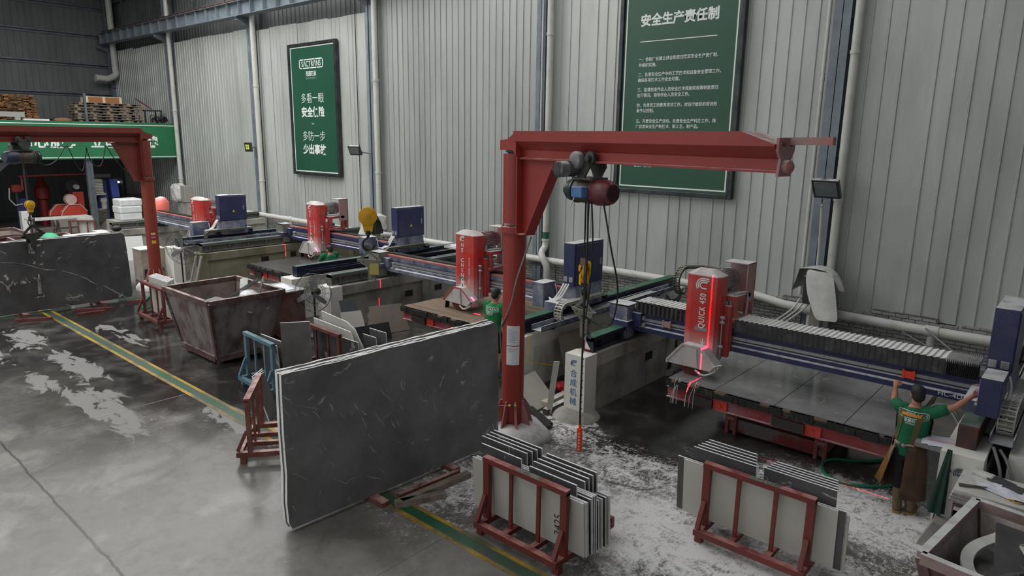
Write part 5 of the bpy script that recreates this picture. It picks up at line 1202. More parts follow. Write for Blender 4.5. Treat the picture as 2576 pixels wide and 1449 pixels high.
def big_stack(where, x, y0, L, Hh, n, yaw, lean, z0=.065, seed=1, veins=(), sm=None):
    r = random.Random(seed)
    for k in range(n):
        j = lambda a: r.uniform(-a, a)
        dx = -.0215*k; y_off = (0 if k == 0 else r.uniform(-.012, .02)); H = Hh+(0 if k == 0 else r.uniform(-.015, .015))
        N = 26; top = []
        for i in range(N+1):
            f = i/N; top.append((L*(1-f), H+j(.008)-(.02 if i == 0 else 0)))
        poly = [(.05, 0), (L*.5, .0), (L-.01, 0), (L+.02, .12), (L, .9), (L-.03, 1.5), (L-.05, H-.08)] + [(min(u, L-.08), v) for u, v in top] + [(0, 1.2+j(.1)), (.015, .7), (0, .35), (.015, .08)]
        mb = MB(); mb.prism([(u, v) for u, v in poly], lambda u, v, a: (-a, u, v), 0, .02)
        nb = len(mb.bm.faces)
        for w, pts in (veins if k == 0 else ()):
            q = bez([(0, a_, b_) for a_, b_ in pts], 5); m_ = len(q); L1, R1 = [], []
            for i, p in enumerate(q):
                t_ = (q[min(i+1, m_-1)]-q[max(i-1, 0)]).normalized(); nn = V((0, -t_.z, t_.y)); hw = w*.5*(.15+math.sin(PI*(i+.3)/(m_-.4)))*r.uniform(.5, 1.1); jit = nn*r.uniform(-.3, .3)*w
                L1.append(mb.bm.verts.new(p+jit+nn*hw+V((.0008, 0, 0)))); R1.append(mb.bm.verts.new(p+jit-nn*hw+V((.0008, 0, 0))))
            for i in range(m_-1): mb.bm.faces.new((L1[i], L1[i+1], R1[i+1], R1[i])).material_index = 3
        a = math.atan2(lean, Hh); R = Matrix.Rotation(-a, 4, 'Y')
        o = mb.build('stone_slab', (sm or STONEB, EDGEW, sm or STONEB, VEIN), xf=R)
        for p in o.data.polygons:
            nn = R.to_3x3().inverted() @ p.normal; p.material_index = 3 if p.material_index == 3 else 0 if abs(nn.x) > .8 else 1
        o.rotation_euler = (0, 0, yaw); c = V((dx, y_off, 0)); o.location = V((x, y0, z0))+Matrix.Rotation(yaw, 3, 'Z') @ c
        w = 'white veined dark grey slab, front face of the %s' % where if k == 0 else 'large dark grey slab, %s behind the front one in the %s' % (ORD[k-1], where)
        tag(o, w, 'stone slab', 'big slabs of the '+where)
big_stack('near leaning stack', -6.72, 3.77, 3.40, 1.93, 8, math.radians(-3.4), -.05, seed=2, veins=VEINS_A)
big_stack('left edge stack', -20.55, 3.75, 3.42, 1.83, 9, math.radians(-.5), -.05, seed=5, veins=VEINS_B, sm=STONE)
# the steel A-stands that hold the stacks up from behind
def stand(label, x, y0, y1):
    t = thing('slab_stand', label, 'slab stand', (x, (y0+y1)/2, 0))
    for y in (y0, y1):
        mb = MB(); mb.bar((x, y, .06), (x-.06, y, 1.5), .07, .07, (0, 1, 0)); mb.build('upright', RACKP, t)
        mb = MB(); mb.bar((x-.06, y, 1.4), (x-.6, y, .04), .06, .06, (0, 1, 0)); mb.build('brace', RACKP, t)
        mb = MB(); mb.bar((x-.65, y, .032), (x+.58, y, .032), .12, .06); mb.build('base_bar', RACKP, t)
    mb = MB(); mb.bar((x-.06, y0, 1.5), (x-.06, y1, 1.5), .06, .06); mb.build('top_rail', RACKP, t)
stand('brown steel stand under the near leaning slab stack', -6.98, 4.95, 6.20)
stand('steel stand under the slab stack at the left edge', -20.86, 4.6, 6.4)
TIMB = mat('grey weathered timber', (150, 138, 126), .8, 0, (112, 100, 90), 5, stretch=(3, 1, 1), bump=.3)
def beam_(label, p0, p1, w, h, m, name='timber_bar', cat='timber', g='bars lying at the slab stacks'):
    mb = MB(); L_ = V(p0); mb.bar(p0, p1, w, h); o = mb.build(name, m, loc=tuple(L_)); tag(o, label, cat, g)
beam_('long pale timber bar on floor before the near slab stack', (-6.28, 5.1, .04), (-6.18, 6.22, .04), .1, .08, TIMB)
beam_('short pale timber bar lying nearest the yellow line by the slab stack', (-6.30, 5.02, .04), (-6.02, 5.62, .04), .1, .08, TIMB)
beam_('rusty bar lying flat under the edge of near slab stack', (-6.45, 5.2, .03), (-6.36, 6.2, .03), .06, .05, RACKP)
for k, (a, b2) in enumerate((((-19.9, 4.25, .035), (-19.55, 4.95, .035)), ((-19.5, 5.5, .035), (-19.4, 6.1, .035)), ((-20.0, 5.6, .035), (-19.6, 6.35, .035)), ((-20.1, 6.9, .035), (-19.9, 7.3, .035)))):
    beam_('rusty steel bar on floor before left edge slab stack, %s from the left' % ORD[k], a, b2, .09, .07, RACKB, 'steel_bar', 'steel bar', 'bars on the floor by left stack')
mb = MB(); mb.cyl((-6.28, 6.55, 0), (-6.28, 6.55, .06), .1, 9, .085); tag(mb.build('stone_piece', BACKG, loc=(-6.28, 6.55, 0)), 'flat pale stone lump on floor at right end of near slab stack', 'stone')
mb = MB(); mb.cbox((-2.15, 6.35, .02), (.17, .05, .04), rot=(0, 0, -.5)); tag(mb.build('stone_piece', BACKG, loc=(-2.15, 6.35, 0)), 'small white chip on floor in front of the rack before near table', 'stone')
# ---------------------------------------------------------------- stone waste skips
SKIPM = mat('dusty maroon skip', (78, 60, 60), .65, 0, (130, 122, 122), 2.6, amount=.55, stretch=(1, 1, .6), bump=.2, contrast=.1)
SKIPR = mat('maroon skip rim', (78, 54, 52), .6, 0, (120, 106, 102), 3, amount=.4, dust=.5, dustcol=(170, 150, 146))
SKIPI = mat('dusty skip inside', (132, 120, 112), .8, 0, (92, 78, 70), 2.2, amount=.45, bump=.2)
SKIPD = mat('dark red skip', (96, 42, 42), .5, 0, (110, 66, 64), 2, amount=.4)
OFFW = mat('white offcut', (206, 206, 200), .6, 0, (176, 176, 170), 4)
OFFG = mat('grey offcut', (116, 118, 120), .55, 0, (90, 92, 94), 5)
OFFD = STONE
FOAM = mat('white foam', (236, 238, 240), .6)
def skip(label, rim, zr, base, zb, m=SKIPM, feet=True, yaw=0., rimm=None, lining=None):
    """open tapered skip: rim and base are (x0, x1, y0, y1)"""
    c = V(((rim[0]+rim[1])/2, (rim[2]+rim[3])/2, 0)); t = thing('waste_skip', label, 'skip', tuple(c), 'stone waste skips')
    R = lambda b, z, i=0.: [(b[0]+i, b[2]+i, z), (b[1]-i, b[2]+i, z), (b[1]-i, b[3]-i, z), (b[0]+i, b[3]-i, z)]
    for a in range(4):
        A, B, A2, B2 = R(rim, zr), R(base, zb), R(rim, zr, .02), R(base, zb, .02); b = (a+1) % 4; mb = MB()
        mb.skin([[mb.bm.verts.new(p) for p in q] for q in ((A[a], A[b], A2[b], A2[a]), (B[a], B[b], B2[b], B2[a]))]); mb.build('wall', (m), t)
        mb = MB(); I, J = R(rim, zr, .021), R(base, zb, .021); mb.bm.faces.new([mb.bm.verts.new(p) for p in (I[a], I[b], J[b], J[a])]); mb.build('lining', lining or SKIPI, t)
        mb = MB(); mb.bar(A[a], B[a], .09, .05, (0, 1, 0)); mb.build('corner_rib', SKIPR, t)
        mb = MB(); mb.bar(A[a], A[b], .075, .10); mb.build('rim', rimm or SKIPR, t)
        mb = MB(); mb.bar(B[a], B[b], .09, .12); mb.build('base_rail', SKIPR, t)
    mb = MB(); mb.box(base[0], base[1], base[2], base[3], zb-.02, zb+.02); mb.build('floor_plate', SKIPI, t)
    if feet:
        for x in (base[0]+.1, base[1]-.1):
            for y in (base[2]+.1, base[3]-.1): mb = MB(); mb.cyl((x, y, .0), (x, y, zb-.03), .07, 12, .05); mb.build('foot', SKIPR, t, smooth=40)
    if yaw: t.rotation_euler = (0, 0, yaw)
    return t
def offcut(label, c, size, rot, m, group, name='stone_offcut', poly=None):
    mb = MB()
    if poly: mb.prism(poly, lambda u, v, a: (u, v, a), 0, size)
    else: mb.box(-size[0]/2, size[0]/2, -size[1]/2, size[1]/2, -size[2]/2, size[2]/2)
    o = mb.build(name, m); o.location = c; o.rotation_euler = rot; return tag(o, label, 'stone offcut', group)
def scatter(group, where, x0, x1, y0, y1, z, n, seed, mats):
    r = random.Random(seed)
    for k in range(n):
        m = mats[k % len(mats)]; L_ = r.uniform(.15, .55)
        o = offcut('small stone scrap lying in the %s' % where, (r.uniform(x0, x1), r.uniform(y0, y1), z+r.uniform(0, .12)), (L_, r.uniform(.04, .14), .02), (r.uniform(-.35, .35), r.uniform(-.35, .35), r.uniform(0, 6)), m, group)
sk = skip('big dusty maroon stone waste skip on the wet floor, left of centre', (-15.0, -12.95, 5.88, 7.5), 1.36, (-14.72, -13.2, 6.08, 7.22), .14)
G = 'offcuts in the big maroon skip'
def strip(label, p0, p1, w, h, m, group):
    mb = MB(); mb.bar(p0, p1, w, h); tag(mb.build('stone_offcut', m, loc=tuple((V(p0)+V(p1))/2)), label, 'stone offcut', group)
strip('long grey strip slanting up out of the big maroon skip', (-14.1, 6.55, 1.02), (-13.32, 7.1, 1.62), .10, .03, OFFG, G)
strip('second grey strip beside the long one in big maroon skip', (-14.15, 6.66, 1.0), (-13.4, 7.2, 1.58), .08, .03, OFFG, G)
offcut('white narrow tile leaning in the big maroon skip', (-13.62, 6.95, 1.3), (.75, .16, .02), (.2, .8, -.6), OFFW, G)
offcut('grey broken slab leaning at back corner of the big maroon skip', (-13.32, 7.15, 1.36), (.6, .55, .02), (1.25, 0, -.5), OFFG, G)
offcut('dark flat slab covering the stones in the big maroon skip', (-13.9, 6.6, 1.05), (1.1, .7, .03), (.06, .05, .3), OFFG, G)
offcut('short grey stick leaning on right wall inside big maroon skip', (-13.2, 7.0, 1.22), (.5, .07, .03), (0, -.7, .9), OFFG, G)
mb = MB(); mb.sphere((-13.45, 6.98, 1.24), .24, 10, (1, .8, .7)); tag(mb.build('foam_lump', FOAM), 'crumpled white foam wrap in the big maroon skip', 'packaging')
scatter(G, 'big maroon skip', -14.5, -13.2, 6.2, 7.2, .93, 16, 3, (OFFG, OFFW, OFFD))
mb = MB(); mb.box(-14.65, -13.25, 6.15, 7.15, .55, .95); o = mb.build('rubble_fill', mat('stone rubble', (120, 118, 114), .8, 0, (78, 76, 74), 6, bump=1, bscale=14)); tag(o, 'bed of stone rubble filling the big maroon skip', 'rubble', kind='stuff')
# tipping hopper behind it
t = thing('tipping_hopper', 'rust stained round bellied hopper with papers on top behind big skip', 'hopper', (-14.4, 8.2, 0))
prof = [(7.72, 1.06), (8.6, 1.06), (8.6, .2), (8.45, .03), (7.95, .02), (7.76, .18), (7.70, .4)]
mb = MB(); mb.prism(prof, lambda u, v, a: (a, u, v), -14.95, -13.95); mb.build('tub', mat('rust stained grey tub', (120, 96, 90), .6, 0, (104, 52, 46), 1.5, amount=.5, contrast=.08), t)
mb = MB(); mb.box(-15.0, -13.92, 7.68, 8.64, 1.06, 1.085); mb.build('lid', mat('dusty lid', (164, 166, 166), .6, 0, (140, 140, 140), 3), t)
for k, (x, y, a) in enumerate(((-14.45, 8.2, .4), (-14.3, 8.3, .1), (-14.55, 8.35, -.2))):
    mb = MB(); mb.cbox((0, 0, 0), (.42, .3, .004)); o = mb.build('paper_sheet', PAPER); o.location = (x, y, 1.09+.005*k); o.rotation_euler = (.02*k, .02, a); tag(o, 'white drawing sheet on the hopper lid, %s of the pile' % ORD[k], 'paper', 'papers on the hopper lid')
mb = MB(); mb.cbox((-14.32, 8.1, 1.115), (.45, .05, .02), rot=(0, 0, .5)); tag(mb.build('clamp_bar', HGREY), 'thin grey bar weighing down papers on the hopper lid', 'bar')
# skips behind the left slab stack
skip('dark red waste skip behind the left slab stack at picture edge', (-30.0, -27.9, 4.7, 6.75), 1.12, (-29.7, -28.2, 5.0, 6.4), .14, SKIPD)
skip('dark red waste skip with a green bag, behind the left slab stack', (-27.75, -25.6, 6.05, 7.75), 1.06, (-27.4, -26.0, 6.3, 7.4), .14, SKIPD)
scatter('scraps in the dark red skip', 'dark red skip with the green bag', -27.2, -26.0, 6.4, 7.4, .86, 14, 8, (OFFG, OFFW))
mb = MB(); mb.sphere((-27.1, 7.1, .98), .42, 14, (1, .7, .6)); tag(mb.build('green_bag', mat('green woven bag', (54, 158, 116), .6, 0, (80, 170, 130), 4), smooth=60), 'bright green bag lying in dark red skip behind left slabs', 'bag')
mb = MB(); mb.box(-27.4, -26.0, 6.35, 7.4, .5, .86); tag(mb.build('rubble_fill', mat('stone rubble', (120, 118, 114), .8)), 'bed of rubble in the dark red skip with green bag', 'rubble', kind='stuff')
# skip in the near right corner
skR = skip('pale maroon waste skip cut off by the lower right picture corner', (-.744, .956, 6.433, 7.918), .99, (-.55, .75, 6.65, 7.65), .14, mat('dark maroon skip side', (84, 50, 50), .55, 0, (112, 84, 82), 3, amount=.4), yaw=math.radians(-8.1), rimm=mat('dust whitened rim', (150, 130, 126), .7, 0, (96, 62, 60), 4, amount=.35, dust=1.), lining=mat('slurry coated inside', (176, 168, 162), .8, 0, (120, 110, 104), 2.4, amount=.45, bump=.2))
G = 'offcuts in the corner skip'
mb = MB(); pts = bez([(-.36, 7.45, .99), (-.50, 7.25, .94), (-.55, 7.06, .90), (-.51, 6.88, .87), (-.40, 6.72, .86)], 6)
rings = []
for i, p in enumerate(pts):
    tn = (V(pts[min(i+1, len(pts)-1)])-V(pts[max(i-1, 0)])).normalized(); n = V((tn.y, -tn.x, 0)).normalized()
    rings.append([mb.bm.verts.new(p+q) for q in (n*.0, n*.02, n*.02+V((0, 0, -.16)), V((0, 0, -.16)))] )
    rings[-1] = [mb.bm.verts.new(p+n*a+V((0, 0, b2))) for a, b2 in ((-.05, 0), (.05, .01), (.05, -.03), (-.05, -.04))]
mb.skin(rings); tag(mb.build('stone_offcut', OFFW, smooth=40), 'curved white sink rim offcut in the corner skip', 'stone offcut', G)
offcut('large dark grey slab strip lying in the corner skip', (-.27, 7.08, .92), .025, (.42, .12, .15), STONE, G, poly=[(-.1, .42), (.14, .42), (.13, .1), (.2, -.2), (.24, -.5), (-.06, -.52), (-.08, -.1)])
offcut('white tile strip with chipped end in the corner skip', (.04, 7.0, .94), .02, (.3, -.1, .55), OFFW, G, poly=[(-.06, .36), (.06, .3), (.1, -.34), (-.08, -.3)])
offcut('white bar lying across front of the corner skip', (.0, 6.78, .87), (.42, .1, .05), (0, .05, .1), OFFW, G)
scatter(G, 'corner skip', -.35, .7, 6.75, 7.6, .80, 40, 12, (OFFG, OFFW, OFFD, OFFG))
mb = MB(); mb.box(-.5, .7, 6.6, 7.65, .4, .80); tag(mb.build('rubble_fill', mat('dark rubble', (70, 69, 68), .8, 0, (110, 108, 106), 7, bump=1, bscale=14)), 'dark stone rubble filling the corner skip', 'rubble', kind='stuff')

# ---------------------------------------------------------------- block stand with papers, near right
t = thing('stone_stand', 'block stand of stacked white slabs with papers, beside the corner skip', 'stand', (-.55, 8.65, 0))
mb = MB(); mb.box(-.86, -.12, 8.34, 8.98, 0, .80); mb.build('body', mat('grimy maroon block', (92, 80, 78), .7, 0, (124, 114, 110), 3, amount=.45), t)
for k in range(4): mb = MB(); mb.box(-.9+.01*k, -.1, 8.3+.008*k, 9.0, .80+.035*k, .83+.035*k); mb.build('slab_layer', mat('layered slab', (150, 146, 142), .7, 0, (96, 88, 84), 5, dust=1.) if k < 3 else OFFW, t)
mb = MB(); mb.box(-.84, -.8, 8.28, 8.34, .3, .72); mb.build('corner_strip', OFFW, t)
mb = MB(); mb.box(-.84, -.66, 8.28, 8.34, .62, .74); mb.build('ledge', OFFW, t)
mb = MB(); mb.cbox((-.68, 8.9, .96), (.22, .1, .05), rot=(0, 0, -.25), bev=.012); tag(mb.build('white_block', OFFW), 'small white stone block on the paper strewn stand', 'block')
mb = MB(); mb.cbox((-.50, 8.84, .952), (.22, .16, .02), rot=(0, 0, -.5)); tag(mb.build('slate_piece', STONE), 'dark slate piece on papers of the near stand', 'slate')
mb = MB(); mb.cbox((-.38, 8.72, .968), (.18, .14, .02), rot=(0, 0, -.2)); tag(mb.build('slate_piece', STONE), 'dark slate square weighing the crumpled plan on the near stand', 'slate')
mb = MB(); mb.cyl((-.84, 8.45, .955), (-.6, 8.56, .955), .018, 10, .012); tag(mb.build('brush', mat('dirty handle', (120, 112, 100), .7, 0, (70, 62, 56), 14)), 'dirty brush handle on front edge of the near stand', 'brush')
def sheet_crumple(label, c, sx, sy, rz, amp, seed, lift=0.):
    r = random.Random(seed); n = 9; mb = MB(); g = {}
    for i in range(n):
        for j in range(n):
            u, v = i/(n-1)-.5, j/(n-1)-.5
            z = amp*(math.sin(u*7+seed)*math.cos(v*5+seed*2)+.6*abs(math.sin((u+v)*6)))+lift*max(0, u)*2*max(0, v+.3)
            g[i, j] = mb.bm.verts.new((u*sx, v*sy, max(0, z)))
    for i in range(n-1):
        for j in range(n-1): mb.bm.faces.new((g[i, j], g[i+1, j], g[i+1, j+1], g[i, j+1]))
    o = mb.build('paper_sheet', mat('faintly printed plan', (214, 216, 228), .7, 0, (190, 192, 206), 22, amount=.4)); o.location = c; o.rotation_euler = (0, 0, rz); tag(o, label, 'paper', 'papers on the near stand'); return o
sheet_crumple('large crumpled plan sheet on the near stand', (-.33, 8.62, .945), .52, .36, -.35, .02, 3, .16)
sheet_crumple('small plan sheet under the slate on the near stand', (-.56, 8.68, .945), .3, .2, .3, .01, 5)
mb = MB(); mb.tube(bez([(-.42, 8.42, .95), (-.36, 8.44, .955), (-.34, 8.4, .95), (-.28, 8.43, .95)], 5), .006, 5); tag(mb.build('wire_loop', HYEL), 'loop of yellow wire on front of the near stand', 'wire')
# worker's shelf with drawings, against the table end
t = thing('paper_shelf', 'small grey slab shelf with drawings beside the worker', 'shelf', (-1.2, 9.4, 1.0))
mb = MB(); mb.box(-1.42, -1.02, 9.1, 9.5, 1.0, 1.05); mb.box(-1.2, -.98, 9.25, 9.33, .96, 1.0); mb.build('slab', mat('weathered slab', (130, 130, 128), .7, 0, (90, 90, 88), 4), t)
for k in range(2): sheet_crumple('drawing sheet on the shelf beside worker, %s of two' % ORD[k], (-1.22+.03*k, 9.3, 1.052+.006*k), .3, .34, .1+.25*k, .004, k)
mb = MB(); mb.cyl((-1.32, 9.26, 1.075), (-1.02, 9.3, 1.075), .006, 6); tag(mb.build('pencil', mat('pinkish stick', (186, 130, 120), .6)), 'thin pinkish stick lying on the drawings beside worker', 'stick')
# folded green cloth hanging by the white pillar
mb = MB(); n = 14; top, bot = V((-1.03, 8.96, 1.12)), V((-1.07, 8.84, .36)); rings = []
for k in range(7):
    f = k/6; c = top.lerp(bot, f); rr = .02+.055*f; rings.append([mb.bm.verts.new(c+V((rr*(1+.35*math.sin(a*5))*math.cos(a), rr*.6*(1+.35*math.sin(a*5))*math.sin(a), 0))) for a in [2*PI*i/28 for i in range(28)]])
mb.skin(rings); o = mb.build('folded_umbrella', mat('dark green cloth', (22, 66, 50), .7, 0, (14, 44, 36), 6), smooth=60); tag(o, 'folded dark green umbrella leaning at the white pillar', 'umbrella')
mb = MB(); mb.cyl((-1.07, 8.84, .36), (-1.09, 8.78, .0), .008, 6); mb.build('tip', HGREY, o)
mb = MB(); mb.prism([(-.18, 0), (.18, 0), (.12, .3), (-.05, .34)], lambda u, v, a: (-1.0+u, 8.75+a+.0*u, v), -.12, .12); tag(mb.build('concrete_lump', CONC), 'pale concrete lump at the foot of the white pillar, near stand', 'concrete lump')

# ---------------------------------------------------------------- hoses and cables on the floor
def hose(label, pts, r, m, name='hose', cat='hose'):
    mb = MB(); mb.tube(bez(pts, 10), r, 8); tag(mb.build(name, m, smooth=60), label, cat)
hose('green water hose looping on the floor left of the worker', [(-1.55, 10.9, .5), (-1.75, 10.95, .2), (-1.97, 10.75, .03), (-2.33, 10.38, .025), (-2.55, 10.25, .025), (-2.66, 10.05, .025), (-2.60, 9.78, .025), (-2.41, 9.58, .025), (-2.11, 9.60, .025), (-1.79, 9.86, .025), (-1.6, 10.3, .025)], .022, mat('green hose', (40, 128, 98), .35))
hose('green hose on the wet floor between left slab stack and rack', [(-20.4, 7.6, .03), (-19.6, 7.1, .03), (-18.9, 6.9, .03), (-18.3, 6.95, .3), (-18.0, 7.1, .5)], .03, mat('green hose', (40, 128, 98), .35))
hose('yellow thin hose looping on the whitewashed wall behind crane post', [(-7.66, 9.25, 1.1), (-7.6, 9.2, .7), (-7.55, 9.5, .52), (-7.5, 10.0, .42), (-7.5, 10.7, .55), (-7.6, 11.3, .85)], .010, mat('yellow hose', (190, 170, 80), .5))
hose('grey cable hanging in a loop below the right hand chain trough', [(-.66, 9.35, 1.14), (-.56, 9.2, .95), (-.5, 9.1, .7), (-.44, 9.12, .62), (-.40, 9.2, .75), (-.5, 9.3, 1.0), (-.6, 9.42, 1.1)], .018, CABLE, 'cable', 'cable')
for k, (z, o) in enumerate(((.06, 0), (.1, .06), (.04, .12))):
    hose('grey hose arched beside the table end near worker, %s of three' % ORD[k], [(-1.6, 10.5+o, .9), (-1.45, 10.4+o, 1.02+z), (-1.25, 10.3+o, 1.06+z), (-1.12, 10.2+o, 1.0)], .02, CABLE)
hose('coiled grey cable hanging on the brick wall at right', [(-3.62, 15.45, 1.0)]+[(-3.75+.13*math.cos(.5*k), 15.45+.004*k, .80+.13*math.sin(.5*k)) for k in range(1, 27)]+[(-3.55, 15.5, .98), (-3.2, 15.5, 1.02), (-2.8, 15.4, .8), (-2.2, 15.2, .62)], .016, CABLE, 'cable', 'cable')
hose('grey cable sagging from brick wall to the blue cabinet', [(-2.6, 15.6, 1.0), (-2.0, 14.5, .95), (-1.4, 13.0, 1.1), (-.9, 11.6, 1.6)], .018, CABLE, 'cable', 'cable')
for k in range(3): hose('grey cable hanging from covered machine at the wall, %s of three' % ORD[k], [(-4.9+.12*k, 15.2, 1.25), (-5.0+.1*k, 14.9, 1.0), (-5.2+.1*k, 14.0, .8), (-5.5, 13.0, .75)], .02, PVC, 'cable', 'cable')
for k in range(8):
    a0 = .25*k; mb = MB(); pts = [(-7.25, 13.9+.42*math.cos(a)*(1-.05*k), 1.33+(.42-.04*k)*math.sin(a)-.02*k) for a in [PI*(1.05+.07*j*1.3) for j in range(11)]]
    mb.tube(pts, .012, 6); mb.build('drooping_cable', CABLEK if k % 2 else CABLE, saw4, smooth=60)
# upper cable chain of the near saw behind its head
chain(saw4, [(-6.75, 13.3, 1.4)]+[(-6.75+.28*0, 13.3-.3*math.sin(a), 1.66-.28*math.cos(a)) for a in [PI*k/10 for k in range(11)]]+[(-6.4, 13.6, 1.96), (-5.2, 12.6, 2.12), (-4.7, 11.2, 2.1)], .12, (1, 0, 0), CHAIND, 'upper_chain')

# ---------------------------------------------------------------- tiles leaning on the walls
def lean_tile(label, A, B, h, lean_dir, lean, m, group, cut=None, z0=0.):
    """tile with bottom edge A-B on the floor, leaning along lean_dir"""
    A, B = V(A+(z0,)), V(B+(z0,)); L_ = (B-A).length; u = (B-A)/L_; d = V(lean_dir+(0,)).normalized(); v = (V((0, 0, 1))*math.cos(lean)+d*math.sin(lean)); n = u.cross(v).normalized()
    poly = cut or [(0, 0), (L_, 0), (L_, h), (0, h)]; mb = MB(); mb.prism(poly, lambda a, b, q: A+u*a+v*b+n*q, 0, .02)
    o = mb.build('stone_tile', m, loc=tuple((A+B)/2)); tag(o, label, 'stone tile', group)
TB = mat('brownish stone tile', (126, 116, 106), .55, 0, (112, 102, 94), 2); TP = mat('pale cream tile', (190, 188, 178), .5, 0, (180, 178, 168), 2); TD = mat('charcoal tile', (44, 46, 50), .45, 0, (52, 54, 58), 2); TS = mat('slate blue tile', (74, 80, 88), .5)
G = 'tiles leaning on stained wall'
lean_tile('long charcoal tile at the front, leaning near stained bed wall', (-12.42, 8.75), (-12.25, 9.78), .38, (-1, .1), .35, TD, G)
lean_tile('pale cream square tile leaning on the stained bed wall', (-12.95, 9.02), (-12.8, 9.5), .62, (-1, .1), .45, TP, G, z0=.0)
lean_tile('slate blue tile behind the pale cream one on stained wall', (-13.1, 9.12), (-13.0, 9.5), .85, (-1, .1), .35, TS, G)
lean_tile('brownish tile with a broken jagged edge leaning on stained wall', (-12.7, 9.5), (-12.45, 10.5), .72, (-1, .1), .55, TB, G, cut=[(.15, 0), (1.03, 0), (1.03, .7), (.2, .72), (.18, .6), (.08, .5), (.1, .4), (0, .25), (.06, .1)])
G = 'tiles leaning on the whitewashed wall'
lean_tile('pale square tile leaning behind the foot of red crane post', (-6.98, 8.62), (-7.04, 9.28), .66, (-1, 0), .85, TP, G)
lean_tile('tall brownish slab piece leaning on whitewashed wall', (-7.26, 9.95), (-7.30, 10.75), 1.0, (-1, .12), .30, TB, G)
lean_tile('narrow cream strip propped against the lettered white pillar', (-6.80, 8.70), (-6.72, 8.76), .95, (.15, .1), .12, TP, G)
lean_tile('big white tile leaning on wall end at far left behind left slab stack', (-26.95, 9.2), (-26.75, 9.95), .9, (-1, .2), .3, mat('white tile', (206, 208, 206), .5), G)
beam_('dark timber bar on floor by the lettered white pillar', (-6.78, 8.66, .05), (-6.82, 9.6, .05), .1, .1, mat('dark wet timber', (84, 72, 66), .7, dust=.7), g='bars behind the crane post')
beam_('pale grooved timber bar on floor behind crane post', (-7.0, 8.9, .05), (-7.02, 9.75, .05), .13, .1, mat('cream timber', (190, 180, 158), .7, dust=.4), g='bars behind the crane post')
for k in range(2): beam_('black rubber strip lying at crane post foot, %s one' % ('front', 'rear')[k], (-6.98-.06*k, 8.52+.05*k, .08), (-6.33-.05*k, 8.2+.1*k, .05), .09, .05, DARK, 'rubber_strip', 'rubber strip', 'rubber strips at the crane foot')
def rag(label, c, r, m, seed, name):
    rd = random.Random(seed); mb = MB(); mb.sphere((0, 0, 0), r, 16, (1, .8, .6))
    for v in mb.bm.verts: v.co *= 1+rd.uniform(-.25, .2)
    o = mb.build(name, m); o.location = c; o.rotation_euler = (.2, .3, seed); tag(o, label, 'bag')
rag('crumpled red plastic bag on the floor behind the crane post', (-7.2, 9.72, .1), .16, mat('red plastic', (190, 40, 46), .35), 2, 'plastic_bag')
rag('crumpled grey plastic bag beside the red one', (-7.0, 9.95, .1), .15, mat('grey plastic', (140, 138, 134), .4, 0, (90, 88, 84), 9), 4, 'plastic_bag')

# ---------------------------------------------------------------- pedestal fans
def fan(label, base, hz, R, face, headm, bladem, guard, tilt=0.):
    t = thing('pedestal_fan', label, 'fan', base); B = V(base); f = V(face).normalized(); a = f.cross(V(Z)).normalized(); b = a.cross(f).normalized()*-1; c = B+V((0, 0, hz))
    mb = MB(); mb.lathe(B, Z, [(0, .25), (.03, .25), (.06, .06), (.08, .03)], 24); mb.build('base', headm, t, smooth=40)
    mb = MB(); mb.cyl(B+V((0, 0, .06)), c-V((0, 0, .05)), .022, 10); mb.build('pole', DARK, t)
    mb = MB(); mb.lathe(c-f*.2, f, [(0, .04), (.02, .09), (.14, .1), (.2, .07), (.22, .04), (.25, .03)], 18); mb.build('motor', headm, t, smooth=40)
    mb = MB()
    if guard:
        for rr, dd in ((R, .0), (R*.66, .07), (R*.3, .09), (R, -.05), (R*.6, -.1)): mb.torus(c+f*(.08+dd), rr, .006, a, b, 32, 5)
        for k in range(18):
            g = 2*PI*k/18; d = a*math.cos(g)+b*math.sin(g); mb.tube([c+f*.18+d*.06, c+f*.15+d*R*.6, c+f*.08+d*R, c+f*.03+d*R], .003, 4)
            mb.tube([c-f*.06+d*.08, c+f*.0+d*R*.7, c+f*.03+d*R], .003, 4)
    mb.build('wire_guard', mat('dull wire', (90, 92, 90), .5, .3), t)
    for k in range(3):
        g = 2*PI*k/3+.5; d = a*math.cos(g)+b*math.sin(g); e = f.cross(d); mb = MB(); P = lambda s, q, w: c+f*.09+d*s+(e*.9+f*.35)*q
        mb.prism([(.04, -.03), (R*.5, -.09), (R*.92, -.06), (R*.94, .05), (R*.5, .07), (.04, .03)], lambda s, q, w: c+f*(.09+w)+d*s+(e*.9+f*.35)*q, 0, .006); mb.build('blade', bladem, t)
    return t
fan('dark pedestal fan with big wire guard right of the big maroon skip', (-13.64, 8.66, 0), 1.04, .44, (.5, -.8, .1), DARK, mat('grey fan blade', (120, 122, 122), .5), True)
fan('grey dusty pedestal fan beside the left crane and wall end', (-20.68, 8.70, 0), 1.22, .48, (-.55, .75, .15), ALU, mat('grey fan blade', (150, 150, 150), .5), True)
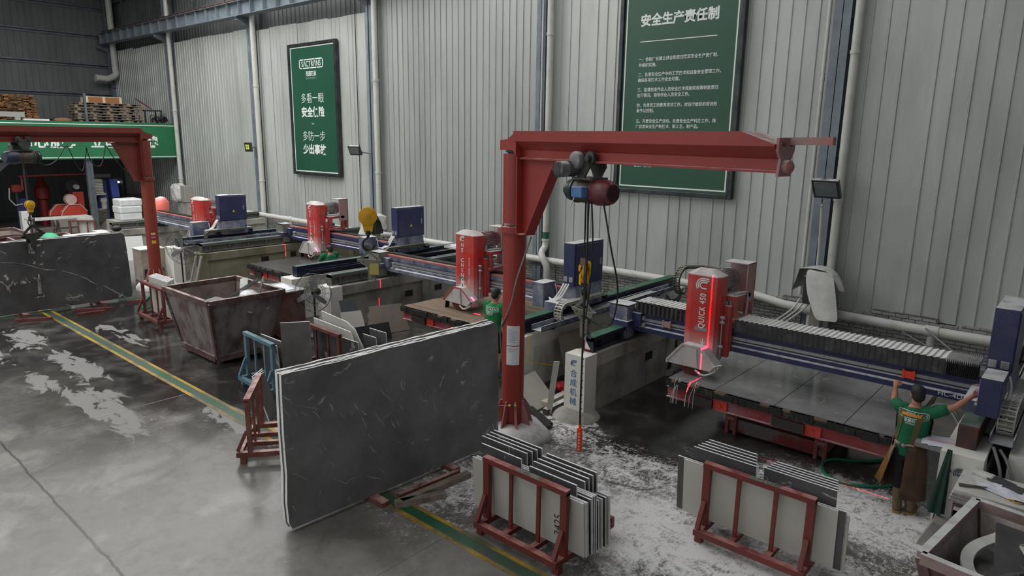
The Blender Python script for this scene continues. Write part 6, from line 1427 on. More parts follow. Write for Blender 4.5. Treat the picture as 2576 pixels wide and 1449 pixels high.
# paint bucket and crate beside the left crane
t = thing('paint_bucket', 'red paint bucket with dark blue base beside left crane foot', 'bucket', (-20.75, 8.2, 0))
mb = MB(); mb.lathe((-20.75, 8.2, .0), Z, [(0, .15), (.2, .17), (.2, .172)], 22); mb.build('lower_band', mat('dark blue label', (34, 38, 66), .4), t, smooth=40)
mb = MB(); mb.lathe((-20.75, 8.2, .2), Z, [(0, .172), (.2, .185), (.21, .195), (.24, .195), (.24, .16)], 22); mb.build('body', mat('red bucket', (140, 34, 40), .4), t, smooth=40)
mb = MB(); mb.cyl((-20.75, 8.2, .42), (-20.75, 8.2, .445), .165, 20); mb.build('lid', mat('dusty pink lid', (170, 142, 136), .7), t)
mb = MB(); mb.sphere((-20.64, 8.03, .28), .06, 12, (1, .4, .5), (0, 0, .7)); mb.build('label_badge', WHITEP, t)
mb = MB(); mb.box(-23.3, -22.62, 8.3, 9.0, 0, 1.0, bev=.01); o = mb.build('plastic_crate', mat('stained pale box', (168, 158, 148), .7, 0, (126, 110, 100), 2.2, amount=.4)); tag(o, 'stained pale box standing behind the left crane post', 'box')
mb = MB(); mb.box(-23.33, -22.6, 8.27, 9.03, 1.0, 1.03); mb.build('lid', WHITEP, o)
mb = MB(); mb.box(-22.6, -22.5, 8.35, 8.9, .0, .4); tag(mb.build('black_crate', DARK), 'small black crate behind the left crane post', 'crate')
for k, (x, y) in enumerate(((-20.35, 8.8), (-20.25, 8.9), (-20.1, 8.85))):
    mb = MB(); mb.bar((x, y-.1, .0), (x+.1, y+.15, 1.05), .06, .04, (0, 1, 0)); tag(mb.build('plank', mat('grey plank', (146, 144, 138), .8)), 'narrow plank propped on mossy wall end, %s from left' % ORD[k], 'plank', 'planks on the mossy wall end')

# ---------------------------------------------------------------- floodlights on the wall
def flood(label, c, f, w, h, lens, arm, up=Z):
    t = thing('floodlight', label, 'floodlight', c); c = V(c); f = V(f).normalized(); a = f.cross(V(Z)).normalized(); b = a.cross(f); 
    M = Matrix((a, b, f)).transposed().to_4x4(); M.translation = c
    mb = MB(); mb.box(-w/2, w/2, -h/2, h/2, -.09, 0, M, .01); mb.build('housing', mat('grey lamp housing', (64, 68, 70), .4, .3, dust=.5), t)
    mb = MB(); mb.box(-w/2+.05, w/2-.05, -h/2+.06, h/2-.04, 0, .006, M); ln = mb.build('lens', lens, t)
    mb = MB(); mb.tube([V(arm), (V(arm)+c)/2+V((0, 0, .0)), c-f*.08], .02, 6); mb.build('bracket', GREY_STEEL, t)
    return t, M, ln
t, M, ln = flood('small floodlight with four yellow LEDs on column left of narrow poster', (-28.7, 15.3, 4.04), (.1, -1, -.1), .46, .40, mat('dark lens', (40, 44, 44), .2), (-28.8, 15.75, 4.0))
for x in (-.07, .07):
    for y in (-.05, .06): mb = MB(); mb.box(x-.055, x+.055, y-.045, y+.045, .007, .010, M); mb.build('led', mat('yellow led', (196, 200, 70), .3, emit=.9), ln)
flood('dark tilted floodlight on wall right of the narrow poster', (-20.95, 15.25, 4.05), (.5, -1, -.75), .46, .38, mat('dim lens', (120, 122, 116), .2), (-20.6, 15.75, 3.95))
t, M, ln = flood('grey floodlight on a slim pole beside the right column', (-4.62, 15.2, 3.62), (-.05, -1, -.7), .55, .46, mat('grey lens', (126, 132, 134), .2, 0, (104, 110, 112), 5), (-4.72, 15.6, 3.5))
mb = MB(); mb.tube([(-4.70, 15.35, 3.3), (-4.74, 15.58, 2.2), (-4.76, 15.66, 1.15)], .03, 8); mb.build('pole', PVC, t, smooth=60)
mb = MB(); mb.tube(bez([(-4.66, 15.25, 3.45), (-4.72, 15.27, 3.38), (-4.66, 15.3, 3.3), (-4.74, 15.32, 3.24)], 5), .008, 6); mb.build('tied_wire', CABLE, t)

# ---------------------------------------------------------------- machines at the wall under white plastic sheets
SHEET = mat('dusty white plastic sheet', (206, 206, 202), .5, 0, (182, 182, 178), 3, bump=.35, bscale=9)
def covered(label, x, y, z, s, flip=1):
    t = thing('covered_pump', label, 'covered machine', (x, y, 0)); P = lambda a, b, c: (x+a*s*flip, y+b*s, z+c*s)
    mb = MB(); mb.box(*(sorted((x-.3*s, x+.22*s))), y-.1*s, y+.35*s, z-.15*s, z+.5*s, bev=.02); mb.build('pump_body', mat('black pump', (52, 52, 50), .6, dust=.6), t)
    mb = MB(); mb.box(x-.12*s, x+.12*s, y, y+.25*s, 0, z-.1*s); mb.build('stand', CONC, t)
    top = [P(-.42, -.1, .66), P(-.05, -.22, .74), P(.4, -.15, .66), P(.42, .4, .62), P(-.05, .42, .74), P(-.45, .36, .62)]
    mb = MB(); n = len(top); rr = random.Random(int(x*10)); T = [mb.bm.verts.new(p) for p in top]; C = mb.bm.verts.new(P(0, .1, .82))
    for i in range(n): mb.bm.faces.new((T[i], T[(i+1) % n], C))
    low = [P(-.6, -.12, .05), P(-.25, -.42, .1), P(.55, -.35, .25), P(.62, .42, .2), P(0, .5, .3), P(-.62, .4, .1)]
    Lw = [mb.bm.verts.new(V(p)+V((rr.uniform(-.04, .04), rr.uniform(-.04, .04), rr.uniform(-.06, .06)))) for p in low]
    for i in (0, 2, 3, 4, 5): mb.bm.faces.new((T[i], T[(i+1) % n], Lw[(i+1) % n], Lw[i])) if i not in (0,) else mb.bm.faces.new((T[5], T[0], Lw[0]))
    o = mb.build('hood', SHEET, t); add_sub(o, 1)
    mb = MB(); pts = [[P(-.22, -.2, .70), P(.36, -.14, .66)], [P(-.2, -.3, .45), P(.42, -.24, .42)], [P(-.12, -.36, .15), P(.52, -.32, .14)], [P(.02, -.42, -.15), P(.6, -.4, -.2)], [P(.18, -.5, -.4), P(.66, -.48, -.38)]]
    rows = [[mb.bm.verts.new(V(a).lerp(V(b), f)+V((0, -.05*math.sin(f*PI)+rr.uniform(-.012, .012), rr.uniform(-.012, .012)))) for f in (0, .2, .4, .6, .8, 1)] for a, b in pts]
    for r0, r1 in zip(rows, rows[1:]):
        for i in range(5): mb.bm.faces.new((r0[i], r0[i+1], r1[i+1], r1[i]))
    o = mb.build('sheet_flap', SHEET, t); md = o.modifiers.new('thickness', 'SOLIDIFY'); md.thickness = .006; add_sub(o, 1)
covered('machine under a drooping white plastic sheet at wall below right floodlight', -4.55, 15.15, 1.32, .92)
covered('machine under a white sheet behind the large yellow hook block', -19.5, 14.9, 1.35, .8, -1)
def white_lump(label, c, sz, seed, name='plastic_bundle'):
    rd = random.Random(seed); mb = MB(); mb.sphere((0, 0, 0), 1, 18)
    for v in mb.bm.verts: v.co = V((math.copysign(abs(v.co.x)**.6, v.co.x)*sz[0], math.copysign(abs(v.co.y)**.6, v.co.y)*sz[1], math.copysign(abs(v.co.z)**.5, v.co.z)*sz[2]))*(1+rd.uniform(-.07, .07))
    o = mb.build(name, SHEET); o.location = c; tag(o, label, 'covered machine'); return o
white_lump('white plastic bundle at far wall above the farthest saw', (-34.8, 14.8, 1.72), (.42, .3, .45), 3)
mb = MB(); mb.box(-34.35, -33.95, 14.7, 15.1, 1.3, 2.1, bev=.02); tag(mb.build('junction_cabinet', mat('beige cabinet', (150, 148, 140), .5)), 'beige wall cabinet beside the far white bundle', 'cabinet')
mb = MB(); mb.box(-34.9, -33.9, 14.75, 15.2, 0, 1.28); tag(mb.build('concrete_plinth', CONC), 'concrete plinth under the far white bundle', 'plinth')
mb = MB(); mb.lathe((-28.3, 11.2, 1.5), (0, .3, 1), [(0, .32), (.25, .34), (.55, .25), (.66, .1), (.67, .01)], 20); tag(mb.build('motor_cover', mat('pale red cover', (212, 106, 92), .5, dust=.9), saw1, smooth=60), 'pale red dome', '') if False else mb.build('motor_cover', mat('pale red cover', (212, 106, 92), .5, dust=.6), saw1, smooth=60)
# rolls and papers on the shelf behind the middle saws
mb = MB(); mb.lathe((-13.0, 14.2, 1.62), (1, 0, 0), [(0, .16), (.02, .2), (.5, .2), (.52, .16)], 18); tag(mb.build('white_drum', WHITEP, smooth=40), 'white drum lying behind the HE CHENG red head', 'drum')
mb = MB(); mb.box(-14.9, -12.3, 13.95, 14.6, 1.36, 1.42); tag(mb.build('shelf_board', CONCW), 'white shelf board behind the middle saws under the drum', 'shelf')
for k in range(5): sheet_crumple('white paper on the shelf behind middle saws, %s from the left' % ORD[k], (-14.7+.27*k, 14.2+.03*(k % 2), 1.425), .4, .3, .5*k, .02, k)
for o in bpy.data.objects:
    if o.name.startswith('paper_sheet') and 'behind middle' in o.get('label', ''): o['group'] = 'papers behind the middle saws'
    if o.name.startswith('paper_sheet') and 'beside worker' in o.get('label', ''): o['group'] = 'drawings beside the worker'

# water thrown off the blade of the near saw
t = thing('water_spray', 'thin streaks of water falling from the blade of the QUICK 450 saw', 'water', (-4.85, 9.75, .7))
WSP = mat('milky water', (220, 220, 220), .1, alpha=.45); rw = random.Random(6)
for k in range(9):
    x0 = -5.0+.05*k; dx = rw.uniform(-.16, .1); mb = MB()
    mb.tube(bez([(x0+.1, 9.72, .86), (x0+.1+dx*.4, 9.62, .88), (x0+.1+dx, 9.5, .72), (x0+.1+dx*1.2, 9.47, .5)], 5), .004, 5); mb.build('streak', WSP, t, smooth=60)
# ---------------------------------------------------------------- people
SKIN = mat('skin', (176, 124, 100), .5, 0, (160, 106, 84), 6)
HAIR = mat('black hair', (20, 18, 18), .6, 0, (34, 31, 30), 30, bump=.4, bscale=60)
SHIRT = mat('green work shirt', (10, 104, 66), .8, 0, (8, 88, 56), 5, bump=.15, bscale=20)
SHIRT2 = mat('bright green shirt', (10, 120, 64), .8, 0, (8, 100, 54), 5, bump=.15, bscale=20)
TROUS = mat('black trousers', (18, 18, 20), .85)
BOOT = mat('muddy rubber boot', (112, 96, 70), .5, 0, (84, 72, 54), 6)
SOLE = mat('tan boot sole', (150, 120, 70), .6)
APRON = mat('brown rubber apron', (88, 58, 38), .45, 0, (62, 44, 32), 4)
APRONY = mat('yellow brown apron lining', (130, 92, 36), .5, 0, (112, 78, 34), 4)
STRAP = mat('olive strap', (88, 82, 50), .7)
ROPE = mat('pale rope', (190, 176, 152), .8)
def remesh(mb, name, m, parent, vox=.01, smooth=4):
    o = mb.build(name+'_raw', m, None)
    md = o.modifiers.new('r', 'REMESH'); md.mode = 'VOXEL'; md.voxel_size = vox
    sm = o.modifiers.new('s', 'SMOOTH'); sm.factor = .5; sm.iterations = smooth
    me = bpy.data.meshes.new_from_object(o.evaluated_get(bpy.context.evaluated_depsgraph_get()))
    bpy.data.objects.remove(o)
    off = V((0, 0, 0)); p = parent
    while p is not None: off += V(p.location); p = p.parent
    me.transform(Matrix.Translation(-off)); me.name = name
    for f in me.polygons: f.use_smooth = True
    me.materials.clear(); me.materials.append(m)
    r = bpy.data.objects.new(name, me); COL.objects.link(r); r.parent = parent; return r
def loft(mb, secs, ax=(1, 0, 0), n=20):
    """secs: (centre, half width along ax, half depth)"""
    ax = V(ax).normalized(); rings = []; k = len(secs)
    for i, (c, a, b) in enumerate(secs):
        t = (V(secs[min(i+1, k-1)][0])-V(secs[max(i-1, 0)][0])).normalized(); d = t.cross(ax).normalized(); w = d.cross(t)
        rings.append([mb.bm.verts.new(V(c)+w*a*math.cos(q)+d*b*math.sin(q)) for q in [2*PI*j/n for j in range(n)]])
    mb.skin(rings)
def limb(mb, pts, rs, n=14):
    P = bez(pts, 5); R = []
    for i in range(len(rs)-1):
        for k in range(5): R.append(rs[i]+(rs[i+1]-rs[i])*k/5)
    R.append(rs[-1]); mb.tube(P, 0, n, taper=R); mb.sphere(P[0], rs[0], 10); mb.sphere(P[-1], rs[-1], 10)
def hand(mb, wrist, d, palm_n, side, curl=.5, spread=.1):
    """palm and five bent fingers; d = pointing direction, palm_n = the way the palm faces, side = towards the thumb"""
    w = V(wrist); d = V(d).normalized(); s = V(side); s = (s-d*s.dot(d)).normalized(); pn = V(palm_n); pn = (pn-d*pn.dot(d)-s*pn.dot(s)).normalized()
    loft(mb, [(w-d*.02, .027, .02), (w+d*.02, .034, .018), (w+d*.06, .042, .016), (w+d*.088, .04, .013)], s, 14)
    for k, (o, L_, r) in enumerate(((.031, .072, .0095), (.011, .08, .0098), (-.010, .074, .0093), (-.029, .058, .0085))):
        p = w+d*.082+s*o; q = p; pts = [p-d*.015, p]; a = 0
        dd = (d+s*spread*(1.2-k*.8)*.5).normalized()
        for f, c in ((.45, curl), (.31, curl*1.2), (.24, curl*.8)):
            a += c; q = q+(dd*math.cos(a)+pn*math.sin(a))*L_*f; pts.append(q)
        mb.tube(pts, r, 8, taper=[r*1.05, r*1.05, r, r*.92, r*.8]); mb.sphere(pts[-1], r*.8, 8)
    p = w+d*.025+s*.03; pts = [p-s*.01, p+s*.022+d*.018+pn*.008, p+s*.032+d*.045+pn*.016, p+s*.03+d*.068+pn*.022]
    mb.tube(pts, .011, 8, taper=[.014, .0125, .011, .009]); mb.sphere(pts[-1], .009, 8)
def head_geo(mb, c, f, up, r=.108):
    """head with brow, nose, chin, lips and ears; f = facing"""
    f = V(f).normalized(); u = V(up); u = (u-f*u.dot(f)).normalized(); s = f.cross(u); c = V(c)
    T = Matrix((s, f, u)).transposed()
    def el(p, a, b, h):
        M = T.to_4x4(); M.translation = c+T @ V(p); bmesh.ops.create_uvsphere(mb.bm, u_segments=18, v_segments=12, radius=1, matrix=M @ Matrix.Diagonal((a, b, h, 1)))
    el((0, -.008, .02), .076, .095, .095); el((0, .022, -.045), .060, .070, .07); el((0, .062, -.095), .028, .022, .02)
    el((0, .082, .025), .055, .018, .014); el((0, .1, -.018), .011, .02, .022); el((0, .1, -.028), .017, .014, .010)
    el((0, .088, -.06), .026, .012, .007); el((0, .086, -.07), .022, .012, .007)
    for k in (-1, 1): el((.077*k, -.008, -.015), .011, .022, .033); el((.04*k, .07, -.02), .02, .018, .016)
    return T
def hair_geo(mb, c, T, cut=.0):
    c = V(c)
    for p, a, b, h in (((0, -.018, .038), .084, .098, .09), ((0, -.05, -.01), .074, .064, .085), ((0, .04, .085), .062, .05, .035), ((.062, -.012, .02), .02, .05, .04), ((-.062, -.012, .02), .02, .05, .04)):
        M = T.to_4x4(); M.translation = c+T @ V(p); bmesh.ops.create_uvsphere(mb.bm, u_segments=18, v_segments=12, radius=1, matrix=M @ Matrix.Diagonal((a, b, h, 1)))
def person(label, J, face, shirt, lower, boots, apron=False, back_text=None, hands=None, shift=(0, 0)):
    J = {k: V(v)+V((shift[0], shift[1], 0)) for k, v in J.items()}
    base = (J['pelvis'].x, J['pelvis'].y, 0); t = thing('person', label, 'person', base)
    ax = (J['sr']-J['sl']); ax.z = 0; ax.normalize()
    up = V((0, 0, 1)); mb = MB()
    hp, ch, nk, hd = J['pelvis'], J['chest'], J['neck'], J['head']
    loft(mb, [(hp-up*.1, .12, .09), (hp, .155, .105), (hp.lerp(ch, .45), .135, .095), (ch, .165, .11), (ch.lerp(nk, .6), .13, .085), (nk, .06, .055)], ax)
    limb(mb, [nk-up*.03, nk+up*.03, hd-up*.06], [.058, .054, .05])
    T = head_geo(mb, hd, face, up)
    for k in 'lr':
        limb(mb, [J['s'+k], J['s'+k].lerp(J['e'+k], .5), J['e'+k], J['e'+k].lerp(J['w'+k], .35), J['w'+k]], [.058, .05, .041, .041, .027])
        limb(mb, [J['h'+k], J['h'+k].lerp(J['k'+k], .5), J['k'+k], J['k'+k].lerp(J['a'+k], .35), J['a'+k]], [.088, .075, .055, .056, .038])
        limb(mb, [J['a'+k]-up*.03, J['t'+k]], [.04, .034])
        hv = hands[k] if hands else ((0, 0, -1), (-ax.x if k == 'r' else ax.x, 0, 0), J['t'+k]-J['a'+k])
        hand(mb, J['w'+k], *hv)
    body = remesh(mb, 'body', SKIN, t, .0085, 3)
    mb = MB(); hair_geo(mb, hd, T); remesh(mb, 'hair', HAIR, t, .011, 3)
    for k in (-1, 1):
        mb = MB(); mb.sphere(hd+T @ V((.032*k, .083, .006)), .0115, 10); mb.build('eye', WHITEP, t, smooth=60)
    # shirt
    mb = MB(); hem = hp-up*.07
    loft(mb, [(hem-up*.02, .178, .13), (hp+up*.03, .176, .128), (hp.lerp(ch, .5), .168, .122), (ch, .19, .132), (ch.lerp(nk, .55), .165, .11), (nk-up*.035, .085, .078)], ax, 24)
    for k in 'lr': limb(mb, [J['s'+k]-ax*(.06 if k == 'r' else -.06), J['s'+k], J['s'+k].lerp(J['e'+k], .3), J['s'+k].lerp(J['e'+k], .52)], [.075, .074, .074, .072])
    sh = remesh(mb, 'shirt', shirt, t, .011, 3)
    mb = MB()
    for k in 'lr':
        a = J['h'+k]; b = J['k'+k]; e = b.lerp(J['a'+k], .3) if boots else b.lerp(a, .25)
        limb(mb, [hp.lerp(a, .6)+up*.02, a, a.lerp(b, .5), b.lerp(a, .2), e], [.10, .112, .10, .088, .082] if not boots else [.10, .108, .094, .08, .076])
    loft(mb, [(hp-up*.14, .15, .115), (hp-up*.02, .165, .118), (hp+up*.05, .16, .112)], ax, 20)
    remesh(mb, 'trousers' if boots else 'shorts', lower, t, .011, 3)
    for k in 'lr':
        a, b, q = J['a'+k], J['k'+k], J['t'+k]; mb = MB()
        top = a.lerp(b, .72 if boots else .3)
        limb(mb, [top, a.lerp(b, .3), a+up*.0], [.07 if boots else .052, .06, .055]); limb(mb, [a-up*.02, a.lerp(q, .5)-up*.02, q], [.056, .052, .046])
        bo = remesh(mb, 'boot', BOOT if boots else mat('dark teal boot', (52, 72, 80), .5), t, .011, 3)
        mb = MB(); f = (q-a); f.z = 0; L_ = f.length+.09; f.normalize(); s = V((-f.y, f.x, 0)); c0 = V((a.x, a.y, 0))-f*.055
        mb.prism([(0, -.03), (.03, -.045), (L_*.6, -.05), (L_-.02, -.035), (L_, 0), (L_-.02, .035), (L_*.6, .05), (.03, .045), (0, .03)], lambda u, v, z: c0+f*u+s*v+V((0, 0, z)), 0, .03); mb.build('sole', SOLE, bo)
    bd = -(ax.cross(up)*-1); fr = up.cross(ax); back = -fr if fr.dot(V(face)) > 0 or True else fr
    from mathutils.bvhtree import BVHTree
    off = V(base); bv = BVHTree.FromPolygons([v.co+off for v in sh.data.vertices], [tuple(p.vertices) for p in sh.data.polygons])
    def onback(o, lift=.004):
        dv = -back
        for v in o.data.vertices:
            p = v.co+off; src = p+back*.5; h = bv.ray_cast(src, dv)
            if h[0] is not None: dep = (p-V(o['c'])).dot(back); v.co = h[0]+back*(lift+dep)-off
    if back_text:
        c = ch+up*.02+back*.2
        for s_, sz, dz, b in (('SΛCTRΛNS', .068, .035, .0), ('圣超石业', .046, -.03, .01), ('臻美世超越非凡', .02, -.058, 0)):
            o = text(s_, sz, c+up*dz, ax, up, WHITE_LET, t, 'back_lettering', b, .95, 'CENTER', depth=.001); o['c'] = tuple(c); onback(o)
            del o['c']
        mb = MB(); c2 = c+up*.058
        for a0, a1, z0, z1 in ((-.17, .17, .038, .043), (-.17, .17, -.043, -.038), (-.17, -.165, -.043, .043), (.165, .17, -.043, .043)):
            n = 12; mb.skin([[mb.bm.verts.new(c2+ax*(a0+(a1-a0)*i/n)+up*z) for i in range(n+1)]+[mb.bm.verts.new(c2+ax*(a1-(a1-a0)*i/n)+up*zz) for i in range(n+1)] for z, zz in ((z0, z1),)], True) if False else None
            for i in range(n):
                x0 = a0+(a1-a0)*i/n; x1 = a0+(a1-a0)*(i+1)/n; mb.quad(c2+ax*x0+up*z0, c2+ax*x1+up*z0, c2+ax*x1+up*z1, c2+ax*x0+up*z1)
        o = mb.build('back_box', WHITE_LET, t); o['c'] = tuple(c2); onback(o, .005); del o['c']
    if apron:
        wa = hp+up*.10
        def sheet_(name, a0, a1, prof, m, th=.006):
            mb = MB(); rows = []
            for z, r, rd in prof:
                row = []
                for i in range(25):
                    a = a0+(a1-a0)*i/24; rip = 1+.03*math.sin(a*9+z*3)
                    row.append(mb.bm.verts.new(V((wa.x, wa.y, 0))+(back*math.cos(a)*rd+ax*math.sin(a)*r)*rip+up*z))
                rows.append(row)
            for r0, r1 in zip(rows, rows[1:]):
                for i in range(24): mb.bm.faces.new((r0[i], r0[i+1], r1[i+1], r1[i]))
            o = mb.build(name, m, t, smooth=60); md = o.modifiers.new('thickness', 'SOLIDIFY'); md.thickness = th; return o
        R = math.radians
        sheet_('apron_skirt', R(2), R(285), [(.24, .25, .22), (.45, .24, .21), (.7, .225, .19), (.88, .205, .165), (wa.z, .195, .15)], APRON)
        sheet_('apron_flap', R(285), R(318), [(.36, .33, .27), (.55, .28, .22), (.75, .225, .18), (.86, .2, .165)], APRONY)
        sheet_('apron_bib', R(100), R(260), [(wa.z-.02, .195, .15), (ch.z, .21, .155), (ch.z+.08, .2, .14)], APRON)
        for sx, sx2 in ((-.11, -.17), (.10, .04)):
            mb = MB(); n = 16; w = .032
            for i in range(n):
                f0, f1 = i/n, (i+1)/n; P = lambda f: ch.lerp(nk, .62)*(1-f)+(wa-up*.02)*f+ax*(sx*(1-f)+sx2*f)
                p, q = P(f0), P(f1); mb.quad(p-ax*w, p+ax*w, q+ax*w, q-ax*w)
            o = mb.build('apron_strap', STRAP, t); o['c'] = tuple(ch); 
            for v in o.data.vertices:
                p = v.co+off; h = bv.ray_cast(p+back*.5, -back); 
                if h[0] is not None: v.co = h[0]+back*.008-off
            del o['c']
        mb = MB()
        for i in range(10):
            x0, x1 = -.12+.22*i/10, -.12+.22*(i+1)/10; c = ch.lerp(nk, .42); mb.quad(c+ax*x0-up*.016, c+ax*x1-up*.016, c+ax*x1+up*.016, c+ax*x0+up*.016)
        o = mb.build('orange_band', mat('orange band', (214, 130, 34), .6), t)
        for v in o.data.vertices:
            h = bv.ray_cast(v.co+off+back*.5, -back)
            if h[0] is not None: v.co = h[0]+back*.010-off
        mb = MB(); b0 = V((wa.x, wa.y, wa.z-.02)); pts = [b0+back*math.cos(a)*.165+ax*math.sin(a)*.2+up*(.01*math.sin(a*7)) for a in [R(x) for x in range(-50, 25, 8)]]
        mb.tube(pts, .012, 7); mb.tube(bez([pts[4], pts[4]+back*.03+up*.02-ax*.03, pts[3]+back*.02-ax*.04, pts[3]-up*.05-ax*.05, pts[3]-up*.16-ax*.08+back*.02, pts[3]-up*.24-ax*.085+back*.02], 5), .012, 7)
        mb.sphere(pts[5]+back*.012, .024, 8); mb.build('waist_tie', ROPE, t, smooth=60)
    return t
W1 = person('worker in green shirt and brown apron, arms spread between table and blue box', dict(
    pelvis=(-1.50, 9.36, .86), chest=(-1.50, 9.38, 1.24), neck=(-1.505, 9.40, 1.42), head=(-1.51, 9.43, 1.545),
    sl=(-1.685, 9.41, 1.345), el=(-1.80, 9.67, 1.33), wl=(-1.855, 9.92, 1.42), sr=(-1.32, 9.39, 1.365), er=(-1.10, 9.42, 1.49), wr=(-.965, 9.54, 1.63),
    hl=(-1.59, 9.36, .82), kl=(-1.565, 9.34, .45), al=(-1.535, 9.27, .08), tl=(-1.56, 9.40, .045), hr=(-1.41, 9.36, .82), kr=(-1.41, 9.37, .45), ar=(-1.405, 9.33, .08), tr=(-1.37, 9.47, .045)),
    (-.45, .9, -.12), SHIRT, TROUS, True, True, True, hands={'l': ((0, .55, .75), (.2, .6, -.6), (1, 0, 0), .9), 'r': ((.55, .6, .35), (1, -.2, 0), (-.3, 0, 1), .35)})
person('person in bright green shirt and black shorts, half hidden by crane post', dict(
    pelvis=(-8.42, 9.35, .95), chest=(-8.42, 9.37, 1.34), neck=(-8.42, 9.40, 1.54), head=(-8.415, 9.43, 1.675),
    sl=(-8.62, 9.40, 1.46), el=(-8.68, 9.44, 1.17), wl=(-8.64, 9.62, .98), sr=(-8.22, 9.40, 1.46), er=(-8.15, 9.45, 1.17), wr=(-8.2, 9.62, .98),
    hl=(-8.51, 9.35, .91), kl=(-8.53, 9.38, .49), al=(-8.54, 9.33, .08), tl=(-8.57, 9.48, .045), hr=(-8.33, 9.35, .91), kr=(-8.31, 9.38, .49), ar=(-8.30, 9.33, .08), tr=(-8.29, 9.48, .045)),
    (-.15, 1, -.25), SHIRT2, mat('black shorts', (16, 16, 17), .85), False, False, True, shift=(-.22, .0))
person('person with dark hair and green shirt beyond the far cutting table, only head showing', dict(
    pelvis=(-15.72, 10.75, .9), chest=(-15.72, 10.76, 1.26), neck=(-15.74, 10.77, 1.42), head=(-15.78, 10.77, 1.52),
    sl=(-15.78, 10.57, 1.37), el=(-15.95, 10.52, 1.15), wl=(-16.12, 10.6, 1.1), sr=(-15.78, 10.97, 1.37), er=(-15.95, 11.02, 1.15), wr=(-16.12, 10.95, 1.1),
    hl=(-15.72, 10.66, .87), kl=(-15.74, 10.65, .48), al=(-15.72, 10.65, .08), tl=(-15.87, 10.64, .045), hr=(-15.72, 10.84, .87), kr=(-15.74, 10.85, .48), ar=(-15.72, 10.85, .08), tr=(-15.87, 10.86, .045)),
    (-1, -.1, -.2), SHIRT, TROUS, True, shift=(-.32, 0))
# ---------------------------------------------------------------- upper floor and bay at the far left
struct((lambda mb: (mb.box(-45, -36.95, -6, 16.0, 4.86, 5.06), mb.build('floor_upper', WALLD))[1])(MB()))
t = thing('banner', 'long green banner with white Chinese lettering along the upper floor edge', 'banner', (-36.85, 7, 3.34))
mb = MB(); mb.box(-36.79, -36.73, -5, 15.95, 3.34, 5.05); mb.build('panel', GREEN_BANNER, t)
mb = MB(); mb.box(-36.735, -36.724, -5, 15.9, 3.40, 3.435); mb.box(-36.735, -36.724, -5, 15.9, 4.92, 4.955); mb.box(-36.735, -36.724, 15.865, 15.9, 3.435, 4.92); mb.build('border_line', WHITE_LET, t)
for s_, y in zip('用心服务', (8.88, 9.48, 10.10, 10.70)): text(s_, .60, (-36.727, y, 3.92), (0, 1, 0), UZ, WHITE_LET, t, 'lettering', .03, .95)
for s_, y in zip('立国际品牌', (11.76, 12.38, 13.0, 13.62, 14.26)): text(s_, .60, (-36.727, y, 3.92), (0, 1, 0), UZ, WHITE_LET, t, 'lettering', .03, .95)
def gpost(label, y):
    mb = MB(); mb.box(-37.1, -36.9, y-.14, y+.14, 0, 3.34); mb.box(-37.12, -36.88, y-.02, y+.02, 0, 3.34); tag(mb.build('steel_post', GREY_STEEL), label, 'post', 'posts under the upper floor')
gpost('grey steel post under the green banner beside the blue pleated machine', 11.66); gpost('grey steel post under green banner at far left edge', 4.0)
# pallets
PAL = mat('weathered pallet wood', (150, 132, 112), .8, 0, (112, 98, 84), 2.5, stretch=(1, .3, 1))
def pallet(label, loc, L_=2.9, D=1.1, rz=0., m=PAL):
    t = thing('pallet', label, 'pallet', loc, 'pallets stacked on the upper floor', rz)
    def p(name, *b): mb = MB(); [mb.box(*q) for q in b]; o = mb.build(name, m, None); o.parent = t
    for k in range(6): p('deck_board', (-D/2+k*D/6+.01, -D/2+(k+1)*D/6-.02, -L_/2, L_/2, .105, .128))
    for x in (-D/2+.04, 0, D/2-.04): p('bottom_board', (x-.05, x+.05, -L_/2, L_/2, 0, .022))
    for y in (-L_/2+.08, -L_/4, 0, L_/4, L_/2-.08):
        for x in (-D/2+.05, D/2-.05): p('block', (x-.05, x+.05, y-.07, y+.07, .022, .105))
    return t
r = random.Random(9)
for k in range(7): pallet('long wooden pallet on upper floor, %s from the bottom of the stack' % ORD[k], (-38.3+r.uniform(-.06, .06), 13.25+r.uniform(-.12, .12)+(0 if k < 3 else -.1), 5.06+.131*k), 2.95, 1.1, r.uniform(-.03, .03))
t = thing('wooden_crate', 'shallow pale crate with brown panels on top of the pallet stack', 'crate', (-38.3, 12.95, 5.98)); z = 5.98
mb = MB(); mb.box(-38.6, -37.95, 12.2, 13.75, z, z+.26); mb.build('body', mat('brown board', (150, 98, 56), .7), t)
for y in (12.2, 12.95, 13.7): mb = MB(); mb.box(-38.62, -37.92, y-.06, y+.06, z, z+.3); mb.build('batten', mat('pale batten', (200, 186, 164), .7), t)
mb = MB(); mb.box(-38.62, -37.94, 12.14, 13.76, z+.26, z+.29); mb.build('top_board', mat('pale batten', (200, 186, 164), .7), t)
mb = MB(); mb.box(-37.2, -37.1, 11.8, 11.9, 5.06, 6.35); tag(mb.build('grey_post', GREY_STEEL), 'thin upright grey post beside pallet stack on upper floor', 'post')
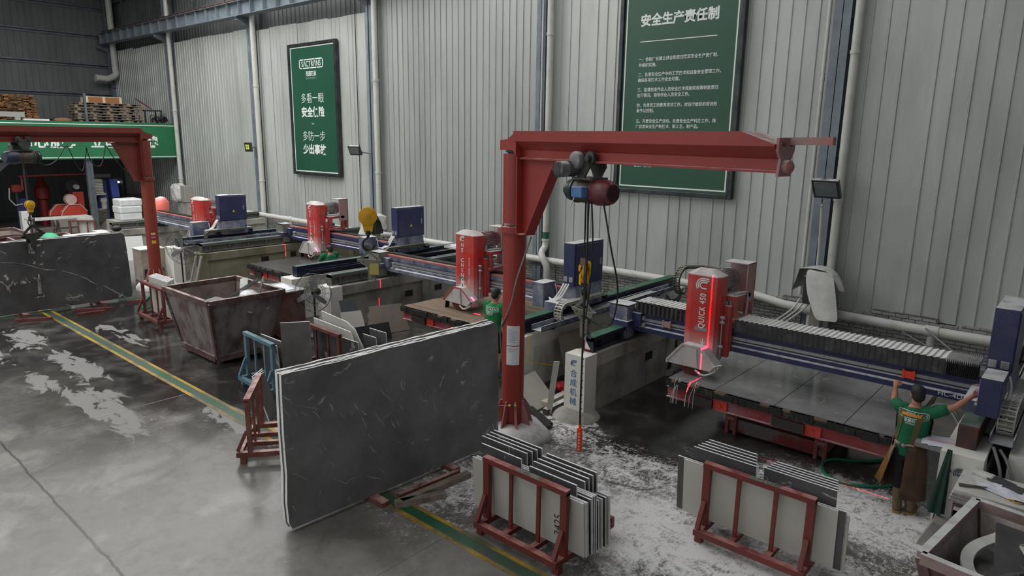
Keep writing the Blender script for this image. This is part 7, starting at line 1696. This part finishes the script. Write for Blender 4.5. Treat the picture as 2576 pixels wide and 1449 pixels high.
# stacked planks
PLK = [mat('sawn plank end %d' % k, c, .85, 0, (92, 66, 44), 9) for k, c in enumerate(((158, 116, 76), (132, 94, 60), (112, 78, 50)))]
me = []
for k in range(3):
    mb = MB(); mb.box(-1.2, 0, -.11, .11, 0, .045); o = mb.build('plank', PLK[k]); me.append(o.data); bpy.data.objects.remove(o)
for row in range(20):
    for c in range(12):
        o = bpy.data.objects.new('plank', me[r.randrange(3)]); COL.objects.link(o)
        o.location = (-38.1+r.uniform(-.12, .08), 7.35+c*.245+r.uniform(-.02, .02)+(row % 2)*.06-(.006*row), 5.06+row*.0575+r.uniform(0, .006)); o.rotation_euler = (0, 0, r.uniform(-.04, .04))
        tag(o, 'brown sawn plank in the high stack on upper floor at far left', 'plank', 'planks stacked on the upper floor')
# odds and ends on the upper floor edge
mb = MB(); mb.box(-37.5, -37.2, 7.0, 9.4, 5.2, 5.42); mb.box(-37.6, -37.1, 7.6, 7.9, 5.06, 5.2); mb.box(-37.6, -37.1, 9.0, 9.2, 5.06, 5.2); tag(mb.build('grey_beam', mat('pale dusty beam', (150, 150, 146), .7)), 'pale dusty beam on blocks at the upper floor edge', 'beam')
mb = MB(); mb.box(-37.4, -37.1, 9.3, 10.3, 5.06, 5.14); tag(mb.build('white_board', WHITEP), 'white board lying on upper floor edge beside the plank stack', 'board')
mb = MB(); mb.sphere((-37.3, 10.9, 5.1), .3, 12, (.7, 1.3, .4)); tag(mb.build('straw_bundle', mat('straw', (140, 112, 80), .9, 0, (110, 86, 60), 12), smooth=60), 'low brown straw bundle on the upper floor edge', 'bundle')
mb = MB()
for k in range(16):
    c = V((-37.6+r.uniform(-.2, .2), 15.35+r.uniform(-.35, .35), 5.12+r.uniform(0, .25))); a = V((r.uniform(-1, 1), r.uniform(-1, 1), r.uniform(-1, 1))).normalized(); mb.torus(c, .12, .022, a, a.orthogonal().normalized(), 14, 5)
tag(mb.build('chain_heap', mat('dark chain', (58, 58, 58), .5, .5)), 'heap of dark chain links on upper floor by back wall', 'chain', kind='stuff')
t = thing('steel_table', 'dark steel frame table behind the chain heap on upper floor', 'table', (-38.4, 15.2, 5.06))
mb = MB(); mb.box(-38.8, -38.0, 14.8, 15.7, 5.68, 5.74); mb.build('top', HGREY, t)
for x in (-38.75, -38.05):
    for y in (14.85, 15.65): mb = MB(); mb.box(x-.03, x+.03, y-.03, y+.03, 5.06, 5.68); mb.build('leg', HGREY, t)
mb = MB(); mb.bar((-38.3, 14.5, 6.3), (-38.3, 15.3, 5.78), .05, .05); tag(mb.build('rusty_bar', RACKB), 'rusty bar slanting from pallets to steel table on upper floor', 'bar')
# machines in the dark bay
t = thing('polishing_saw', 'red twin guard saw with pale motor standing under the green banner', 'stone saw', (-38, 11.1, 0))
REDB = mat('bright dusty red', (190, 60, 44), .45, 0, (164, 66, 58), 3, dust=.5)
for dx, dy in ((0, 0), (-.5, -.35)):
    mb = MB(); mb.prism([(10.55+dy, .62), (10.6+dy, .8), (10.9+dy, 1.14), (11.4+dy, 1.14), (11.68+dy, .8), (11.68+dy, .6)], lambda u, v, a: (-38+dx+a, u, v), -.3, 0); g = mb.build('blade_guard', REDB, t)
    mb = MB(); pl = [(10.55+dy, .62), (10.6+dy, .8), (10.9+dy, 1.14), (11.4+dy, 1.14), (11.68+dy, .8)]
    for p, q in zip(pl, pl[1:]): mb.bar((-37.99+dx, p[0], p[1]), (-37.99+dx, q[0], q[1]), .03, .04, (1, 0, 0))
    mb.build('guard_rim', mat('pale pink rim', (206, 170, 160), .6), g)
mb = MB(); mb.box(-38.9, -38.35, 11.25, 11.7, .7, 1.7); mb.build('body', REDB, t)
mb = MB(); mb.lathe((-38.5, 11.1, 1.37), (1, -.1, 0), [(0, .26), (.35, .26), (.36, .24), (.5, .23), (.51, .05)], 22); mb.build('motor', mat('pale pink motor', (186, 160, 154), .5), t, smooth=40)
mb = MB(); mb.cyl((-38.6, 11.35, 2.0), (-38.55, 11.35, 2.0), .3, 30)
for k in range(22): a = 2*PI*k/22; mb.cbox((-38.57, 11.35+.31*math.cos(a), 2.0+.31*math.sin(a)), (.05, .05, .05))
mb.build('toothed_wheel', DARK, t); mb = MB(); mb.cyl((-38.6, 11.45, 1.95), (-38.35, 11.45, 1.95), .12, 18); mb.build('hub', ALU, t, smooth=40)
mb = MB(); mb.box(-38.9, -37.6, 10.3, 11.8, 0, .55); mb.build('bench', mat('concrete bench', (130, 128, 122), .8), t)
t = thing('column_machine', 'blue column machine with pleated grey covers under the banner', 'machine', (-38.3, 12.6, 0))
mb = MB(); mb.box(-38.7, -38.2, 12.35, 12.75, .3, 2.3, bev=.02); mb.build('column', mat('deep blue paint', (42, 52, 110), .4, 0, (60, 66, 100), 3), t)
mb = MB(); mb.cbox((-38.0, 12.98, 1.85), (.3, .36, .92), rot=(.06, 0, 0), bev=.02); mb.build('side_cabinet', mat('blue cabinet', (52, 66, 136), .4), t)
mb = MB(); 
for k in range(9): mb.box(-38.2+.01*(k % 2), -37.75, 12.02, 12.42, 1.66+.075*k, 1.70+.075*k)
mb.box(-38.2, -37.8, 12.06, 12.38, 1.66, 2.33); mb.build('bellows', CHAINM, t)
mb = MB(); mb.box(-38.25, -37.7, 11.95, 12.5, 1.56, 1.63); mb.build('shelf', ALU, t)
mb = MB(); mb.cyl((-38.0, 12.2, 2.46), (-38.0, 12.85, 2.46), .11, 16); mb.box(-38.15, -37.9, 12.05, 12.25, 2.34, 2.58); mb.build('top_motor', HGREY, t, smooth=40)
mb = MB()
for k in range(8): mb.box(-38.2, -37.75, 12.1, 12.5, .25+.075*k, .29+.075*k)
mb.box(-38.15, -37.8, 12.12, 12.46, .2, .86); mb.build('lower_bellows', CHAIND, t)
mb = MB(); mb.cyl((-37.95, 12.45, .86), (-37.95, 12.45, 1.2), .12, 14); mb.box(-38.05, -37.85, 12.3, 12.55, 1.2, 1.4); mb.build('spindle', ALU, t, smooth=40)
mb = MB(); mb.cyl((-38.1, 12.6, 0), (-38.1, 12.6, .25), .45, 22); mb.build('turntable', mat('grey turntable', (110, 110, 106), .7), t, smooth=40)
mb = MB(); mb.tube(bez([(-38.3, 9.2, 1.9), (-38.3, 9.22, 2.45), (-38.3, 9.35, 2.55), (-38.3, 12.2, 2.58)], 5), .05, 8); tag(mb.build('red_pipe', mat('dull red pipe', (130, 56, 48), .5), smooth=60), 'dull red pipe running across the dark bay under banner', 'pipe')
t = thing('hanging_head', 'red machine head on stand left in the dark bay', 'machine', (-38.8, 9.05, 0)); mb = MB(); mb.box(-39, -38.6, 8.85, 9.25, 1.8, 2.15, bev=.04); mb.build('head', mat('dark red paint', (140, 48, 42), .5), t); mb = MB(); mb.cyl((-38.8, 9.05, 0), (-38.8, 9.05, 1.8), .06, 10); mb.build('stand', HGREY, t)
mb = MB(); mb.tube([(-38.6, 8.75, 2.0), (-38.6, 8.7, 1.5), (-38.6, 8.9, 1.2), (-38.6, 9.2, 1.25)], .03, 8); mb.build('pipe_loop', PVC, t, smooth=60)
mb = MB(); mb.lathe((-40.0, 10.4, 1.3), Z, [(-1.3, .2), (0, .2), (.05, .33), (.55, .33), (.7, .2), (1.1, .12), (1.2, .05)], 18); tag(mb.build('red_tank', mat('deep red tank', (122, 34, 30), .5), smooth=40), 'deep red tank standing far back in the dark bay', 'tank')
mb = MB(); mb.box(-39.9, -39.4, 9.2, 9.65, 0, 1.45); tag(mb.build('blue_cabinet', mat('blue cabinet', (52, 66, 136), .4)), 'small blue cabinet in the dark bay behind the black clamp', 'cabinet')
mb = MB(); mb.box(-37.8, -37.4, 8.8, 9.2, 0, 1.0, bev=.03); tag(mb.build('white_drum', WHITEP), 'white container beside blue cabinet in the dark bay', 'container')
for k, (y, x) in enumerate(((9.2, -36.0), (10.1, -35.6))):
    t = thing('trestle', 'grey timber trestle in the far bay, %s from the left' % ORD[k], 'trestle', (x, y, 0), 'timber trestles in the far bay')
    mb = MB(); mb.bar((x, y-.5, .78), (x, y+.6, .78), .12, .12); mb.build('top_beam', TIMB, t)
    for dy in (-.4, .5):
        for s in (-1, 1): mb = MB(); mb.bar((x, y+dy, .75), (x+.3*s, y+dy, 0), .08, .06, (0, 1, 0)); mb.build('leg', TIMB, t)
    mb = MB(); mb.bar((x+.18, y-.4, .35), (x+.18, y+.5, .35), .05, .07); mb.build('stretcher', TIMB, t)
mb = MB(); mb.box(-35.4, -34.6, 8.4, 10.8, .84, .9); tag(mb.build('long_board', OFFW), 'long pale board across the trestles in the far bay', 'board')
# wrapped bundle and rails near the far bed
mb = MB(); 
for k in range(3): mb.box(-31.75+r.uniform(-.03, .03), -30.95+r.uniform(-.03, .03), 10.72+r.uniform(-.03, .03), 11.6+r.uniform(-.03, .03), 1.0+.29*k, 1.30+.29*k, bev=.05)
tag(mb.build('wrapped_bundle', mat('bright plastic wrap', (228, 232, 232), .35, 0, (206, 210, 210), 4, bump=.3, bscale=14)), 'tall bright plastic wrapped bundle behind the left crane post', 'bundle')
mb = MB(); mb.box(-32.0, -30.7, 10.5, 11.8, 0, 1.0); tag(mb.build('concrete_block', CONC), 'concrete block carrying the tall plastic wrapped bundle', 'block')
rack('maroon rack with white slabs behind the left slab stack', 1.05, .95, .8, RACKB, (-32.7, 9.3, 0), .9)
for k in range(3): lean_slab('white slab in the maroon rack behind left slab stack, %s from front' % ORD[k], -32.4, -31.8, 9.42+.04*k, .9, .05, face='grey', group='slabs in the far maroon rack', rotz=.9, origin=(-32.7, 9.3, 0))
t = thing('steel_stair', 'grey steel staircase up to the upper floor at left edge', 'stairs', (-37.6, 7, 0))
for s in (0, .9): mb = MB(); mb.bar((-37.6-s, 5.0, .1), (-37.6-s, 9.0, 3.6), .06, .22); mb.build('stringer', BLUE_STEEL, t)
for k in range(14): mb = MB(); f = (k+.5)/14; mb.box(-38.5, -37.6, 5.0+4*f-.13, 5.0+4*f+.13, .1+3.5*f-.02, .1+3.5*f+.02); mb.build('tread', GREY_STEEL, t)
# small openings with daylight in the end wall
SUNM = mat('daylight opening', (240, 246, 255), .5, emit=3.0)
for y, z, a, b in ((16.1, 3.1, .16, .32), (15.6, 1.7, .14, .06)):
    mb = MB(); mb.cyl((-44.94, y, z), (-44.93, y, z), 1, 18); o = mb.build('window_%d' % (1 if a > .15 else 2), SUNM); struct(o)
    for v in o.data.vertices: v.co.y = y+(v.co.y-y)*a; v.co.z = z+(v.co.z-z)*b
mb = MB(); mb.sphere((-21.2, 7.2, 1.93), .13, 14, (1, 1, .7)); tag(mb.build('black_bowl', DARK, smooth=60), 'black rounded rubber bowl on top of left slab stack', 'bowl')
mb = MB(); mb.box(-23.2, -22.9, 6.4, 7.6, 0, 1.62); tag(mb.build('foam_board', FOAM), 'white foam board standing behind the left slab stack', 'board')
mb = MB(); mb.box(-20.575, -20.565, 5.98, 6.12, 1.50, 1.57); tag(mb.build('label_sticker', mat('lime sticker', (170, 190, 50), .5)), 'lime green sticker on the left slab stack face', 'sticker')
